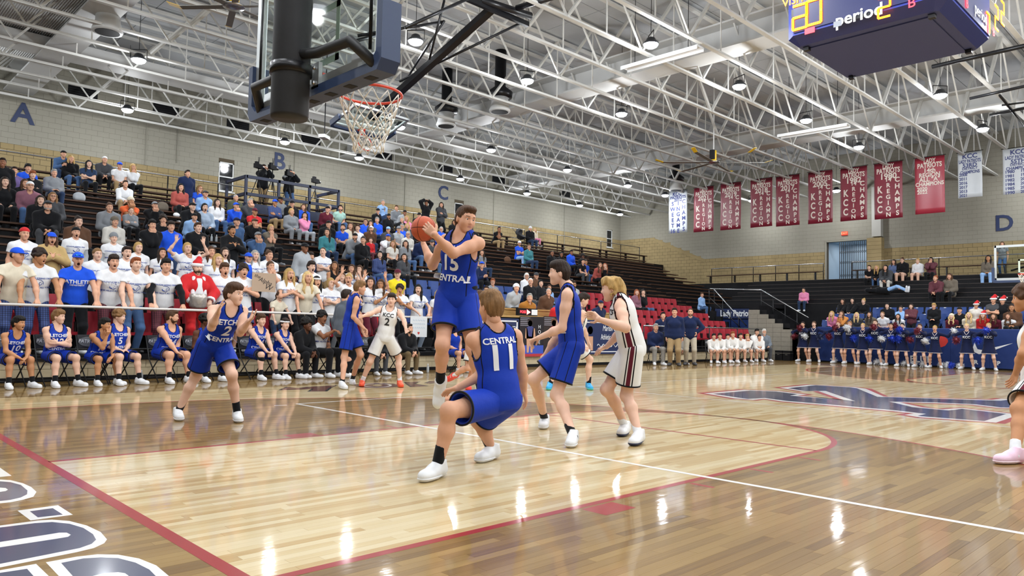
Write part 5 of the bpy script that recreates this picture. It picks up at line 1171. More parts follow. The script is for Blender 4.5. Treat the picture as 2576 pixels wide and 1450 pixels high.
# ---- body from joints
class Body:
    """J: joints (numpy 3-vectors) pel, che, head(+hR rotation), sh/el/wr/hip/kn/an as [left, right]; s size, b bulk"""
    def __init__(B, J, s=1., b=1., fem=False): B.J = J; B.s = s; B.b = b; B.fem = fem
    def tf(B):
        J = B.J; up = nrm(J['che']-J['pel']); lat = J['sh'][0]-J['sh'][1]; lat = nrm(lat-up*(lat@up)); fwd = np.cross(lat, up); return np.stack([fwd, lat, up], 1)
    def pf(B):
        J = B.J; up = nrm(J['che']-J['pel']); lat = J['hip'][0]-J['hip'][1]; lat = nrm(lat-up*(lat@up)); return np.stack([np.cross(lat, up), lat, up], 1)
    def waist(B, d):
        J = B.J; up = nrm(J['che']-J['pel']); t = nrm(nrm(J['kn'][0]-J['hip'][0])+nrm(J['kn'][1]-J['hip'][1])); n = nrm(up-t); return J['pel']+n*d*B.s, n
    def torso(B):
        J, s, b = B.J, B.s, B.b; R = B.tf(); Rp = B.pf(); p, c = J['pel'], J['che']; T = lambda t: p+(c-p)*t; f = R[:, 0]; sh = J['sh']; w = np.linalg.norm(sh[0]-sh[1])/2/s
        P = [('e', T(.0), (.112*s*b, .165*s*b, .125*s), Rp), ('e', T(.3), (.102*s*b, .142*s*b, .16*s), Rp), ('e', T(.62)+f*.008*s, (.118*s*b, min(.168*b, w*.92)*s, .185*s), R), ('e', T(.8)-f*.002, (.098*s*b, w*.86*s, .12*s), R)]
        if B.fem: P += [('e', T(.62)+f*.085*s*b+R[:, 1]*q*.065*s, (.055*s*b, .062*s*b, .06*s), R) for q in (-1, 1)]
        else: P += [('e', T(.7)+f*.07*s*b+R[:, 1]*q*.07*s, (.045*s*b, .075*s*b, .06*s), R) for q in (-1, 1)]
        nb = c+R[:, 2]*.02*s
        for q in (0, 1): P.append(('c', nb*.75+sh[q]*.25, sh[q]-R[:, 2]*.014*s, .05*s, .048*s*b**.5)); P.append(('c', nb+R[:, 2]*.035*s-f*.012*s, nb*.45+sh[q]*.55+R[:, 2]*.016*s-f*.01*s, .042*s, .04*s))
        return P
    def neck(B):
        J, s = B.J, B.s; return [('c', J['che']-nrm(J['che']-J['pel'])*.02*s, J['head']+J['hR'] @ np.array([-.035, 0, -.045])*s, .058*s*B.b**.5, .052*s*B.b**.5)]
    def arm(B, i):
        J, s, b = B.J, B.s, B.b**.5; a, e, w = J['sh'][i], J['el'][i], J['wr'][i]; m = e+(w-e)*.35
        k = .85 if B.fem else 1.
        return [('c', a, a+(e-a)*.4, .054*s*b*k, .050*s*b*k), ('c', a+(e-a)*.4, e, .050*s*b*k, .039*s*b*k), ('c', e, m, .040*s*b*k, .041*s*b*k), ('c', m, w, .041*s*b*k, .0265*s*k)]
    def leg(B, i):
        J, s, b = B.J, B.s, B.b**.6; h_, k_, a_ = J['hip'][i], J['kn'][i], J['an'][i]; m = k_+(a_-k_)*.33; bk = J.get('calf', [np.zeros(3)]*2)[i]
        return [('c', h_, h_+(k_-h_)*.5, .092*s*b, .078*s*b), ('c', h_+(k_-h_)*.5, k_, .078*s*b, .056*s*b), ('e', k_, (.058*s*b, .057*s*b, .06*s*b)), ('c', k_, m+bk, .052*s*b, .056*s*b), ('c', m+bk, a_, .056*s*b, .036*s)]
    def hand(B, i):
        J = B.J; hd = J.get('hand', [None, None])[i]
        d, n, cu = (J['wr'][i]-J['el'][i], np.array([0, 0, -1.]), .35) if hd is None else hd
        sp = .06
        if hd is not None and cu < .15: sp = .12
        return hand_prims(J['wr'][i]+nrm(d)*.0, d, n, 1 if i == 0 else -1, cu, sp, B.s*(.9 if B.fem else 1.))
    def mesh(B, h, hh, hhand, mouth=0, hands=True):
        J = B.J; P = B.torso()+B.neck()
        for i in (0, 1): P += B.arm(i)+B.leg(i)
        V, Q = surf(P, h, .035*B.s); parts = [(V, Q, 0)]
        R = J['hR']; sc = B.s*.5+.5
        for v, q, m in head(hh, mouth): parts.append(((v*sc) @ R.T+J['head'], q, m))
        if hands:
            for i in (0, 1):
                v, q = surf(B.hand(i)+[('c', J['wr'][i]-nrm(J['wr'][i]-J['el'][i])*.03, J['wr'][i]+nrm(J['wr'][i]-J['el'][i])*.01, .0265*B.s, .025*B.s)], hhand, .012); parts.append((v, q, 0))
        return to_mesh('person', parts, SKINMATS)
    # -- clothes
    def jersey(B, h):
        J, s = B.J, B.s; R = B.tf(); up = R[:, 2]; P = B.torso(); c = J['che']
        Rp = B.pf(); P = P+[('e', J['pel']-up*.03*s, (.118*s*B.b, .172*s*B.b, .13*s), Rp), ('e', J['pel']+(c-J['pel'])*.2, (.115*s*B.b, .158*s*B.b, .14*s), Rp)]
        S = [('e', c+up*.055*s+R[:, 0]*.07*s, (.1*s, .082*s, .125*s), R), ('e', c+up*.07*s-R[:, 0]*.02*s, (.1*s, .078*s, .09*s), R)]
        for i in (0, 1):
            o = nrm(J['sh'][i]-c); S.append(('c', J['sh'][i]+o*.034*s-up*.08*s, J['sh'][i]+o*.03*s+up*.1*s, .085*s, .08*s))
        return surf(P, h, .04*s, .013*s, S, [(J['pel']-up*.1*s, -up)])
    def jersey_trim(B, h):
        J, s = B.J, B.s; R = B.tf(); up = R[:, 2]; P = B.torso(); c = J['che']; d = .012*s
        S0 = [('e', c+up*.055*s+R[:, 0]*.07*s, (.1*s, .082*s, .125*s), R), ('e', c+up*.07*s-R[:, 0]*.02*s, (.1*s, .078*s, .09*s), R)]
        for i in (0, 1):
            o = nrm(J['sh'][i]-c); S0.append(('c', J['sh'][i]+o*.034*s-up*.08*s, J['sh'][i]+o*.03*s+up*.1*s, .085*s, .08*s))
        Rp = B.pf(); P = P+[('e', J['pel']+(c-J['pel'])*.2, (.115*s*B.b, .158*s*B.b, .14*s), Rp)]
        lo, hi = bounds(P, .02, 3*h); F = Field(lo, hi, h); G = Field(lo, hi, h)
        for p in P: F.prim(p, .0195*s, .04*s)
        for p in S0: F.prim(p, 0, .012, 's')
        for p in S0: G.prim(p, .010*s, .012)
        F.f = np.maximum(F.f, G.f); F.cut(c-up*.33*s, -up)
        return F.mesh()
    def shorts(B, h, ln=.78, loose=1., cap=False):
        J, s = B.J, B.s; Rp = B.pf(); up = Rp[:, 2]; b = B.b**.6; S = []; P = [('e', J['pel']+up*.01, (.128*s*B.b, .175*s*B.b, .13*s), Rp)]
        for i in (0, 1):
            hp, k = J['hip'][i], J['kn'][i]; e = hp+(k-hp)*ln
            P += [('c', hp, e, .112*s*b, .112*s*b*loose, 0, 1)]; wl = max(.013, 2.1*h); S.append(('c', e-(k-hp)*.08, e+(k-hp)*.1, .112*s*b*loose-wl, .112*s*b*loose-wl))
        return surf(P, h, .035*s, .0, S, [B.waist(.11)])
    def shorts_trim(B, h, ln=.78, loose=1., i=0):
        J, s = B.J, B.s; b = B.b**.6
        hp, k = J['hip'][i], J['kn'][i]; a, e = hp+(k-hp)*(ln-.028), hp+(k-hp)*(ln+.004); r = .1155*s*b*loose; d = nrm(k-hp)
        R = frame(d); mb = MB(); n = 40
        V = [c+(R[:, 1]*math.cos(t)+R[:, 2]*math.sin(t))*q for c, q in ((a, r), (e, r), (e, r-.014), (a, r-.014)) for t in np.linspace(0, 2*PI, n+1)[:-1]]
        Q = [(w*n+j, w*n+(j+1) % n, ((w+1) % 4)*n+(j+1) % n, ((w+1) % 4)*n+j) for w in range(4) for j in range(n)]
        return np.array(V), np.array(Q)
    def tee(B, h, sleeve=.5, inf=.02, hem=.13):
        J, s = B.J, B.s; R = B.tf(); up = R[:, 2]; Rp = B.pf(); P = B.torso()+[('e', J['pel']-up*.02*s, (.12*s*B.b, .172*s*B.b, .13*s), Rp), ('e', J['pel']+(J['che']-J['pel'])*.2, (.118*s*B.b, .16*s*B.b, .14*s), Rp)]
        b = B.b**.5
        if sleeve <= 1:
            for i in (0, 1): a, e = J['sh'][i], J['el'][i]; P.append(('c', a, a+(e-a)*sleeve, .053*s*b, .056*s*b, 0, 1))
        else:
            for i in (0, 1):
                a, e, w = J['sh'][i], J['el'][i], J['wr'][i]; P += [('c', a, e, .053*s*b, .045*s*b), ('c', e, w, .045*s*b, .032*s*b, 0, 1)]
        S = [('e', J['che']+up*.085*s+R[:, 0]*.02*s, (.075*s, .066*s, .075*s), R)]
        return surf(P, h, .035*s, inf*s, S, [(J['pel']-up*hem*s, -up)])
    def hood(B, h):
        J, s = B.J, B.s; R = B.tf(); c = J['che']; P = [('c', c+R[:, 1]*q*.07*s+R[:, 2]*.025*s+R[:, 0]*.03*s, c-R[:, 0]*.075*s+R[:, 2]*.0*s+R[:, 1]*q*.05*s, .028*s, .04*s) for q in (-1, 1)]+[('e', c-R[:, 0]*.095*s-R[:, 2]*.02*s, (.05*s, .1*s, .075*s), R)]
        return surf(P, h, .03)
    def pants(B, h, slim=1.):
        J, s = B.J, B.s; Rp = B.pf(); up = Rp[:, 2]; b = B.b**.6; P = [('e', J['pel']+up*.01, (.122*s*B.b, .17*s*B.b, .125*s), Rp)]
        for i in (0, 1):
            hp, k, a = J['hip'][i], J['kn'][i], J['an'][i]; e = a+(k-a)*.02; P += [('c', hp, k, .102*s*b*slim, .074*s*b*slim), ('c', k, e, .074*s*b*slim, .058*s*b*slim, 0, 1)]
        return surf(P, h, .03*s, .0, (), [B.waist(.1)])
    def skirt(B, h):
        J, s = B.J, B.s; Rp = B.pf(); up = Rp[:, 2]; P = [('c', J['pel']+up*.1*s, J['pel']-up*.3*s, .135*s, .25*s, 0, 1), ('e', J['pel'], (.13*s, .18*s, .14*s), Rp)]; return surf(P, h, .03)
    def sock(B, h, ht=.16, i=0):
        J, s = B.J, B.s; a, k = J['an'][i], J['kn'][i]; u = nrm(k-a); return surf([('c', a-u*.03*s, a+u*ht*s, .042*s, .044*s, 0, 1)], h, .002)
def piece(name, vq, m, parent, c, **kw):
    if len(vq[0]) == 0: return None
    o = link(name, to_mesh(name, [(vq[0], vq[1], 0)], [m]), parent); return col(o, c)
def put_shoes(person, J, s, c, sole='white', laces=True, parent_inv=None, simple=False):
    for i in (0, 1):
        an = J['an'][i]; R = J['foot'][i]; o = link('shoe', SHOE['shoe'], person); o.matrix_local = m4(R, an-R[:, 2]*.085*s, s); col(o, c)
        if not simple:
            q = link('sole', SHOE['sole'], o); col(q, sole)
            if laces: link('laces', SHOE['laces'], o)
def put_head(person, J, s, hst=None, hcol='hbrown', hats=(), hatcol=(), back=False):
    sc = s*.5+.5; T = m4(J['hR'], J['head'], sc)
    if hst: o = link('hair', hair(hst), person); o.matrix_local = T; col(o, hcol)
    for k, c in zip(hats, hatcol):
        nm = {'cap': 'cap', 'beanie': 'knit_cap', 'santa': 'santa_hat', 'headset': 'headset', 'glasses': 'glasses', 'sunglasses': 'sunglasses', 'beard': 'beard', 'headband': 'headband', 'capback': 'cap'}[k]
        o = link(nm, hat('cap' if k == 'capback' else k), person); o.matrix_local = T @ (Matrix.Rotation(PI, 4, 'Z') @ Matrix.Translation((.024, 0, .004)) if k == 'capback' else Matrix.Identity(4)); col(o, c)
        if k == 'santa': t_ = link('fur_band', hat('santa_trim'), o); col(t_, 'white')
# ================================================================== the players on the court
M_PRW = mat('jersey_print_white', 'e4e6ea', .6); M_PRB = mat('jersey_print_black', '1a1a1c', .6); M_BLACKC = mat('black_cloth', '131417', .8)
def lift(px, py, par, L, sign):
    """the point on a pixel's line of sight at distance L from the parent joint: sign +1 the farther one, -1 the nearer one"""
    d = ray(px, py); o = CAM-par; a = d@d; b = o@d; c = o@o-L*L; q = b*b-a*c
    t = -b/a if q < 0 else (-b+sign*math.sqrt(q))/a
    return CAM+d*t
def rel_az(p, deg):
    v = np.array([p[0]-CAM[0], p[1]-CAM[1], 0.]); v = nrm(v); a = math.radians(deg); return np.array([v[0]*math.cos(a)-v[1]*math.sin(a), v[0]*math.sin(a)+v[1]*math.cos(a), 0.])
def head_rot(fwd, pitch=0., roll=0.):
    f = nrm(fwd); f = nrm(f*math.cos(math.radians(pitch))+np.array([0, 0, 1.])*math.sin(math.radians(pitch))); R = frame(f)
    r = math.radians(roll); c, s_ = math.cos(r), math.sin(r); return R @ np.array([[1, 0, 0], [0, c, -s_], [0, s_, c]])
HN = {'cam': lambda: -CF, 'away': lambda: CF, 'up': lambda: np.array([0, 0, 1.]), 'down': lambda: np.array([0, 0, -1.]), 'left': lambda: -CR, 'right': lambda: CR}
def lift_pose(S):
    s = S['s']; J = {}
    an = []
    for i in (0, 1):
        f = S['leg'][i]
        an.append(at(*f[1], 'z', .09*s) if len(f) < 4 or f[3] is None else None)
    D = S.get('D')
    if D is None: D = np.mean([(a-CAM)@CF for a in an if a is not None])+S.get('dD', 0.)
    p = CAM+ray(*S['pel'])*D; J['pel'] = p
    c = lift(*S['che'][:2], p, .50*s, S['che'][2]); J['che'] = c
    up = nrm(c-p)
    def lat(az):
        f = rel_az(p, az); l = np.cross((0, 0, 1.), f); return nrm(l-up*(l@up))
    lt, lp = lat(S['yaw'][0]), lat(S['yaw'][1])
    J['sh'] = [c+lt*q*.185*s*S.get('sw', 1.)-up*.035*s for q in (1, -1)]; J['hip'] = [p+lp*q*.088*s-up*.03*s for q in (1, -1)]
    J['head'] = lift(*S['head'][:2], c, .185*s, S['head'][2]); J['hR'] = head_rot(rel_az(p, S['head'][3]), S['head'][4], S['head'][5] if len(S['head']) > 5 else 0)
    J['el'] = []; J['wr'] = []; J['hand'] = []
    for i in (0, 1):
        a = S['arm'][i]; e = lift(*a[0], J['sh'][i], .295*s, a[1]); w = lift(*a[2], e, .255*s, a[3]); J['el'].append(e); J['wr'].append(w)
        t = lift(*a[4], w, .15*s, a[5]); J['hand'].append((t-w, HN[a[6]]() if isinstance(a[6], str) else np.array(a[6], float), a[7]))
    J['kn'] = []; J['an'] = []; J['foot'] = []
    for i in (0, 1):
        f = S['leg'][i]; h_ = J['hip'][i]
        if an[i] is not None:
            k = [lift(*f[0], h_, .45*s, q) for q in (1, -1)]; k = min(k, key=lambda v: abs(np.linalg.norm(v-an[i])-.43*s)); a = an[i]
            t = at(*f[2], 'z', .03)-a; t[2] = 0; R = frame(t)
        else:
            k = lift(*f[0], h_, .45*s, f[3][0]); a = lift(*f[1], k, .43*s, f[3][1]); t = lift(*f[2], a, .19*s, f[3][2])-a
            sh_ = nrm(k-a); R = frame(t, sh_)
        J['kn'].append(k); J['an'].append(a); J['foot'].append(R)
    J['calf'] = []
    for i in (0, 1):
        h_, k, a = J['hip'][i], J['kn'][i], J['an'][i]; b = (h_+a)/2-k; n = np.linalg.norm(b); J['calf'].append(b/n*.022*s if n > .03 else -J['foot'][i][:, 0]*.022*s)
    return J
def relocal(J, o):
    K = {}
    for k, v in J.items():
        if k in ('hR', 'foot', 'hand', 'calf'): K[k] = v
        elif isinstance(v, list): K[k] = [q-o for q in v]
        else: K[k] = v-o
    return K
def uniform(name, bands):
    """cloth in the object's colour with stripes by the 'arc' attribute (distance from the side seam, metres)"""
    m = mat(name, '808080', .6, spec=.15, objcol=True, bump=.5, bscale=11); nt = m.node_tree; b = nt.nodes['Principled BSDF']; src = b.inputs['Base Color'].links[0].from_socket
    at_ = nt.nodes.new('ShaderNodeAttribute'); at_.attribute_name = 'arc'
    for lo, hi, c in bands:
        x = nt.nodes.new('ShaderNodeMath'); x.operation = 'COMPARE'; nt.links.new(at_.outputs['Fac'], x.inputs[0]); x.inputs[1].default_value = (lo+hi)/2; x.inputs[2].default_value = (hi-lo)/2
        mx = nt.nodes.new('ShaderNodeMix'); mx.data_type = 'RGBA'; nt.links.new(x.outputs[0], mx.inputs[0]); nt.links.new(src, mx.inputs[6]); mx.inputs[7].default_value = (*lin(c), 1); src = mx.outputs[2]
    nt.links.new(src, b.inputs['Base Color']); return m
M_UB = uniform('blue_uniform', [(.046, .054, '101114')]); M_UW = uniform('white_uniform', [(-.01, .021, '5c1c2c'), (.033, .046, '101114')])
def with_arc(me, V, B, kind):
    J = B.J; Rp = B.pf() if kind == 'shorts' else B.tf(); f, l, u = Rp.T
    if kind == 'shorts':
        best = None
        for i, sd in ((0, 1.), (1, -1.)):
            h_, k = J['hip'][i], J['kn'][i]; d = nrm(k-h_); r = V-h_; r = r-(r@d)[:, None]*d; ff = f-d*(f@d); ll = l*sd; ll = ll-d*(ll@d); a = np.arctan2(r@nrm(ff), r@nrm(ll))*.125; dist = np.linalg.norm(r, axis=1)
            if best is None: best, arc = dist, a
            else: arc = np.where(dist < best, a, arc)
    else:
        r = V-(J['pel']+(J['che']-J['pel'])*.4); arc = np.arctan2(r@f, np.abs(r@l))*.15
    at_ = me.attributes.new('arc', 'FLOAT', 'POINT'); at_.data.foreach_set('value', (np.abs(arc)/B.s).astype(F32)); return me
import bmesh
def refine(me, L):
    bm = bmesh.new(); bm.from_mesh(me); bmesh.ops.triangulate(bm, faces=bm.faces[:])
    for _ in range(3):
        e = [q for q in bm.edges if q.calc_length() > L]
        if not e: break
        bmesh.ops.subdivide_edges(bm, edges=e, cuts=1); bmesh.ops.triangulate(bm, faces=[f for f in bm.faces if len(f.verts) > 3])
    bm.to_mesh(me); bm.free()
def print_on(person, cloth, B, txt, t, size, m, back=False, dx=0., arch=0., name='number'):
    me = text_mesh(txt, size, 0., bold=size*.025); refine(me, .03); R = B.tf(); f, l, u = R.T
    if back: f, l = -f, -l
    J = B.J; o = J['pel']+(J['che']-J['pel'])*t+f*.5+l*dx
    bv = BVHTree.FromPolygons([v.co for v in cloth.vertices], [tuple(p.vertices) for p in cloth.polygons])
    n = len(me.vertices); co = np.empty(n*3, np.float32); me.vertices.foreach_get('co', co); co = co.reshape(-1, 3); out = []
    for q in co:
        p = o+l*q[0]+u*(q[1]-arch*q[0]**2); hit = bv.ray_cast(Vector(p), Vector(-f), 1.); out.append(np.array(hit[0])+f*.007 if hit[0] else p-f*.35)
    me.vertices.foreach_set('co', np.array(out, np.float32).ravel()); me.materials.clear(); me.materials.append(m); me.update()
    return link(name, me, person)
def player(S, h=.0105, hh=.0036, hd=.0042):
    J = lift_pose(S) if 'pel' in S else S['J']
    g = np.array([J['pel'][0], J['pel'][1], 0.]) if 'pel' in S else np.zeros(3)
    K = relocal(J, g) if 'pel' in S else J; B = Body(K, S['s'], S.get('b', 1.))
    o = link('person', B.mesh(h, hh, hd, S.get('mouth', 0)), None, g if 'pel' in S else S['loc'], (0, 0, S.get('rz', 0)))
    tag(o, S['label'], 'person', S.get('group')); col(o, S.get('skin', 'skin'))
    team = S['team']; jc = 'jersey' if team == 'blue' else 'dfe0df'
    um = M_UB if team == 'blue' else M_UW; v, q = B.jersey(h); jm = with_arc(to_mesh('jersey', [(v, q, 0)], [um]), v, B, 'jersey'); j = link('jersey', jm, o); col(j, jc)
    t_ = piece('jersey_trim', B.jersey_trim(h*.85), M_CLOTH, j, 'black' if team == 'blue' else '2a1216')
    ln = S.get('ln', .74); lo_ = S.get('loose', 1.04)
    v, q = B.shorts(h, ln, lo_); sm = with_arc(to_mesh('shorts', [(v, q, 0)], [um]), v, B, 'shorts'); sh = link('shorts', sm, o); col(sh, jc)
    for i in (0, 1): piece('hem', B.shorts_trim(h*.9, ln, lo_, i), M_CLOTH, sh, 'black'); piece('sock', B.sock(h*.8, S.get('sockh', .15), i), M_CLOTH, o, S['sock'])
    put_shoes(o, K, S['s'], S.get('shoe', 'white'), S.get('sole', 'white'))
    put_head(o, K, S['s'], S['hair'][0], S['hair'][1], S.get('hats', ()), S.get('hatcol', ()))
    pm = M_PRW if team == 'blue' else M_PRB
    for P_r in S.get('print', ()): print_on(o, jm, B, P_r[0], P_r[1], P_r[2], pm, *P_r[3:])
    if S.get('belt'):
        Rp = B.pf(); u = Rp[:, 2]; c = K['pel']+u*.09*S['s']; V = surf([('e', c, (.128*S['s'], .178*S['s'], .14*S['s']), Rp)], h, cuts=[(c+u*.025, u), (c-u*.03, -u)]); piece('waistband', V, M_CLOTH, sh, 'black')
    return o, K, B
# -- blue 15 with the ball, in the air
H1 = dict(s=1.06, D=7.0, pel=(1150, 745), che=(1163, 598, -1), yaw=(140, 165), head=(1170, 557, 0, -150, -12, -6), team='blue', sock='black', shoe='white', hair=('short', 'hbrown'), belt=True, ln=.66, sw=1.02, mouth=0, dD=0,
          arm=[((1140, 638), -1, (1094, 592), -1, (1068, 566), 1, 'away', .2), ((1088, 668), 1, (1066, 616), 1, (1054, 585), 1, 'right', .2)],
          leg=[((1190, 880), (1212, 985), (1222, 1025), (-1, 1, -1)), ((1113, 868), (1107, 968), (1096, 1030), (-1, 1, -1))],
          label='blue jersey 15 player in the air holding the basketball to one side', **{'print': [('15', .55, .2), ('LETCHER', .8, .075), ('CENTRAL', .3, .085)]})
_, K1, _ = player(H1); _g = np.array([*lift_pose(H1)['pel'][:2], 0]); _d = [((K1['wr'][i]+_g+nrm(K1['hand'][i][0])*.1)-CAM)@CF for i in (0, 1)]; BALL = CAM+ray(1066, 576)*(sum(_d)/2)
# -- blue 11 crouching, back to the camera
H2 = dict(s=1.04, pel=(1256, 1000), che=(1243, 838, 1), yaw=(28, 40), head=(1235, 778, 1, 35, 0), team='blue', sock='black', shoe='white', hair=('fringe', 'hlight'), ln=.74, loose=1.1, b=1.05,
          arm=[((1240, 930), 1, (1150, 977), 1, (1118, 985), 1, 'down', .25), ((1312, 930), 1, (1318, 985), 1, (1328, 1022), 1, 'left', .3)],
          leg=[((1130, 1034), (1100, 1172), (1035, 1212)), ((1203, 1058), (1236, 1130), (1187, 1160))], belt=True,
          label='blue jersey 11 player crouching with back to the camera', **{'print': [('11', .6, .28, True), ('CENTRAL', .87, .07, True)]})
player(H2)
# -- blue player in profile
H3 = dict(s=1.05, pel=(1438, 868), che=(1428, 732, -1), yaw=(88, 85), head=(1407, 692, 0, 92, 0), team='blue', sock='black', shoe='white', hair=('fringe', 'hdark'), ln=.72, loose=1.08,
          arm=[((1414, 826), -1, (1356, 850), 1, (1326, 862), 1, 'down', .75), ((1400, 850), 1, (1372, 894), 1, (1356, 912), 1, 'right', .7)],
          leg=[((1400, 994), (1441, 1096), (1402, 1150)), ((1342, 955), (1370, 1055), (1334, 1106))],
          label='blue jersey player in profile leaning in, fist forward', skin='pale', **{'print': [('CENTRAL', .28, .08)]})
player(H3)
# -- white player with shaggy fair hair
H4 = dict(s=1.06, pel=(1590, 872), che=(1560, 752, -1), yaw=(85, 85), head=(1540, 732, 0, 92, -4), team='white', sock='white', shoe='white', sole='navy', hair=('mullet', 'hblond'), ln=.74, loose=1.08, mouth=1, sockh=.13,
          arm=[((1574, 826), -1, (1508, 804), 1, (1486, 788), 1, 'left', .45), ((1566, 832), 1, (1527, 872), 1, (1500, 884), 1, 'down', .3)],
          leg=[((1576, 996), (1606, 1093), (1556, 1130)), ((1526, 981), (1572, 1072), (1540, 1104))],
          label='white jersey player with shaggy fair hair guarding with bent arms', skin='pale', **{'print': [('PATRIOTS', .82, .07), ('3', .55, .2)]})
player(H4)
# -- blue 2 clapping
H5 = dict(s=1.0, pel=(540, 862), che=(577, 775, -1), yaw=(-152, -160), head=(588, 745, 0, -128, -2), team='blue', sock='black', shoe='white', hair=('fringe', 'hbrown'), ln=.74, loose=1.12,
          arm=[((604, 838), -1, (626, 808), -1, (644, 790), -1, 'left', .12), ((532, 824), -1, (549, 786), -1, (556, 762), -1, 'right', .12)],
          leg=[((583, 943), (597, 1040), (605, 1062)), ((493, 946), (448, 1036), (462, 1064))],
          label='blue jersey 2 player standing wide and clapping', skin='pale', belt=False, **{'print': [('LETCHER', .78, .085, False, 0, .6), ('2', .53, .2), ('CENTRAL', .27, .08)]})
player(H5)
# -- blue and white pair by the sideline
H6 = dict(s=1.0, pel=(881, 812), che=(893, 746, -1), yaw=(-75, -85), head=(905, 727, 0, -85, -5), team='blue', sock='black', shoe='white', hair=('fringe', 'hlight'), ln=.78, loose=1.1,
          arm=[((905, 796), 1, (911, 834), 1, (919, 848), 1, 'right', .4), ((889, 798), -1, (917, 828), -1, (928, 838), -1, 'left', .4)],
          leg=[((907, 893), (886, 956), (896, 972)), ((866, 899), (861, 966), (884, 980))], label='blue jersey player facing sideways by the sideline script', **{'print': [('LETCHER', .78, .08)]})
player(H6, .013, .005, .006)
H7 = dict(s=.97, pel=(969, 848), che=(981, 777, -1), yaw=(175, 175), head=(985, 758, 0, 172, 0), team='white', sock='white', shoe='f0552e', sole='f0552e', hair=('fringe', 'hdark'), ln=.72, loose=1.12, sockh=.12,
          arm=[((1016, 806), -1, (1021, 828), -1, (1026, 840), -1, 'cam', .3), ((934, 789), -1, (912, 796), -1, (900, 797), -1, 'cam', .2)],
          leg=[((1003, 900), (1006, 962), (1014, 974)), ((931, 910), (911, 960), (904, 974))], label='white jersey 2 player in orange shoes with arms spread', skin='pale', **{'print': [('KCC', .76, .1), ('2', .52, .19)]})
player(H7, .013, .005, .006)
# -- white player entering at the picture edge
H8 = dict(s=1.07, pel=(2612, 955), che=(2602, 812, -1), yaw=(85, 80), head=(2580, 757, 0, 96, -2), team='white', sock='white', shoe='e6c3d6', sole='f0d8e0', hair=('curly', 'hbrown'), ln=.74, loose=1.1, sockh=.12,
          arm=[((2574, 890), -1, (2556, 938), 1, (2546, 968), 1, 'left', .4), ((2590, 900), 1, (2575, 950), 1, (2570, 975), 1, 'right', .4)],
          leg=[((2562, 1030), (2553, 1140), (2492, 1160)), ((2640, 1030), (2650, 1100), (2620, 1120))], label='white jersey player in pink shoes half out of the picture', skin='tanned', **{'print': [('5', .55, .2)]})
player(H8)
# -- white player in bright blue shoes behind the blue profile player
H9 = dict(s=1.03, pel=(1447, 858), che=(1460, 783, -1), yaw=(-70, -80), head=(1466, 757, 0, -80, -22), team='white', sock='black', shoe='2aa0d8', sole='5ad0c0', hair=('fringe', 'hdark'), ln=.74, loose=1.1,
          arm=[((1470, 830), 1, (1480, 862), 1, (1486, 880), 1, 'down', .4), ((1452, 830), -1, (1470, 866), -1, (1478, 880), -1, 'down', .4)],
          leg=[((1484, 905), (1481, 968), (1508, 986)), ((1410, 905), (1383, 968), (1372, 982))], label='white jersey player in bright blue shoes behind the blue profile player', skin='pale')
player(H9, .013, .007, .006)
# -- white player running behind the ball handler
H10 = dict(s=1.0, pel=(1190, 846), che=(1200, 775, -1), yaw=(-60, -70), head=(1206, 752, 0, -60, -8), team='white', sock='white', shoe='f04a40', sole='f04a40', hair=('fringe', 'hbrown'), ln=.8, loose=1.12, sockh=.1,
          arm=[((1215, 820), 1, (1225, 850), 1, (1232, 862), 1, 'down', .4), ((1190, 820), -1, (1200, 850), -1, (1208, 862), -1, 'down', .4)],
          leg=[((1200, 915), (1176, 968), (1192, 984)), ((1180, 925), (1140, 946), (1120, 955), (-1, 1, 1))], label='white jersey player running in red shoes behind the ball handler', skin='skin')
player(H10, .013, .007, .006)
# -- the ball
bb = empty('basketball', BALL, .4, 'orange basketball held up in both hands', 'ball')
MB().sphere((0, 0, 0), .12, 36, 24).build('cover', mat('ball_leather', 'bf5530', .55, noise=.08, nscale=20, bump=.4, bscale=260), bb, True)
for i in range(3):
    ax = [(1, 0, 0), (0, 1, 0), (0, 0, 1)][i]; R = frame(ax)
    MB().tube([R[:, 1]*.1195*math.cos(a)+R[:, 2]*.1195*math.sin(a) for a in np.linspace(0, 2*PI, 41)[:-1]], .0024, 5, closed=True).build('seam', M_BLK, bb, True)
lettering('Wilson', .045, M_BLK, bb, tuple(-nrm(ray(1066, 576))*.121), CR, CU, .0005)
# ================================================================== spectators, benches, cheerleaders: poses in a local frame (x forward)
def seated(s, arms='thighs', lean=.12, hyaw=0., hpitch=-4., apart=.14, seat=.42, fx=.40, side=0., twist=0.):
    """origin on the foot level under the hips"""
    J = {}; p = np.array([0, 0, seat+.10*s]); J['pel'] = p; J['che'] = p+np.array([math.sin(lean), math.sin(side), math.cos(lean)])*.49*s
    up = nrm(J['che']-p); ct, st_ = math.cos(twist), math.sin(twist); lt = nrm(np.array([-st_, ct, 0])-up*(np.array([-st_, ct, 0])@up))
    J['sh'] = [J['che']+lt*q*.185*s-up*.035*s for q in (1, -1)]; J['hip'] = [p+np.array([0, q*.088*s, -.02*s]) for q in (1, -1)]
    hd = J['che']+nrm(up*.7+np.array([.12, 0, .75]))*.185*s; J['head'] = hd; a = hyaw; J['hR'] = head_rot((math.cos(a), math.sin(a), 0), hpitch)
    J['kn'] = []; J['an'] = []; J['foot'] = []; J['calf'] = []
    for i, q in ((0, 1), (1, -1)):
        an = np.array([fx*s+.03, q*apart*s, .085*s]); k, an = ik(J['hip'][i], an, .45*s, .43*s, (1, q*.12, .9)); J['kn'].append(k); J['an'].append(an); J['foot'].append(frame((1, q*.25, 0))); J['calf'].append(np.array([-.02, 0, 0])*s)
    setarms(J, s, arms, seat); return J
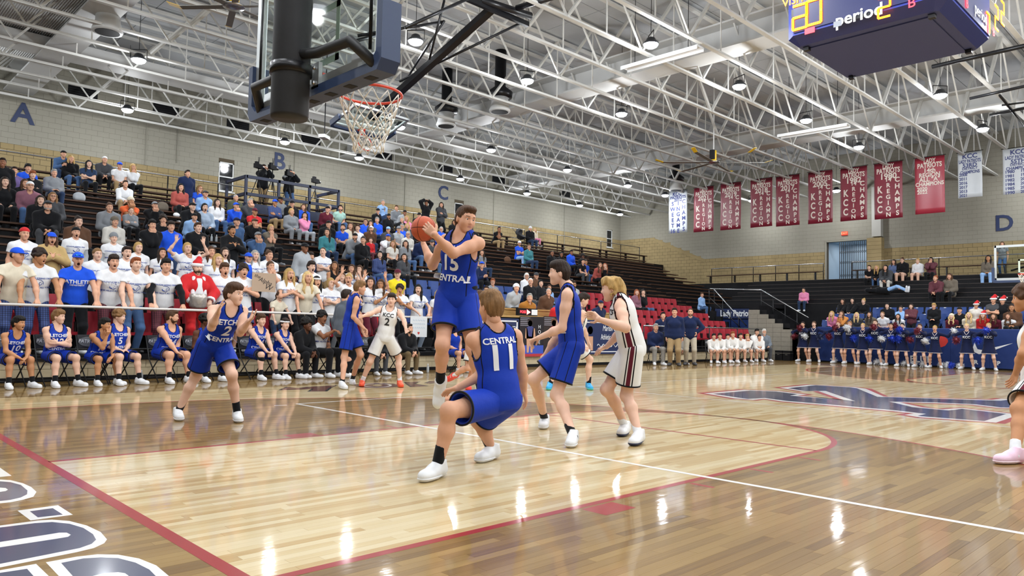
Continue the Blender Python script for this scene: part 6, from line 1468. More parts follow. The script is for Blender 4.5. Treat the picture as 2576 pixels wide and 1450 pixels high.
def setarms(J, s, arms, seat=None):
    c = J['che']; up = nrm(J['che']-J['pel']); l = nrm(J['sh'][0]-J['sh'][1]); f = np.cross(l, up); W = []; H = []; PO = []
    A = arms if isinstance(arms, (list, tuple)) else (arms, arms)
    for i, q in ((0, 1), (1, -1)):
        k = A[i]; pole = l*q*.6-f*.5-up*.6; n = np.array([0, 0, -1.]); cu = .35; hd = None
        if k == 'thighs': w = J['hip'][i]*.35+J['kn'][i]*.65+np.array([0, -q*.01, .10*s]); hd = f*.9-up*.2
        elif k == 'knees': w = J['kn'][i]+np.array([.06*s, -q*.10*s, .05*s]); hd = f*.5-l*q*.8-up*.3
        elif k == 'lap': w = J['pel']+f*.24*s+l*q*.05*s+up*.10*s; hd = f*.5-l*q*.8
        elif k == 'crossed': w = c-up*.24*s+f*(.19+.02*q)*s-l*q*.07*s; pole = l*q*.9-up*.6; hd = -l*q+up*.25; n = -f
        elif k == 'chin': w = J['head']+J['hR'] @ np.array([.08, q*.03, -.19])*s; pole = -up+f*.3+l*q*.2; hd = up*.8+f*.1; n = -f; cu = .7
        elif k == 'mouth': w = J['head']+J['hR'] @ np.array([.13, q*.05, -.15])*s; pole = -up+l*q*.6; hd = up*.8-l*q*.4; n = -f; cu = .3
        elif k == 'chest': w = c-up*.18*s+f*.19*s+l*q*.02; pole = l*q-up*.6; hd = -l*q*.9+up*.2; n = -f; cu = .15
        elif k == 'sides': w = J['sh'][i]-up*.53*s+l*q*.05*s+f*.05*s; pole = -f+l*q*.3; hd = -up; n = -l*q
        elif k == 'rail': w = np.array([J['pel'][0]+.36*s, J['pel'][1]+q*.27*s, J['pel'][2]-.02*s]); pole = -f*.4+l*q*1.2; hd = f*.8-up*.5; cu = .75
        elif k == 'hips': w = J['hip'][i]+l*q*.09*s+up*.12*s+f*.02; pole = l*q-f*.5; hd = f*.6-up*.6; n = -l*q
        elif k == 'clap': w = c-up*.15*s+f*.3*s+l*q*.05*s; pole = l*q*.8-up*.8; hd = f*.6+up*.7; n = -l*q; cu = .08
        elif k == 'up': w = J['sh'][i]+up*.36*s+f*.18*s+l*q*.1*s; pole = l*q+f*.3; hd = up; n = f; cu = .1
        elif k == 'headtop': w = J['head']+np.array([0, q*.12, .16])*s; pole = l*q+up*.2; hd = -l*q+up*.2; n = -up; cu = .3
        elif k == 'out': w = J['sh'][i]+l*q*.46*s-up*.1*s+f*.15*s; pole = -up; hd = l*q; n = f; cu = .3
        elif k == 'point': w = J['sh'][i]+f*.45*s+up*.02*s-l*q*.1*s; pole = -up+l*q*.3; hd = f; n = -up; cu = .5
        elif k == 'phone': w = c-up*.1*s+f*.32*s+l*q*.06*s; pole = l*q*.6-up; hd = up*.6+f*.4-l*q*.3; n = -f*.3-l*q; cu = .5
        elif k == 'hold': w = J['pel']+f*.28*s+l*q*.17*s+up*.08*s; pole = l*q*.9-f*.3; hd = f*.5-up*.6-l*q*.3; cu = .6
        elif k == 'cheerup': w = J['sh'][i]+f*.33*s+up*.05*s-l*q*.16*s; pole = l*q*.8-up*.5; hd = -l*q*.7+up*.5; n = -f; cu = .9
        elif k == 'cheerlow': w = J['sh'][i]-up*.28*s+l*q*.16*s+f*.16*s; pole = l*q-f*.3; hd = f*.7-l*q*.4; cu = .9
        elif k == 'cheerout': w = J['sh'][i]+l*q*.44*s+up*.12*s; pole = -up; hd = l*q*.9+up*.3; cu = .9
        elif k == 'cam': w = J['head']+np.array([.24, q*.06, -.1])*s; pole = l*q*.8-up; hd = f*.5+up*.6-l*q*.3; n = -l*q; cu = .6
        e, w2 = ik(J['sh'][i], w, .295*s, .255*s, pole); PO.append(e); W.append(w2); H.append(((w2-e) if hd is None else hd, n, cu))
    J['el'] = PO; J['wr'] = W; J['hand'] = H
def standing(s, arms='sides', lean=.04, hyaw=0., hpitch=-3., apart=.12, bend=.02, twist=0.):
    J = {}; z = .94*s; p = np.array([0, 0, z-bend*s]); J['pel'] = p; J['che'] = p+np.array([math.sin(lean), 0, math.cos(lean)])*.50*s; up = nrm(J['che']-p); ct, st_ = math.cos(twist), math.sin(twist); lt = nrm(np.array([-st_, ct, 0])-up*(np.array([-st_, ct, 0])@up))
    J['sh'] = [J['che']+lt*q*.185*s-up*.035*s for q in (1, -1)]; J['hip'] = [p+np.array([0, q*.088*s, -.03*s]) for q in (1, -1)]
    J['head'] = J['che']+nrm(up*.6+np.array([.1, 0, .8]))*.185*s; J['hR'] = head_rot((math.cos(hyaw), math.sin(hyaw), 0), hpitch); J['kn'] = []; J['an'] = []; J['foot'] = []; J['calf'] = []
    for i, q in ((0, 1), (1, -1)):
        an = np.array([-.02, q*apart*s, .085*s]); k, an = ik(J['hip'][i], an, .45*s, .425*s, (1, q*.1, 0)); J['kn'].append(k); J['an'].append(an); J['foot'].append(frame((1, q*.3, 0))); J['calf'].append(np.array([-.02, 0, 0])*s)
    setarms(J, s, arms); return J
def lying(s):
    J = standing(s, ('sides', 'headtop'), 0, 0, 0, .1); R = np.array([[0, 0, -1.], [0, 1, 0], [1, 0, 0]])
    K = {}
    for k, v in J.items():
        if k == 'hR': K[k] = np.array([[0, 0, -1.], [0, 1, 0], [1, 0, 0]]) @ v
        elif k == 'hand': K[k] = [(R @ np.asarray(a), R @ np.asarray(b), c) for a, b, c in v]
        elif k == 'foot': K[k] = [R @ q for q in v]
        elif isinstance(v, list): K[k] = [R @ q for q in v]
        else: K[k] = R @ v
    for k, v in K.items():
        if k in ('hR', 'hand', 'foot', 'calf'): continue
        if isinstance(v, list): K[k] = [q+np.array([.9*s, 0, .14]) for q in v]
        else: K[k] = v+np.array([.9*s, 0, .14])
    return K
TPL = {}
CRES = .0155
def template(pose, arms, hy, fem, mouth, bulk, res=CRES):
    key = (pose, arms, hy, fem, mouth, bulk, res)
    if key in TPL: return TPL[key]
    if pose == 'sit': J = seated(1., arms, .10, hy)
    elif pose == 'leanf': J = seated(1., arms, .5, hy, 6)
    elif pose == 'back': J = seated(1., arms, -.12, hy)
    elif pose == 'stand': J = standing(1., arms, .04, hy)
    elif pose == 'railing': J = standing(1., arms, .22, hy)
    elif pose == 'wide': J = standing(1., arms, .0, hy, -2, .2)
    elif pose == 'lie': J = lying(1.)
    B = Body(J, 1., (.92 if fem else 1.)*bulk, fem); T = {'B': B, 'J': J, 'm': {}}
    T['m']['body'] = B.mesh(res, .0068 if res < .015 else .0078, .008, mouth); T['res'] = res; TPL[key] = T
    return T
def tpiece(T, what):
    if what not in T['m']:
        B = T['B']; h = T['res']
        vq = {'tee': lambda: B.tee(h), 'long': lambda: B.tee(h, 2, .026), 'hoodie': lambda: B.tee(h, 2, .036, .15), 'hood': lambda: B.hood(h), 'pants': lambda: B.pants(h), 'shorts': lambda: B.shorts(h), 'skirt': lambda: B.skirt(h), 'polo': lambda: B.tee(h, .5, .018), 'dress': lambda: B.tee(h, 2, .012, .05), 'jersey': lambda: B.jersey(h),
              'coat': lambda: B.tee(h, 2, .045, .3), 'under': lambda: B.tee(h, 2, .012), 'tank': lambda: B.jersey(h)}[what]()
        T['m'][what] = to_mesh(what, [(vq[0], vq[1], 0)], [M_CLOTH])
    return T['m'][what]
PNAME = {'tee': 't_shirt', 'long': 'sweater', 'hoodie': 'hoodie', 'polo': 'polo_shirt', 'coat': 'jacket', 'dress': 'cheer_top', 'tank': 'tank_top', 'jersey': 'jersey'}
def plaid_material():
    m = mat('plaid_cloth', '808080', .8, objcol=True); nt = m.node_tree; b = nt.nodes['Principled BSDF']; src = b.inputs['Base Color'].links[0].from_socket; tc = nt.nodes.new('ShaderNodeTexCoord')
    for ax, sc, c in (('Z', 9., (1.9, 1.9, 2.1)), ('Y', 9., (.35, .35, .4))):
        w = nt.nodes.new('ShaderNodeTexWave'); w.bands_direction = ax; w.inputs['Scale'].default_value = sc; nt.links.new(tc.outputs['Object'], w.inputs['Vector'])
        mx = nt.nodes.new('ShaderNodeMix'); mx.data_type = 'RGBA'; mx.blend_type = 'MULTIPLY'; nt.links.new(w.outputs['Fac'], mx.inputs[0]); nt.links.new(src, mx.inputs[6]); mx.inputs[7].default_value = (*c, 1); src = mx.outputs[2]
    nt.links.new(src, b.inputs['Base Color']); return m
M_PLAID = plaid_material()
def plaid(o): o.material_slots[0].link = 'OBJECT'; o.material_slots[0].material = M_PLAID
OVER = {'over black sleeves': 'black', 'backwards black cap': 'lgrey', 'grey knit cap and white': 'lgrey'}
def place(loc, rz, s, pose, arms, hy, top, tc, bot, bc, hs, hc, hats='', skin='skin', label='', group=None, fem=False, mouth=0, bulk=1., shoe='white', res=CRES, over=None):
    T = template(pose, arms, hy, fem, mouth, bulk, res)
    o = link('person', T['m']['body'], None, loc, (0, 0, rz)); o.scale = (s, s, s); tag(o, label, 'person', group); col(o, skin)
    t = link(PNAME[top], tpiece(T, top), o); col(t, tc)
    if top in ('hoodie',): col(link('hood', tpiece(T, 'hood'), t), tc)
    if over: col(link('long_sleeves', tpiece(T, 'under'), o), over)
    if tc.startswith('plaid'): plaid(t)
    b = link({'pants': 'trousers', 'shorts': 'shorts', 'skirt': 'skirt'}[bot], tpiece(T, bot), o); col(b, bc)
    if bc.startswith('plaid'): plaid(b)
    put_shoes(o, T['J'], 1., shoe, 'white', simple=True)
    hk = []; hcs = []
    for q in (hats.split('+') if hats and hats != '-' else []):
        a, _, c = q.partition(':'); hk.append(a); hcs.append(c or 'black')
    st_ = hs
    if any(k in ('cap', 'capback', 'beanie', 'santa') for k in hk) and hs in ('short', 'fringe', 'buzz', 'curly'): st_ = 'fringehat'
    if any(k in ('cap', 'capback', 'beanie', 'santa') for k in hk) and hs in ('long', 'wavy', 'bob'): pass
    put_head(o, T['J'], 1., None if hs == '-' else st_, hc, hk, hcs)
    return o, T
def fitted(px, py, spots, hh):
    """spots: (y, z of the foot level); hh: height of the head joint above it. Picks the row whose person's head shows at the pixel; returns location and size"""
    best = None
    for y, z in spots:
        p = at(px, py, 'y', y); e = (p[2]-z)/hh
        if best is None or abs(e-1) < abs(best[2]-1): best = (np.array([p[0], y, z]), y, e)
    return best[0], min(1.12, max(.86, best[2]))
BLE = [(srow(k)[0]+.13, srow(k)[1]-.42) for k in range(NROW+1)]+[(22.85, 5.45)]
CHA = [(TY(j)+.40, TZ(j)) for j in range(1, 5)]
STD = [(TY(j)+.42, TZ(j)) for j in range(0, 5)]
HSIT, HSTAND = 1.175, 1.60
LOOK = np.array([4.9, 2.4])
def hyaw_for(p, rz):
    a = math.atan2(LOOK[1]-p[1], LOOK[0]-p[0])-rz; a = (a+PI) % (2*PI)-PI
    return float(min((-.7, 0., .7), key=lambda q: abs(q-a)))
PRINTS = {}
def shirt_print(o, T, key):
    """the students' shirt print laid on the front of the shirt"""
    k = (id(T), key)
    if k not in PRINTS:
        B = T['B']; tm = tpiece(T, 'tee'); tmp = []
        rows = [('COUGAR KISSING CREW', .74, .034, M_PBLUE), ('THE HILLS R ALL Y\'ALL', .43, .036, M_PBLUE)] if key == 'crew' else [('ATHLETE', .68, .09, M_PRW), ('DEPARTMENT', .57, .035, M_PRW)] if key == 'athlete' else [('NEVER', .7, .085, M_PRB)]
        for tx, t, sz, m in rows:
            q = print_on(None, tm, B, tx, t, sz, m, name='shirt_print'); tmp.append(q.data); bpy.data.objects.remove(q)
        if key == 'crew':
            R = B.tf(); f, l, u = R.T; J = B.J; bv = BVHTree.FromPolygons([v.co for v in tm.vertices], [tuple(p.vertices) for p in tm.polygons]); mb = MB()
            for pts, r in (([(-.05, .055), (-.02, .06), (.03, .05), (.06, .02), (.065, -.02)], .004), ([(-.06, .0), (-.05, -.025), (-.03, -.03), (-.02, -.035)], .009), ([(.03, .02), (.01, .01), (.005, -.02), (.02, -.035), (.04, -.025), (.045, 0)], .004), ([(-.03, -.03), (-.005, -.045), (.02, -.05)], .004)):
                P = []
                for a, b in pts:
                    p = J['pel']+(J['che']-J['pel'])*.585+f*.5+l*a+u*b; hit = bv.ray_cast(Vector(p), Vector(-f), 1.); P.append(np.array(hit[0])+f*.003 if hit[0] else p-f*.35)
                mb.tube(P, r, 5)
            tmp.append(mb.mesh('shirt_print', M_PBLUE))
        PRINTS[k] = tmp
    for me in PRINTS[k]: link('shirt_print', me, o)
M_PBLUE = mat('shirt_print_blue', '33509e', .7)
def parse(txt):
    for ln in txt.strip().split('\n'):
        ln = ln.strip()
        if not ln or ln.startswith('#'): continue
        a, lab = ln.split('|'); yield a.split(), lab.strip()
# columns: x y pose arms sex mouth bulk top topcolour bottom bottomcolour hair haircolour hats skin | label
def crowd(txt, spots, group, hh=None, face=-PI/2, axis='y', kid=1., res=CRES, prints=None, lift_seat=False):
    for f, lab in parse(txt):
        px, py = float(f[0]), float(f[1]); pose, arms = f[2], f[3]; fem = f[4] == 'f'; arms = tuple(arms.split('/')) if '/' in arms else arms
        h = hh or (HSTAND if pose in ('stand', 'railing', 'wide') else HSIT)
        if pose == 'leanf': h -= .1
        if pose == 'railing': h -= .03
        k = .72 if len(f) > 15 and f[15] == 'kid' else 1.
        if axis == 'y': loc, s = fitted(px, py, spots, h*k)
        else:
            best = None
            for x, z in spots:
                p = at(px, py, 'x', x); e = (p[2]-z)/(h*k)
                if best is None or abs(e-1) < abs(best[1]-1): best = (np.array([x, p[1], z]), e)
            loc, s = best[0], min(1.12, max(.86, best[1]))
        if lift_seat: loc[2] = at(px, py, axis, loc['xyz'.index(axis)])[2]-h*s
        hy = hyaw_for(loc, face); s *= k
        if k < 1 and pose in ('sit', 'leanf', 'back'): loc = loc+np.array([0, 0, .42*(1-k)])
        o, T = place(loc, face+random.uniform(-.12, .12), s, pose, arms, hy, f[7], f[8], f[9], f[10], f[11], f[12], f[13], f[14], lab, group, fem, int(f[5]), float(f[6]), random.choice(['white', 'black', 'grey', 'dgrey']), res, next((v for k_, v in OVER.items() if k_ in lab and f[7] == 'tee'), None))
        if f[8] == 'white' and f[7] == 'tee' and prints: shirt_print(o, T, 'crew')
        if 'santa coat' in lab:
            J = T['J']; R = T['B'].tf(); fr_ = surf([('e', J['pel']+(J['che']-J['pel'])*.5+R[:, 0]*.1, (.11, .1, .3), R)], .0155, cuts=[(J['che']+R[:, 2]*.0, R[:, 2])]); piece('white_shirt_front', fr_, M_CLOTH, o, 'white')
            for i in (0, 1): piece('fur_cuff', surf([('c', J['wr'][i]-(J['wr'][i]-J['el'][i])*.22, J['wr'][i], .085, .085, 1, 1)], .0155, .02), M_CLOTH, o, 'white')
            for q in (-1, 1): piece('fur_lapel', surf([('c', J['che']+R[:, 1]*q*.09+R[:, 0]*.09, J['pel']+R[:, 1]*q*.12+R[:, 0]*.19, .04, .045)], .0155), M_CLOTH, o, 'white')
        if 'athlete' in lab.lower(): shirt_print(o, T, 'athlete')
        if 'yellow shirt' in lab: shirt_print(o, T, 'never')
# ---- students along the rail
crowd('''
41 626 railing rail m 0 1 tee cream pants plaidblue short hdark cap:royal skin | student in royal cap and pale shirt bending over the rail
95 646 railing rail m 1 1 tee white pants plaidblue curly hdark - tanned | student with dark curls beside the royal cap at the rail
193 651 railing rail m 2 1.06 tee royal pants black short hbrown cap:royal+sunglasses skin | shouting student in royal blue ATHLETE shirt and sunglasses on cap
281 646 railing rail m 1 1 tee white pants plaidred fringe hdark - skin | dark-haired student right of the ATHLETE shirt, hands on the rail
333 671 railing rail m 0 1.12 tee white pants denim short hred - pale | heavy red-haired student in white shirt and jeans at the rail
413 664 railing rail m 0 1.05 tee white pants plaidred fringe hblack - skin | black-haired student in white shirt over black sleeves at the rail
495 674 stand hold m 2 1.2 coat red pants red short hdark santa:red+beard:hbrown pale | big man in santa coat and hat holding a silver pot
564 662 stand sides m 2 1 tee white pants plaidred fringe hbrown - skin | laughing brown-haired student just right of the santa
611 674 stand chest m 1 1 tee white shorts plaidblue curly hdark - skin | surprised dark-haired student holding a cardboard sign
697 718 railing rail f 1 .95 tee cream pants dkdenim ponytail hbrown - pale kid | small girl with ponytail leaning over the rail
726 681 stand chest f 2 1 tee white pants black long hblond - skin | fair girl with open mouth and hands on chest
767 703 railing rail f 0 1 tee cream pants black wavy hblondl - skin | girl with very long wavy blond hair at the rail
795 711 stand sides f 1 1 tee white pants black long hblack headband:white skin | girl with straight black hair and headband at the rail
830 715 stand crossed f 0 1 tee white pants grey bob hblond - pale | frowning fair girl in white shirt behind the grey sweatshirt man
875 705 stand chest/up f 1 1 tee white pants black bun hblond - skin | shouting fair girl with one hand raised
930 713 stand up f 0 1 tee white pants maroon long hdark - skin | dark-haired girl stretching both arms up behind the blue player
956 718 stand phone f 0 1 tee white pants red long hbrown - tanned | brown-haired girl holding her hands to her eyes
1004 731 stand chest/mouth f 2 1 tee white pants black curly hdark - tanned | girl with dark curls shouting behind the white player
1050 730 stand hold f 1 1 tee white pants camo long hblack - pale | girl with long black hair holding a white poster over the rail
1101 742 stand sides f 0 1 tee white pants black long hblond - skin | fair-haired girl turned away beside the white poster girl
''', [(10.98, TZ(0))], 'students along the rail', prints=True, res=.0135)
crowd('''
60 592 stand sides m 0 1 tee white pants black short hbrown capback:red skin | student in red cap second row above the royal cap
128 603 stand chest m 2 1 hoodie tan pants black long hbrown cap:royal skin | shouting student in tan hoodie and royal cap
190 588 stand sides m 2 1.06 tee white pants black short hdark capback:black skin | tall shouting student in backwards black cap
243 643 stand sides f 0 1 tee white pants black ponytail hlight - pale | smiling girl with braid left of the dark-haired rail student
285 602 stand sides m 0 1 tee white pants black short hbrown beanie:grey pale | student in grey knit cap and white shirt
317 639 stand sides m 1 1 tee white pants black short hdark - pale | short dark-haired student behind the red-haired one
346 626 stand sides f 0 1 tee white pants black bob hblond - pale | fair woman in white shirt below the black hoodie
381 569 stand chin m 0 1 hoodie black pants black fringe hblack - skin | boy in black hoodie holding his chin
429 573 stand sides m 0 1 hoodie royal pants dkdenim fringe hdark - skin | boy in plain royal blue hoodie standing tall
407 639 stand sides f 0 1 tee white pants black long hdark - skin | brown-haired girl just below the royal hoodie
470 627 stand up f 0 1 tee white pants black bob hblond - pale | fair woman with raised arm behind the santa
473 648 stand sides f 2 1 tee white pants black bun hlight - skin | girl with open mouth directly behind the santa hat
496 575 stand lap m 0 1.06 hoodie black pants black short hbrown - pale | stout boy in black hoodie above the santa
529 636 stand sides f 0 1 tee white pants black long hbrown - skin | girl with long brown hair right of the santa hat
546 656 stand sides f 0 1 tee white pants black long hblond - pale | fair girl half hidden by the laughing student
564 638 stand sides f 2 1 tee white pants black long hdark - pale | dark-haired girl with open mouth above the laughing student
581 583 stand chest m 1 1 hoodie black pants black short hblack - tanned | smiling boy in black hoodie with hand on chest
623 651 stand sides m 0 1 tee royal pants black short hbrown cap:royal skin | boy in royal cap behind the cardboard sign
640 645 stand sides f 0 1 tee white pants black long hgrey - pale | pale-haired woman beside the royal cap above the sign
675 645 stand sides f 0 1 tee white pants black bun hbrown - skin | brown-haired woman in white shirt above the cardboard sign
679 673 stand mouth f 0 1 tee white pants black ponytail hbrown - skin | girl covering her mouth with her hand
764 626 stand sides m 0 1 hoodie lgrey pants dkdenim short hblack cap:black mid | young man in grey hoodie and black cap on the steps
781 648 stand sides m 2 1 tee navy pants black fringe hdark - skin | shouting boy in navy shirt
811 636 stand crossed m 0 1.03 tee white pants khaki buzz hbrown - pale | tall crop-haired student with folded arms
781 674 stand sides m 2 1 tee white pants black fringe hdark - pale | shouting boy in white shirt below the navy shirt
840 671 stand lap f 0 1 tank black pants black wavy hbrown - tanned | woman with long wavy brown hair in black top
859 699 stand sides f 0 1 tee white pants black long hbrown - pale | brown-haired girl behind the frowning fair girl
883 678 stand sides f 0 1 tee white pants black long hbrown - skin | brown-haired girl left of the one hiding her mouth
903 680 stand mouth f 0 1 tee white pants black long hbrown - pale | girl hiding her mouth behind both hands
998 692 stand sides m 0 1 tee yellow pants black short hbrown cap:maroon pale | boy in yellow shirt and maroon cap
''', STD[1:], 'students standing in the rows', prints=True)
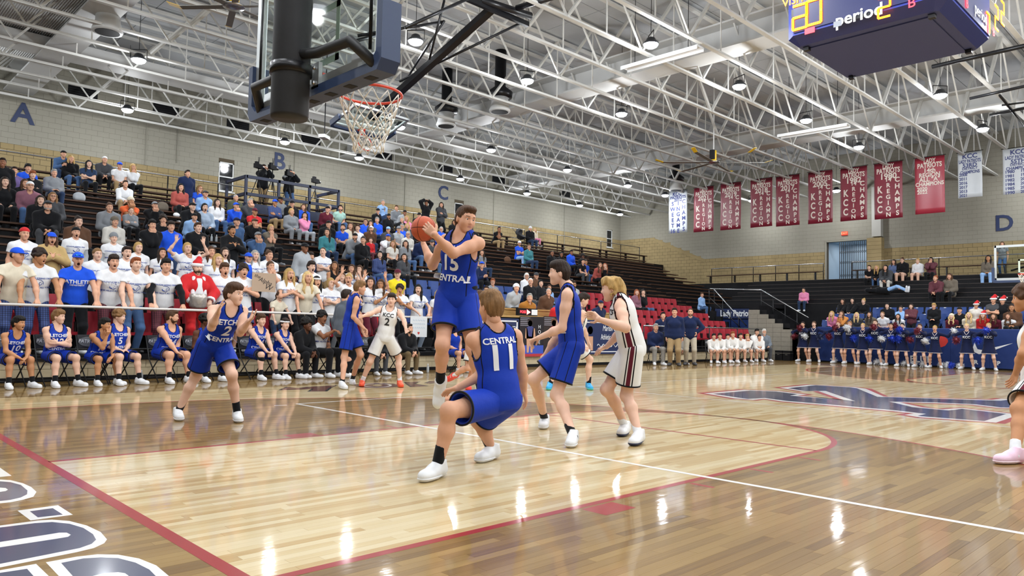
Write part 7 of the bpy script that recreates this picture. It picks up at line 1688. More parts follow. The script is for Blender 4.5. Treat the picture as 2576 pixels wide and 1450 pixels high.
# ---- spectators on the tall bleachers, student end
SIT = BLE+CHA[2:]
crowd('''
33 434 sit thighs m 0 1.1 long purple pants dkdenim short hdark - skin | broad man in violet blue sweater at the upper edge
68 427 sit thighs m 0 1 long royal pants denim fringe hblack - skin | dark-haired boy in royal blue behind the violet sweater
80 444 sit crossed m 0 1 hoodie black pants denim fringe hred - pale | red-haired boy in black sweatshirt
10 462 sit thighs f 0 1.05 long black pants black long hdark - pale | dark-haired woman in black cut by the picture edge
60 465 sit lap f 0 1 hoodie black pants denim long hbrown - skin | smiling woman in black hood below the violet sweater
6 412 stand sides m 0 1.05 coat black pants black short hdark - mid | man in black jacket standing at the upper picture edge
71 480 leanf lap m 0 1 hoodie mauve pants denim short hbrown capback:white+glasses skin | man in mauve hoodie and backwards white cap
101 508 sit lap f 0 1 coat black pants black long hdark - pale | woman in dark coat right of the mauve hoodie
131 499 sit thighs f 0 1 coat dgrey pants black long hlight glasses skin | woman with glasses and long fair hair in dark jacket
115 529 leanf knees m 0 1.12 coat black pants dgrey short hgrey cap:dgrey+beard:hgrey skin | old man in flat cap and black jacket
153 396 leanf phone m 0 1 long denim pants dkdenim short hdark cap:black skin | man in black cap and denim shirt before the upper rail
176 403 sit lap f 0 1 coat black pants denim long hblond - skin | fair woman in black jacket beside the denim shirt
137 438 back lap m 0 1 hoodie grey pants dkdenim short hgrey - skin | grey-haired man leaning back in grey hoodie
222 416 sit crossed f 0 1 tee dkdenim pants black long hblack - pale | girl with black hair and folded arms at the upper rail
259 411 leanf knees m 0 1 hoodie dgrey pants black short hdark capback:white skin | boy in white cap hugging his knees
300 420 sit lap m 0 1 tee white pants khaki short hbrown cap:royal skin | boy in royal cap and white shirt at the upper rail
332 424 sit chin f 0 1 long white pants black long hblond - skin | fair girl in white sweater hiding her mouth
310 472 leanf knees m 0 1.08 long white pants khaki short hdark - skin | man in white pullover and khaki trousers leaning forward alone
320 516 leanf chin m 0 1.05 tee orange pants black short hbrown beanie:cream tanned | man in orange shirt and pale cap
274 526 sit lap f 0 1.05 coat grey pants black bun hbrown - skin | woman in grey coat left of the orange shirt
327 544 sit crossed m 0 1 long grey pants black buzz hbrown - pale kid | small boy in grey sweatshirt before the orange shirt
286 562 sit lap f 0 1.15 long offwhite pants grey bob hgrey beanie:hgrad skin | stout woman in cream sweater and knit cap
194 562 sit lap f 0 1.05 coat brown pants black bun hdark - pale | woman in brown vest reading a paper
383 526 leanf chin m 0 1.08 coat black pants dkdenim short hbrown cap:grey skin | man in grey cap with finger on his lip
470 439 stand sides m 0 1.1 coat navy pants dkdenim short hdark - skin | man in navy jacket standing at the upper rail
452 475 sit lap f 0 1.15 long rust pants black long hblack - skin | dark-haired woman in rust sweater
500 478 sit lap f 0 1.15 tee blue pants dkdenim long hlight glasses skin | woman with glasses in blue shirt right of the rust sweater
508 496 leanf lap m 0 1 hoodie lblue pants denim short hbrown cap:dgrey skin | man in pale blue sweatshirt and dark cap
513 526 sit thighs f 2 1.1 long camo pants black bob hblack - pale | yawning woman in blue and white sweatshirt
472 529 leanf knees m 0 1.05 coat black pants black short hdark cap:black pale | man in black bent over under his cap
480 554 leanf lap m 0 1.05 hoodie lblue pants grey short hbrown cap:black skin | man in steel blue hoodie and black cap
544 513 sit lap f 0 1 long white pants denim long hdark - pale | young woman in white with jeans looking aside
582 526 leanf chin m 0 1.02 long royal pants denim short hbrown cap:royal skin | man in royal track jacket resting chin on fist
408 557 sit chin f 0 1 coat black pants black curly hdark - skin | woman with dark curls behind the royal hoodie
618 516 leanf chin m 0 1.05 long dgrey pants black short hgrey - skin | grey-haired man with hand on cheek
590 501 sit lap m 0 1.05 coat olive pants black buzz hgrey - skin | bald man in olive jacket before the camera platform
638 536 sit crossed m 0 1.12 polo red pants dkdenim short hgrey cap:maroon tanned | man in red polo and maroon cap with folded arms
630 567 leanf chin m 0 1.05 coat black pants dkdenim short hbrown cap:brown skin | man in black jacket covering his mouth below the red polo
638 603 leanf chin m 0 1.05 long denim pants dkdenim short hgrey cap:grey+beard:hgrey skin | grey-bearded man in denim shirt and grey cap
584 567 leanf lap m 0 1 long denim pants denim short hbrown cap:navy skin | man in blue shirt just above the smiling black hoodie
689 513 sit crossed m 0 1.05 long plaidblue pants khaki short hdark cap:royal tanned | man in plaid shirt and royal cap
703 506 sit lap m 0 1.05 hoodie grey pants black short hblack cap:black mid | man in grey hoodie below the platform
732 516 sit lap m 0 1.05 coat black pants black short hgrey cap:black skin | man in black cap and jacket under the platform
762 524 sit lap f 0 1.05 long blue pants denim long hbrown - skin | woman in bright blue sweater under the platform
731 536 sit lap f 0 1.15 long grey pants grey bob hblond - skin | stout fair woman in grey cardigan
764 545 sit chin f 0 1 long pink pants lgrey long hblack - skin | girl in bright pink sweater
814 534 leanf lap m 0 1.08 long maroon pants black short hgrey cap:black skin | man in maroon shirt and black cap
826 526 sit lap m 0 1 hoodie grey pants black short hgrey - skin | grey figure behind the maroon shirt
847 531 leanf thighs m 0 1.05 tee mint pants denim short hdark beard:hdark skin | bearded man in mint shirt
678 577 sit chin f 0 1.02 tee hgrad pants black bob hblond - skin | fair woman in taupe top with hand on cheek
817 572 leanf lap m 0 1.05 coat black pants denim short hdark cap:black skin | man in black cap bent behind the teal sweater
821 588 sit lap f 0 1.02 long teal pants dkdenim long hdark - skin | dark-haired woman in teal sweater seen from the side
852 580 leanf crossed m 0 1.02 tee royal pants black short hdark beard:hdark skin | bearded man in royal shirt
879 572 sit lap f 0 1 long cream pants black long hbrown - skin | brown-haired woman in cream
897 577 sit lap m 0 1 tee white pants black short hbrown - pale | man in white shirt looking down
879 603 leanf knees m 0 1.05 coat grey pants denim short hdark cap:black+beard:hbrown skin | bearded man in grey jacket and jeans
910 608 sit lap f 0 1.05 hoodie black pants black bun hdark - skin | woman in black hoodie with a child at her side
930 615 sit lap f 0 1 long red pants plaidred ponytail hbrown - pale kid | little girl in red sleeves
917 562 sit lap f 0 1.05 coat royal pants denim bob hbrown glasses skin | woman with glasses in royal jacket
930 565 sit mouth f 0 1 coat dgrey pants black long hdark - skin | dark-haired woman touching her lips beside the royal jacket
925 583 leanf lap m 0 1.05 coat brown pants dkdenim short hbrown cap:white+beard:hbrown skin | bearded man in white cap and brown jacket
946 557 sit lap m 0 1.12 long royal pants dkdenim short hgrey - skin | grey-haired man in royal pullover holding a cup
948 534 sit lap m 0 1.08 hoodie black pants black short hdark cap:black skin | man in black hoodie and cap above the royal pullover
962 511 stand sides m 0 1.05 long lblue pants dkdenim short hgrey - skin | man in pale blue shirt standing by the wall
963 532 sit lap m 0 1.05 long dkdenim pants black short hgrey cap:grey tanned | man in grey cap below the pale blue shirt
975 547 sit lap m 0 1.08 coat black pants black short hdark cap:black+beard:hblack tanned | bearded man in black cap and jacket mid bleachers
995 526 sit lap m 0 1.05 hoodie grey pants grey short hbrown - skin | brown-haired man in grey hoodie near the wall
1008 541 leanf lap m 0 1.05 coat lgrey pants black short hdark cap:black mid | man in pale jacket and black cap
1009 556 sit lap f 0 1.05 coat black pants black bob hgrey - skin | woman in black with short grey hair
1021 552 sit lap f 0 1 long pink pants black wavy hblond - skin | fair woman with wavy hair in soft pink
1022 571 sit lap f 0 1.05 coat dgrey pants black wavy hblond - skin | fair woman in dark jacket behind the ball
974 581 sit lap m 0 1.08 coat dgrey pants black short hgrey cap:lblue skin | man in pale blue cap and dark jacket
1000 580 sit lap m 0 1.08 tee lgrey pants grey short hgrey cap:grey skin | man in pale grey shirt and grey cap
1009 574 sit lap m 0 1.05 polo royal pants dkdenim short hgrey glasses skin | man with glasses in royal polo
1024 593 sit lap f 0 1.12 long offwhite pants black bob hgrey glasses skin | stout woman with glasses in white cardigan
963 604 leanf mouth m 0 1 long white pants black short hdark cap:royal tanned | figure in royal cap bending with white sleeves
986 616 sit lap f 0 1.05 tee offwhite pants black long hlight - skin | long-haired woman in white shirt looking away
1017 616 sit lap f 0 1.05 long grey pants denim long hdark - skin | dark-haired woman in grey sweater and jeans
952 644 sit lap f 0 1.05 long plaidblue pants denim long hblack - pale | woman in blue flannel shirt
1013 650 sit lap f 0 1.05 long dgrey pants black long hdark - skin | woman in charcoal holding a baby
1017 663 sit lap m 0 1 long plaidred pants black buzz hbrown - pale kid | baby in red plaid on a lap
1050 611 leanf lap m 0 1.05 coat navy pants denim short hdark beard:hdark skin | man in navy jacket under the ball
1071 513 stand headtop m 0 1.05 coat black pants black short hblack - mid | man in black standing by the wall with hands on head
1109 517 stand crossed f 0 1.05 coat dgrey pants black long hdark - skin | woman in checked hooded jacket standing by the wall
1052 545 sit lap m 0 1.05 coat black pants black short hdark cap:black skin | man in black cap left of the ball
1140 562 sit lap f 0 1.02 coat black pants black long hdark - tanned | woman in black right of the ball handlers head
1084 614 sit lap m 0 1 coat dgrey pants denim short hdark cap:dgrey skin | man in dark cap behind the ball handlers elbow
1095 627 sit lap m 0 1.05 coat black pants denim short hbrown cap:maroon+beard:hbrown skin | bearded man in maroon cap behind the ball handlers arm
1107 580 sit lap f 0 1.08 coat royal pants black bob hgrey glasses skin | grey-haired woman with glasses in royal jacket
1140 590 sit lap m 0 1.05 coat lgrey pants black short hgrey - skin | man in pale jacket by the ball handlers face
''', SIT, 'spectators on the tall bleachers')
crowd('''
1246 582 leanf chin m 0 1.08 tee black pants khaki short hblack - mid | man in black shirt and khaki trousers alone near the upper rail
1332 578 sit lap m 0 1.05 coat black pants dkdenim short hdark beanie:white skin | figure in white knit cap by a pram at the top
1344 586 sit lap f 0 1 coat cream pants pink long hblond - pale kid | child in cream beside the white knit cap
1304 615 sit crossed m 0 1.1 tee royal pants lblue short hbrown cap:white+beard:hbrown skin | man in royal shirt, white cap and jeans with folded arms
1328 624 sit lap f 0 1.05 long teal pants dkdenim bun hbrown glasses skin | woman in teal sweater beside the folded arms
1209 638 sit lap f 0 1 tee grey pants dkdenim long hdark - skin | dark-haired woman in grey shirt behind the ball handlers back
1198 673 leanf phone m 0 1.05 long navy pants black short hdark cap:royal skin | man in royal cap working a small video camera
1386 640 sit lap m 0 1.05 coat black pants black buzz hblack - mid | bald man in dark jacket above the profile player
1409 643 sit crossed f 0 1.02 coat black pants black long hblack - mid | woman in black above the profile player
1434 638 sit lap m 0 1.05 coat royal pants black short hblack - mid | man in royal jacket above the profile player
1463 648 sit lap f 0 1.05 coat black pants black curly hblack - dark | woman with black curls above the profile player
1455 663 leanf knees m 0 1.02 tee black pants dgrey fringe hblack - skin | boy in black shirt resting arms on knees
1471 662 sit lap f 0 1 tee blue pants denim bun hdark - tanned | girl in blue beside the black shirt boy
1496 672 leanf lap f 0 1 long rust pants black long hbrown - skin | girl in rust plaid wearing dark trousers
1510 674 leanf chin f 0 1 long black pants black long hred - pale | red-haired girl at the end of the row
1321 698 sit lap f 0 1.08 long white pants grey bob hwhite glasses skin | white-haired woman in white cardigan
1345 697 sit lap m 0 1.08 coat brown pants khaki short hgrey cap:dgrey skin | man in brown jacket and dark cap behind the white-haired woman
''', SIT, 'spectators on the far half of the tall bleachers')
crowd('''
1331 712 sit lap m 0 1.12 long black pants dgrey buzz hwhite - skin | white-haired old man in black sweater in the blue seats
1356 716 sit lap f 0 1.05 coat black pants black bob hblack - pale | woman with black bob in the blue seats
1378 727 sit lap f 0 1.08 long lblue pants black bob hbrown - skin | woman in pale blue behind the profile players face
1236 713 sit lap m 0 1.12 long grey pants black short hred headset+glasses skin | commentator in grey with headset and glasses
1220 732 sit lap m 0 1.05 tee white pants black short hdark glasses skin | man with glasses below the grey commentator
1440 719 sit lap m 0 1.05 long lgrey pants black short hdark glasses+beard:hdark tanned | man with moustache and glasses right of the profile player
''', CHA, 'people in the blue seats')
crowd('''
1279 732 leanf lap m 0 1.08 hoodie lgrey pants black short hbrown beanie:white+headset skin | commentator in pale grey hoodie and white cap at the press desk
1363 742 leanf lap m 0 1.08 coat brown pants black buzz hgrey headset skin | commentator in brown blazer at the press desk
''', [(12.35, TZ(1))], 'press desk people', lift_seat=True)
crowd('''
1314 757 leanf lap m 0 1.08 coat a06a2c pants black short hgrey - skin | grey-haired man in tan jacket at the scorers table
1389 770 leanf lap m 0 1.05 coat red pants black short hgrey cap:maroon+glasses skin | man in red jacket and maroon cap at the scorers table
1493 772 leanf lap m 0 1.08 coat navy pants black short hbrown cap:navy skin | man in navy cap at the end of the scorers table
''', [(11.25, TZ(0))], 'scorers table people', lift_seat=True)
crowd('''
1598 738 sit lap f 0 1 long mauve pants black long hred - pale | red-haired woman in mauve in the red seats
1614 738 sit chin f 0 1 long black pants denim long hdark - pale | girl in black with hand on chin in the red seats
1763 744 sit lap m 0 1.05 long lblue pants denim short hbrown - skin | man in dark vest and blue shirt at the end of the red seats
1651 800 leanf lap m 0 1.05 long navy pants black short hblack - skin | man in navy leaning on the rail behind the coach
''', CHA+[(11.0, TZ(0))], 'people in the red seats')
# ---- far stand
FCH = [(30.42+.75*j, .95+.29*j) for j in range(3)]
FBL = [(FSX(k)+.15, FSZ(k)-.40) for k in range(7)]+[(36.42, 3.98)]
FACE = PI
crowd('''
2023 733 sit lap f 0 1.1 long pink pants dkdenim bun hdark - skin | person in pink and green jacket seated sideways above the corner stair
2122 760 sit knees f 0 1 hoodie black pants denim long hdark - skin | girl in black hugging her knees, first of three above the blue seats
2147 758 sit knees f 0 1 hoodie black pants denim long hblack - pale | girl in black hood, second of three above the blue seats
2174 760 sit lap f 0 1.05 long black pants black bun hblond - pale | woman in black top, third of three above the blue seats
2191 678 leanf crossed m 0 1.05 tee black pants black short hbrown - pale | boy in black on the far bleachers right of the gate
2211 678 leanf knees f 0 1 coat black pants denim long hblond - skin | fair girl in dark plaid and jeans on the far bleachers
2233 679 leanf knees f 0 1 coat dgrey pants offwhite long hblack - skin | dark-haired girl in pale trousers on the far bleachers
2250 661 sit lap f 0 1.05 long 5a6a90 pants black long hdark - skin | woman in slate blue at the far rail
2271 657 sit lap f 0 1.05 coat black pants pale bun hbrown glasses pale | woman in black cardigan with bare legs at the far rail
2310 659 sit lap f 0 1.02 hoodie white pants pale bun hblond - pale | girl in white hoodie with bare legs at the far rail
2343 656 sit mouth f 0 1.05 coat plaidred pants black long hblack glasses skin | woman in red plaid at the far rail
2361 706 leanf knees f 0 1.05 coat plaidred pants black bun hred - skin | person in red plaid leaning on knees on the far bleachers
2391 698 sit lap f 0 1 coat hgrad pants black long hbrown - skin | girl in pale plaid with white socks on the far bleachers
2488 652 sit lap f 0 1 long hgrad pants lblue long hblack - tanned | girl in jeans at the far rail left of the backboard
2233 772 sit lap f 0 1.05 coat black pants black bob hblack - pale | woman in black behind the far blue seats
2267 780 sit knees f 0 1 long lblue pants lblue bun hdark - skin | girl with jeans knees drawn up in the far blue seats
''', FBL+FCH[1:], 'spectators in the far stand', axis='x', face=FACE)
crowd('''
2293 776 stand crossed f 0 1.02 coat plaidred pants black long hdark - pale | girl in dark plaid with folded arms standing in the far seats
2350 777 stand lap m 0 1.1 hoodie black pants black fringe hblond - skin | fair boy in black hoodie standing in the far seats
2456 770 stand sides m 0 1.02 long offwhite pants black short hbrown santa:red+glasses skin | boy in striped top, santa hat and dark glasses
2500 757 stand crossed m 0 1.08 tee dgrey pants black short hdark santa:red skin | boy in dark grey shirt and santa hat with folded arms
2523 759 stand sides m 0 1.05 coat black pants black short hdark santa:red skin | boy in black jacket and santa hat
2522 642 stand sides f 0 1 tee grey pants denim long hbrown - skin | girl in grey walking behind the far backboard
''', FCH+[(37.3, 3.98)], 'standing people in the far stand', axis='x', face=FACE)
crowd('''
2100 794 leanf lap f 0 1 long pink pants black long hblond - pale | fair girl in pink at the padded wall
2125 794 leanf chin f 0 1 long d08a4a pants black long hbrown - skin | girl in orange at the padded wall
2159 797 leanf lap f 0 1 long dgrey pants black long hblondl - pale | very fair girl in grey at the padded wall
2196 796 leanf lap f 0 1 long hgrad pants black long hdark - skin | dark-haired girl in plaid at the padded wall
2226 796 leanf lap f 0 1 tee white pants maroon ponytail hlight - pale | girl in white and maroon looking aside at the padded wall
2263 802 leanf lap f 0 1 long white pants black long hblack - skin | dark-haired girl in white at the padded wall
2398 802 leanf lap f 0 1.02 long maroon pants black wavy hblondl beanie:cream pale | fair girl in pale cap and dark sweater with lights
2415 784 sit lap m 0 1 long black pants black short hdark capback:black skin | boy in backwards black cap in the far seats
2440 798 leanf lap f 0 1.02 long cream pants black wavy hblondl - pale | fair girl in cream sweater at the padded wall
2477 798 leanf lap f 0 1 long red pants black wavy hred santa:red pale | red-haired girl in red with a white santa hat
2505 801 leanf lap f 0 1 long maroon pants black wavy hbrown - skin | brown-haired girl in maroon sweater with coloured lights
2541 801 leanf lap f 0 1 long white pants black wavy hbrown - skin | brown-haired girl in white sweater at the padded wall
2546 777 sit lap f 0 1 coat brown pants black wavy hdark - tanned | woman in brown coat behind the edge player
''', FCH, 'girls and boys at the padded wall', axis='x', face=FACE)
o, T = place(tuple(at(2300, 752, 'x', 33.9)*np.array([1, 0, 0])+np.array([0, at(2232, 752, 'x', 33.9)[1], FSZ(4)])), -PI/2, 1., 'lie', 'sides', 0, 'coat', 'black', 'pants', 'lblue', 'long', 'hdark', '', 'skin', 'girl in black jacket and jeans lying along a far bleacher', None, True)
# ================================================================== team benches
M_CHAIR = mat('chair_black', '1a1b1e', .5); M_CPAD = mat('chair_pad_grey', '5a5c60', .6)
def chair_meshes():
    fr = MB()
    for s in (-1, 1):
        fr.tube([(.2, s*.2, 0), (-.12, s*.2, .42), (-.26, s*.2, .86)], .012, 6); fr.tube([(-.24, s*.2, 0), (.16, s*.2, .43)], .012, 6)
    fr.tube([(.12, -.2, .1), (.12, .2, .1)], .01, 6); fr.tube([(-.17, -.2, .08), (-.17, .2, .08)], .01, 6)
    return {'frame': fr.mesh('frame', M_CHAIR, True), 'seat': MB().box((-.18, -.2, .41), (.2, .2, .46)).mesh('seat', M_CHAIR), 'backrest': MB().add([(-.21, -.2, .62), (-.21, .2, .62), (-.26, .2, .86), (-.26, -.2, .86), (-.17, -.2, .63), (-.17, .2, .63), (-.22, .2, .87), (-.22, -.2, .87)], [(0, 3, 2, 1), (4, 5, 6, 7), (0, 1, 5, 4), (1, 2, 6, 5), (2, 3, 7, 6), (3, 0, 4, 7)]).mesh('backrest', M_CHAIR)}
CH = chair_meshes(); CT = text_mesh('PATRIOTS', .09, .001); CT.materials.append(M_PRW)
pe = MB(); 
pe.add([(0, .19*math.cos(a), .09*math.sin(a)) for a in np.linspace(0, 2*PI, 21)[:-1]], [tuple(range(20))]); CE = pe.mesh('emblem', M_CPAD)
def folding_chair(loc, rz, label, group):
    t = empty('folding_chair', loc, rz, label, 'chair', group)
    for k in ('frame', 'seat'): link(k, CH[k], t)
    b = link('backrest', CH['backrest'], t)
    e = link('emblem', CE, b, (-.188, 0, .745), (0, -.2, 0)); l = link('lettering', CT, b); l.matrix_local = Matrix(((0, 0, 1, -.184), (1, 0, 0, 0), (0, 1, -.2, .745), (0, 0, 0, 1)))
BENCH = [  # head x, head y, pose, arms, yaw of head, mouth, bulk, hair, colour, hats, skin, number
    (33, 835, .5, 'knees', .5, 1, .95, 'fringe', 'hblack', '', 'tanned', '10', 'first blue bench player from the picture edge, hands clasped'),
    (142, 800, .15, 'crossed', .6, 0, 1.0, 'fringe', 'hlight', '', 'pale', '12', 'fair blue bench player with folded arms'),
    (252, 826, .5, ('knees', 'chin'), .5, 0, .95, 'fringe', 'hblack', '', 'tanned', '15', 'blue bench player resting his cheek on his hand'),
    (296, 800, .1, 'lap', .6, 2, .95, 'curly', 'hlight', '', 'pale', '5', 'fair blue bench player shouting'),
    (424, 800, .35, ('lap', 'knees'), .7, 2, 1.22, 'short', 'hbrown', 'beard:hbrown', 'skin', '24', 'broad bearded blue bench player shouting'),
    (512, 812, .25, 'lap', .6, 0, 1.0, 'afro', 'hblack', '', 'dark', '30', 'blue bench player hidden behind the clapping player'),
    (649, 808, .3, 'knees', 0., 0, 1.0, 'fringe', 'hbrown', '', 'pale', '24', 'blue bench player with a black knee sleeve'),
    (711, 818, .3, 'knees', -.2, 0, .98, 'fringe', 'hdark', 'headband:white', 'pale', '25', 'blue bench player with white headband'),
]
for i, (px, py, lean, arms, hy, mo, bk, hs, hc, hats, sk, num, lab) in enumerate(BENCH):
    y = 9.62; p = at(px, py, 'y', y-math.sin(lean)*.5); s = 1.02
    fac = -PI/2+.25
    J = seated(1.0, arms, lean, hy, -2, .2, .45, .46)
    loc = np.array([p[0], y, 0]); sc = min(1.12, max(.9, p[2]/J['head'][2])); loc[0] -= 0
    S = dict(J=J, s=1., b=bk, team='blue', sock='black', hair=(hs if 'headband' not in hats else hs, hc), loc=loc, rz=fac, label=lab, group='blue team bench', skin=sk, mouth=mo, ln=.8, loose=1.05, sockh=.13,
             hats=[q.split(':')[0] for q in hats.split('+') if q], hatcol=[q.split(':')[1] for q in hats.split('+') if q], **{'print': [('LETCHER', .76, .075), (num, .52, .17), ('CENTRAL', .28, .07)]})
    o, K, B = player(S, .0125, .005, .006); o.scale = (sc, sc, sc)
    folding_chair((p[0], y+.02, 0), fac, 'black folding chair, %s along the blue team bench' % ordinal(i), 'blue bench chairs')
    if 'knee sleeve' in lab:
        V = surf([('c', J['kn'][1]+(J['hip'][1]-J['kn'][1])*.2, J['kn'][1]+(J['an'][1]-J['kn'][1])*.2, .075, .065)], .012); piece('knee_sleeve', V, M_CLOTH, o, 'black')
def sit_floor(px, py, y, fac, lab, *a, group='people by the blue bench', chair=True, **k):
    p = at(px, py, 'y', y); s = min(1.12, max(.86, p[2]/1.2)); loc = (p[0], y, 0)
    o, T = place(loc, fac, s, *a, label=lab, group=group, res=.0135, **k)
    if chair: folding_chair((p[0], y+.02, 0), fac, 'black folding chair of the %s' % ' '.join(lab.split()[:9]), 'bench chairs')
    return o, T
sit_floor(748, 812, 9.65, -PI/2+.3, 'young man in black hoodie with short twists on the bench', 'leanf', 'knees', .0, 'hoodie', 'black', 'pants', 'black', 'afro', 'hblack', '', 'dark')
o, T = sit_floor(803, 800, 9.6, -PI/2+.3, 'boy in white shirt and goggles pointing from the bench', 'sit', ('lap', 'point'), 0., 'tee', 'white', 'pants', 'black', 'curly', 'hblack', '', 'mid', mouth=1); shirt_print(o, T, 'crew')
sit_floor(938, 832, 9.7, -PI/2, 'bearded man in black behind the white jersey 2 player', 'leanf', 'knees', 0., 'coat', 'black', 'pants', 'dgrey', 'short', 'hdark', 'beard:hdark', 'skin')
sit_floor(1010, 822, 9.65, -PI/2+.1, 'man in black jacket and brown trousers on the bench end', 'leanf', 'knees', 0., 'coat', 'black', 'pants', '6a5a40', 'short', 'hdark', 'beard:hdark', 'skin', shoe='white')
sit_floor(1140, 822, 9.6, -PI/2, 'blue uniformed player seated behind the ball handlers legs', 'sit', 'lap', 0., 'jersey', 'jersey', 'shorts', 'jersey', 'fringe', 'hbrown', '', 'skin')
sit_floor(1166, 820, 9.7, -PI/2, 'person in black seated behind the ball handlers knee', 'sit', 'lap', 0., 'coat', 'black', 'pants', 'black', 'bob', 'hdark', '', 'skin')
p = at(868, 742, 'y', 9.15); s = p[2]/1.6
place((p[0], 9.15, 0), .1, min(1.1, s), 'stand', 'sides', 0., 'long', '5c646e', 'pants', 'black', 'short', 'hdark', '', 'skin', 'stout man in grey sweatshirt standing before the bench', None, bulk=1.3, res=.0135)
# white team bench
for px, py, arms, lab, ex in ((1697, 787, 'sides', 'heavy coach in navy pullover and khaki trousers', dict(bulk=1.3, bc='khaki', hs='short', hc='hdark', hats='')), (1737, 787, 'hips', 'bearded coach in navy pullover and pale trousers, hands on hips', dict(bulk=1.05, bc='b5ab98', hs='buzz', hc='hbrown', hats='beard:hdark'))):
    p = at(px, py, 'y', 9.0); s = min(1.12, p[2]/1.6); o, T = place((p[0], 9.0, 0), PI+.55, s, 'stand', arms, 0., 'long', 'navy', 'pants', ex['bc'], ex['hs'], ex['hc'], ex['hats'], 'skin', lab, 'white team coaches', bulk=ex['bulk'], shoe='dgrey')
    Bm = T['B']
    for i in (0, 1):
        a = T['J']['sh'][i]; c_ = T['J']['che']; V = surf([('c', a*.75+c_*.25+np.array([.0, 0, .045]), a*.95+c_*.05+np.array([.02, 0, .03]), .042, .042)], .012); piece('shoulder_panel', V, M_CLOTH, o, 'white')
sit_floor(1648, 825, 9.75, PI+.9, 'seated coach in navy pullover and grey trousers', 'sit', 'lap', 0., 'long', 'navy', 'pants', '8d8a84', 'short', 'hgrey', '', 'skin', group='white team bench', bulk=1.1)
WB = [(1714, 842, 'hdark', 'white bench player behind the coaches', 'f'), (1792, 856, 'hblack', 'first leaning white bench player right of the coaches', 'l'), (1807, 843, 'hblack', 'second leaning white bench player right of the coaches', 'l'), (1827, 848, 'hblack', 'third leaning white bench player right of the coaches', 'l'), (1839, 839, 'hred', 'red-haired white bench player right of the coaches', 'l'),
      (1859, 843, 'hdark', 'fifth leaning white bench player right of the coaches', 'l'), (1876, 845, 'hblond', 'fair white bench player covering his face', 'c'), (1903, 836, 'hblack', 'upright white bench player beside the old man', 's'), (1906, 850, 'hdark', 'white bench player stretching out one leg', 'l')]
for i, (px, py, hc, lab, k) in enumerate(WB):
    y = 9.75 if i % 2 else 9.6
    sit_floor(px, py, y, PI+.75, lab, 'leanf' if k != 's' else 'sit', 'knees' if k != 'c' else 'chin', 0., 'long', 'e4e2de', 'shorts', 'e4e2de', 'fringe', hc, '', 'skin', group='white team bench')
sit_floor(1921, 836, 9.7, PI+.75, 'old man in grey pullover at the end of the white bench', 'sit', 'thighs', 0., 'long', '6f7780', 'pants', 'dgrey', 'short', 'hwhite', 'beard:hwhite', 'skin', group='white team bench')

# ================================================================== cheerleaders
def pom_mesh(seed):
    rr = random.Random(seed); mb = MB()
    for i in range(150):
        z = rr.uniform(-1, 1); a = rr.uniform(0, 2*PI); r = math.sqrt(1-z*z); d = np.array([r*math.cos(a), r*math.sin(a), z]); L = rr.uniform(.11, .165); t = nrm(np.cross(d, (rr.random(), rr.random(), rr.random())))*.009; e = d*L+np.array([rr.uniform(-.02, .02), rr.uniform(-.02, .02), -rr.uniform(0, .03)]); m_ = d*L*.55
        mb.add([d*.02-t, d*.02+t, m_+t, e+t*.6, e-t*.6, m_-t], [(0, 1, 2, 5), (5, 2, 3, 4)])
    mb.sphere((0, 0, 0), .085, 10, 7); return mb.mesh('streamers', M_POM)
M_POM = mat('pom_foil', 'ffffff', .3, objcol=True, metal=.2); POMS = [pom_mesh(i) for i in range(3)]
def pom(p, c, label, s=1.):
    t = empty('pom_pom', p, random.random()*6, label, 'pom-pom', 'pom-poms'); o = link('streamers', random.choice(POMS), t); col(o, c); o.scale = (s, s, s); link('grip', GRIP, t)
GRIP = MB().tube([(0, -.05, 0), (0, .05, 0)], .014, 6).mesh('grip', M_BLKM)
CHEER = [(2020, 818, ('cheerup', 'cheerlow'), 'hdark', 'maroon', 'maroon'), (2048, 817, ('cheerlow', 'cheerlow'), 'hbrown', 'navy', 'white'), (2109, 817, ('cheerup', 'cheerlow'), 'hred', 'maroon', 'maroon'), (2138, 817, ('cheerup', 'cheerup'), 'hlight', 'white', 'white'), (2171, 822, ('cheerlow', 'cheerlow'), 'hblond', 'blue', 'blue'), (2202, 814, ('cheerout', 'cheerup'), 'hbrown', 'maroon', 'maroon'),
         (2242, 822, ('cheerlow', 'cheerlow'), 'hdark', 'blue', 'white'), (2270, 822, ('cheerup', 'cheerlow'), 'hblack', 'blue', 'blue'), (2314, 824, ('cheerup', 'cheerlow'), 'hbrown', 'maroon', 'maroon'), (2352, 828, ('cheerout', 'cheerlow'), 'hblond', 'white', 'white'), (2432, 824, ('cheerout', 'cheerlow'), 'hblondl', 'maroon', 'maroon'), (2487, 823, ('cheerup', 'cheerlow'), 'hblond', 'blue', 'blue')]
M_CTR = mat('cheer_trim', 'd8cfd0', .6)
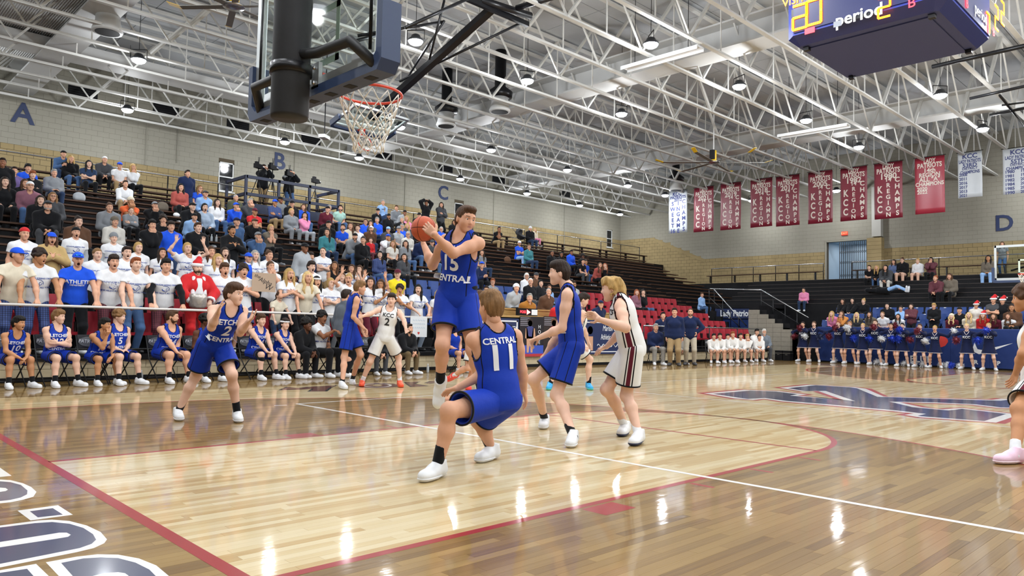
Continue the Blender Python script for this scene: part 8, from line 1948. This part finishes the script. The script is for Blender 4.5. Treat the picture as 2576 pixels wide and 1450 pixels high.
for i, (px, py, arms, hc, c0, c1) in enumerate(CHEER):
    x = 28.75; p = at(px, py, 'x', x); s = min(1.06, max(.88, p[2]/1.6)); rz = PI+.1
    lab = 'cheerleader with %s pom-poms, %s from the corner stair' % (c0 if c0 == c1 else c0+' and '+c1, ordinal(i))
    o, T = place((x, p[1], 0), rz, s, 'wide', arms, 0., 'dress', '161d3c', 'skirt', '161d3c', 'ponytail', hc, '', 'pale' if i % 3 else 'skin', lab, 'cheerleaders', True, i % 2)
    J = T['J']; R = Matrix.Rotation(rz, 3, 'Z')
    if 'ct' not in T: 
        Rp = T['B'].pf(); hem = J['pel']-Rp[:, 2]*.3; T['ct'] = MB().tube([hem+Rp[:, 0]*.252*math.cos(a)+Rp[:, 1]*.252*math.sin(a) for a in np.linspace(0, 2*PI, 33)[:-1]], .01, 6, closed=True).mesh('skirt_hem', M_CTR, True)
        f, l, u = T['B'].tf().T; c = J['che']; mb = MB(); tm = tpiece(T, 'dress'); bv = BVHTree.FromPolygons([v.co for v in tm.vertices], [tuple(q.vertices) for q in tm.polygons])
        for sg in (-1, 1):
            P = []
            for a, b in ((.085, .03), (.05, -.05), (.0, -.115)):
                q = c+f*.5+l*sg*a+u*b; h_ = bv.ray_cast(Vector(q), Vector(-f), 1.); P.append(np.array(h_[0])+f*.004 if h_[0] else q-f*.38)
            mb.tube(P, .009, 6)
        T['cv'] = mb.mesh('neck_braid', M_CTR, True); q = print_on(None, tm, T['B'], 'KCC', .6, .12, M_PRW, name='emblem'); T['ce'] = q.data; bpy.data.objects.remove(q)
    link('skirt_hem', T['ct'], o); link('neck_braid', T['cv'], o); link('emblem', T['ce'], o)
    for k, c in ((0, c0), (1, c1)):
        w = J['wr'][k]+nrm(J['hand'][k][0])*.06; w = np.array(R @ Vector(w*s))+np.array([x, p[1], 0]); pom(w, {'maroon': '6a1f2c', 'blue': '2040b8'}.get(c, c), '%s foil pom-pom in the %s hand of the %s cheerleader' % (c, ('left', 'right')[k], ordinal(i)), 1.05)
for i, (px, py, c) in enumerate(((2098, 912, 'white'), (2205, 917, 'white'), (2217, 915, 'white'), (2275, 921, 'white'), (2300, 921, 'white'), (2322, 922, 'white'), (2368, 924, 'white'), (2382, 924, 'white'), (2392, 926, 'blue'), (2415, 928, 'white'))):
    p = at(px, py, 'x', 28.95); pom((28.95, p[1], .12), '2040b8' if c == 'blue' else 'white', '%s pom-pom lying on the floor, %s along the cheer line' % (c, ordinal(i)), 1.)

# ================================================================== camera platform and loose things
pl = empty('camera_platform', (0, 0, 0), 0, 'navy railed camera platform against the long wall', 'platform')
a, b_ = at(600, 500, 'y', 22.2)[0], at(832, 500, 'y', 22.2)[0]; M_PLT = mat('platform_navy', '1a2440', .5)
MB().box((a, 21.6, 4.9), (b_, 23.3, 5.62)).build('deck', M_PLT, pl)
for z in (5.95, 6.6):
    for q0, q1 in (((a, 21.6, z), (b_, 21.6, z)), ((b_, 21.6, z), (b_, 23.3, z)), ((a, 21.6, z), (a, 23.3, z))): MB().bar(q0, q1, .09, .11).build('rail', M_PLT, pl)
for x in (a, (a*2+b_)/3, (a+2*b_)/3, b_): MB().bar((x, 21.6, 5.6), (x, 21.6, 6.65), .09, .09).build('post', M_PLT, pl)
for x in (a, b_): MB().bar((x, 23.3, 5.6), (x, 23.3, 6.65), .09, .09).build('post', M_PLT, pl)
def tripod(p, h, label, big=True):
    t = empty('camera_tripod', p, .4, label, 'camera', 'video cameras')
    for k in range(3): q = 2*PI*k/3; MB().tube([(.42*math.cos(q), .42*math.sin(q), 0), (0, 0, h*.8)], .016, 6).build('leg', M_BLKM, t, True)
    MB().tube([(0, 0, h*.5), (0, 0, h)], .02, 6).build('column', M_BLKM, t, True); cm = MB().box((-.2, -.07, h), (.16, .07, h+.17)).build('camera_body', M_BLK, t); MB().tube([(.16, 0, h+.08), (.3, 0, h+.08)], .05, 10).build('lens', M_BLKM, cm, True); MB().box((-.16, -.05, h+.17), (-.02, .05, h+.25)).build('viewfinder', M_BLK, cm)
    if big: MB().tube([(0, 0, h+.17), (0, .02, h+.45)], .012, 5).build('antenna', M_BLKM, cm); MB().tube([(0, 0, h+.17), (0, -.05, h+.45)], .012, 5).build('antenna', M_BLKM, cm)
for px, lab, bg, h in ((648, 'broadcast camera on tripod left on the platform', True, 1.55), (684, 'broadcast camera on tripod with two aerials on the platform', True, 1.6), (726, 'shoulder camera on tripod held by the second operator', True, 1.45), (793, 'small camera alone on a tripod at the platform end', False, 1.35)):
    p = at(px, 480, 'y', 22.5); tripod((p[0], 22.5, 5.62), h, lab, bg)
for px, lab, bot in ((662, 'camera operator in black with headphones and khaki trousers', 'khaki'), (728, 'camera operator in black jacket and jeans', 'denim')):
    p = at(px, 430, 'y', 22.95); place((p[0], 22.95, 5.62), -PI/2, 1.05, 'stand', 'cam', 0., 'coat', 'black', 'pants', bot, 'short', 'hdark', 'headset' if bot == 'khaki' else 'capback:black', 'skin', lab, 'camera operators')
tp = at(1209, 712, 'y', TY(2)+.1); tripod((tp[0], TY(2)+.1, TZ(2)), .95, 'small video camera on tripod in the blue seats', False)
tp = at(2009, 900, 'z', 0); tripod((30.0, 9.25, 0), 1.25, 'tripod with flat display case by the stair wall', False)
# pot, posters, sign
t = empty('cardboard_sign', at(664, 712, 'y', 10.75), .0, 'cardboard sign reading the Alpha W held among the students', 'sign'); MB().box((-.28, -.006, -.2), (.28, .006, .22)).build('sheet', mat('cardboard', 'b39c86', .8), t)
for tx, q, sz in (('the', (-.16, -.008, .14), .11), ('Alpha', (.03, -.008, .03), .14), ('W', (.1, -.008, -.1), .17)): lettering(tx, sz, M_PRB, t, q, (1, .0, -.35), (.35, 0, 1), .001, font_shear=.2)
pp = at(1053, 822, 'y', 10.40); t = empty('white_poster', pp, 0, 'white hand drawn poster with a small red heart hanging over the rail', 'poster'); MB().box((-.27, -.006, -.27), (.27, .0, .26)).build('sheet', mat('poster_paper', 'd9dde0', .7), t)
hp = [(.035*math.sin(a)**3, -.008, -.17+.0028*(13*math.cos(a)-5*math.cos(2*a)-2*math.cos(3*a)-math.cos(4*a))) for a in np.linspace(0, 2*PI, 25)[:-1]]; MB().add(hp, [tuple(range(24))]).build('heart', mat('heart_red', 'c0392f', .6), t)
for k, (z, n) in enumerate(((.16, 5), (.07, 7), (-.03, 6))): MB().tube([(-.2+.4*i/(n*3), -.008, z+.02*math.sin(i*2.1)) for i in range(n*3+1)], .004, 4).build('faint_script', mat('pale_blue_ink', 'b4cbe0', .7), t)
sp = at(493, 756, 'y', 10.72); t = empty('silver_pot', (sp[0], 10.62, sp[2]-.17), 0, 'crumpled silver pot in the hands of the santa', 'pot'); MB().lathe([(.13, 0), (.17, .05), (.18, .22), (.175, .3), (.165, .3), (.165, .1)], 20).build('bowl', mat('silver_foil', 'b9b4ae', .35, metal=.6, bump=.8, bscale=18), t, True); MB().tube([(.17, -.05, .24), (.2, 0, .25), (.17, .05, .24)], .008, 5).build('handle', M_STEEL, t)
def bottle(p, label, c='dfe6ea'):
    t = empty('water_bottle', p, 0, label, 'bottle', 'water bottles'); MB().lathe([(.03, 0), (.033, .02), (.033, .14), (.013, .18), (.013, .2)], 12).build('bottle', mat('clear_plastic_'+c, c, .15, trans=.5), t, True); MB().lathe([(.015, .2), (.015, .22)], 10).build('cap', M_WP, t)
bottle(tuple(at(1076, 938, 'z', 0)), 'clear bottle standing on the floor by the platform wall')
for px, py, y, lab in ((355, 955, 9.75, 'water bottle under the bench beside the shouting fair player'), (515, 950, 9.8, 'water bottle under the bench behind the clapping player'), (655, 948, 9.8, 'water bottle under the bench by the knee sleeve player')): q = at(px, py, 'y', y); bottle((q[0], y, 0), lab)
for k, (px, py, lab) in enumerate(((533, 585, 'first water bottle on the bleachers below the yawning woman'), (545, 587, 'second water bottle on the bleachers below the yawning woman'))): y, z = srow(9); q = at(px, py, 'y', y+.1); bottle((q[0], y+.1, z), lab)
def bag(p, s, c, label, rz=0.):
    t = empty('bag', p, rz, label, 'bag', 'bags'); V, Q = surf([('e', (0, 0, .14*s), (.12*s, .19*s, .15*s)), ('c', (.03, -.1*s, .06), (.03, .1*s, .06), .08*s, .08*s)], .014, .05, cuts=[((0, 0, 0), (0, 0, -1))]); piece('sack', (V, Q), M_CLOTH, t, c); MB().tube([(-.02, -.08*s, .26*s), (-.02, -.05*s, .36*s), (-.02, .05*s, .36*s), (-.02, .08*s, .26*s)], .01, 5).build('strap', M_BLKM, t, True)
for px, py, k, c, s, lab in ((200, 487, 4, 'lgrey', .9, 'white plastic bag on the bleachers below the upper rail'), (410, 500, 4, 'hgrad', 1., 'mottled tote bag beside the rust sweater woman'), (445, 523, 5, 'white', .5, 'white paper cup bag below the rust sweater woman'), (1277, 655, 7, 'brown', .9, 'brown bag left of the folded arms man'), (640, 430, 0, 'black', .8, 'black bag at the platform edge')):
    y, z = srow(k); q = at(px, py, 'y', y+.1); bag((q[0], y+.12, z), s, c, lab, -PI/2)
bag((FSX(6)+.2, at(1978, 790, 'x', FSX(6))[1], FSZ(6)-.6), 1.6, 'b89a2a', 'large mustard yellow bag by the corner stair', PI)
for k, (px, lab) in enumerate(((1965, 'first black equipment case on the floor by the stair wall'), (1985, 'second black equipment case on the floor by the stair wall'))):
    q = at(px, 900, 'x', 29.3); t = empty('equipment_case', (29.2, q[1], 0), 0, lab, 'case', 'equipment cases'); MB().box((-.15, -.16, 0), (.15, .16, .42)).build('shell', M_BLK, t); MB().box((-.156, -.17, .3), (.156, .17, .32)).build('lid_seam', M_STEEL, t); MB().tube([(-.16, -.05, .25), (-.18, 0, .25), (-.16, .05, .25)], .01, 5).build('handle', M_STEEL, t)
t = empty('baby_stroller', (at(1310, 600, 'y', 22.6)[0], 22.55, 5.45), -PI/2, 'black baby stroller at the upper rail', 'stroller')
V = surf([('e', (0, 0, .55), (.3, .2, .2))], .02, cuts=[((0, 0, .62), (.5, 0, 1))]); piece('seat_shell', V, M_CLOTH, t, 'black'); V = surf([('e', (-.18, 0, .78), (.2, .2, .2))], .02, subs=[('e', (-.02, 0, .7), (.2, .18, .18))]); piece('canopy', V, M_CLOTH, t, 'dgrey')
for x, y in ((.28, -.18), (.28, .18), (-.26, -.2), (-.26, .2)): MB().tube([(x+.11*math.cos(q), y, .11+.11*math.sin(q)) for q in np.linspace(0, 2*PI, 15)[:-1]], .016, 5, closed=True).build('wheel', M_BLKM, t, True)
for y in (-.2, .2): MB().tube([(.28, y, .11), (-.1, y, .6), (-.5, y, 1.0)], .012, 6).build('frame', M_BLKM, t, True)
MB().tube([(-.5, -.2, 1.0), (-.5, .2, 1.0)], .014, 6).build('handle', M_BLKM, t, True)
bpy.data.scenes.remove(TMP)
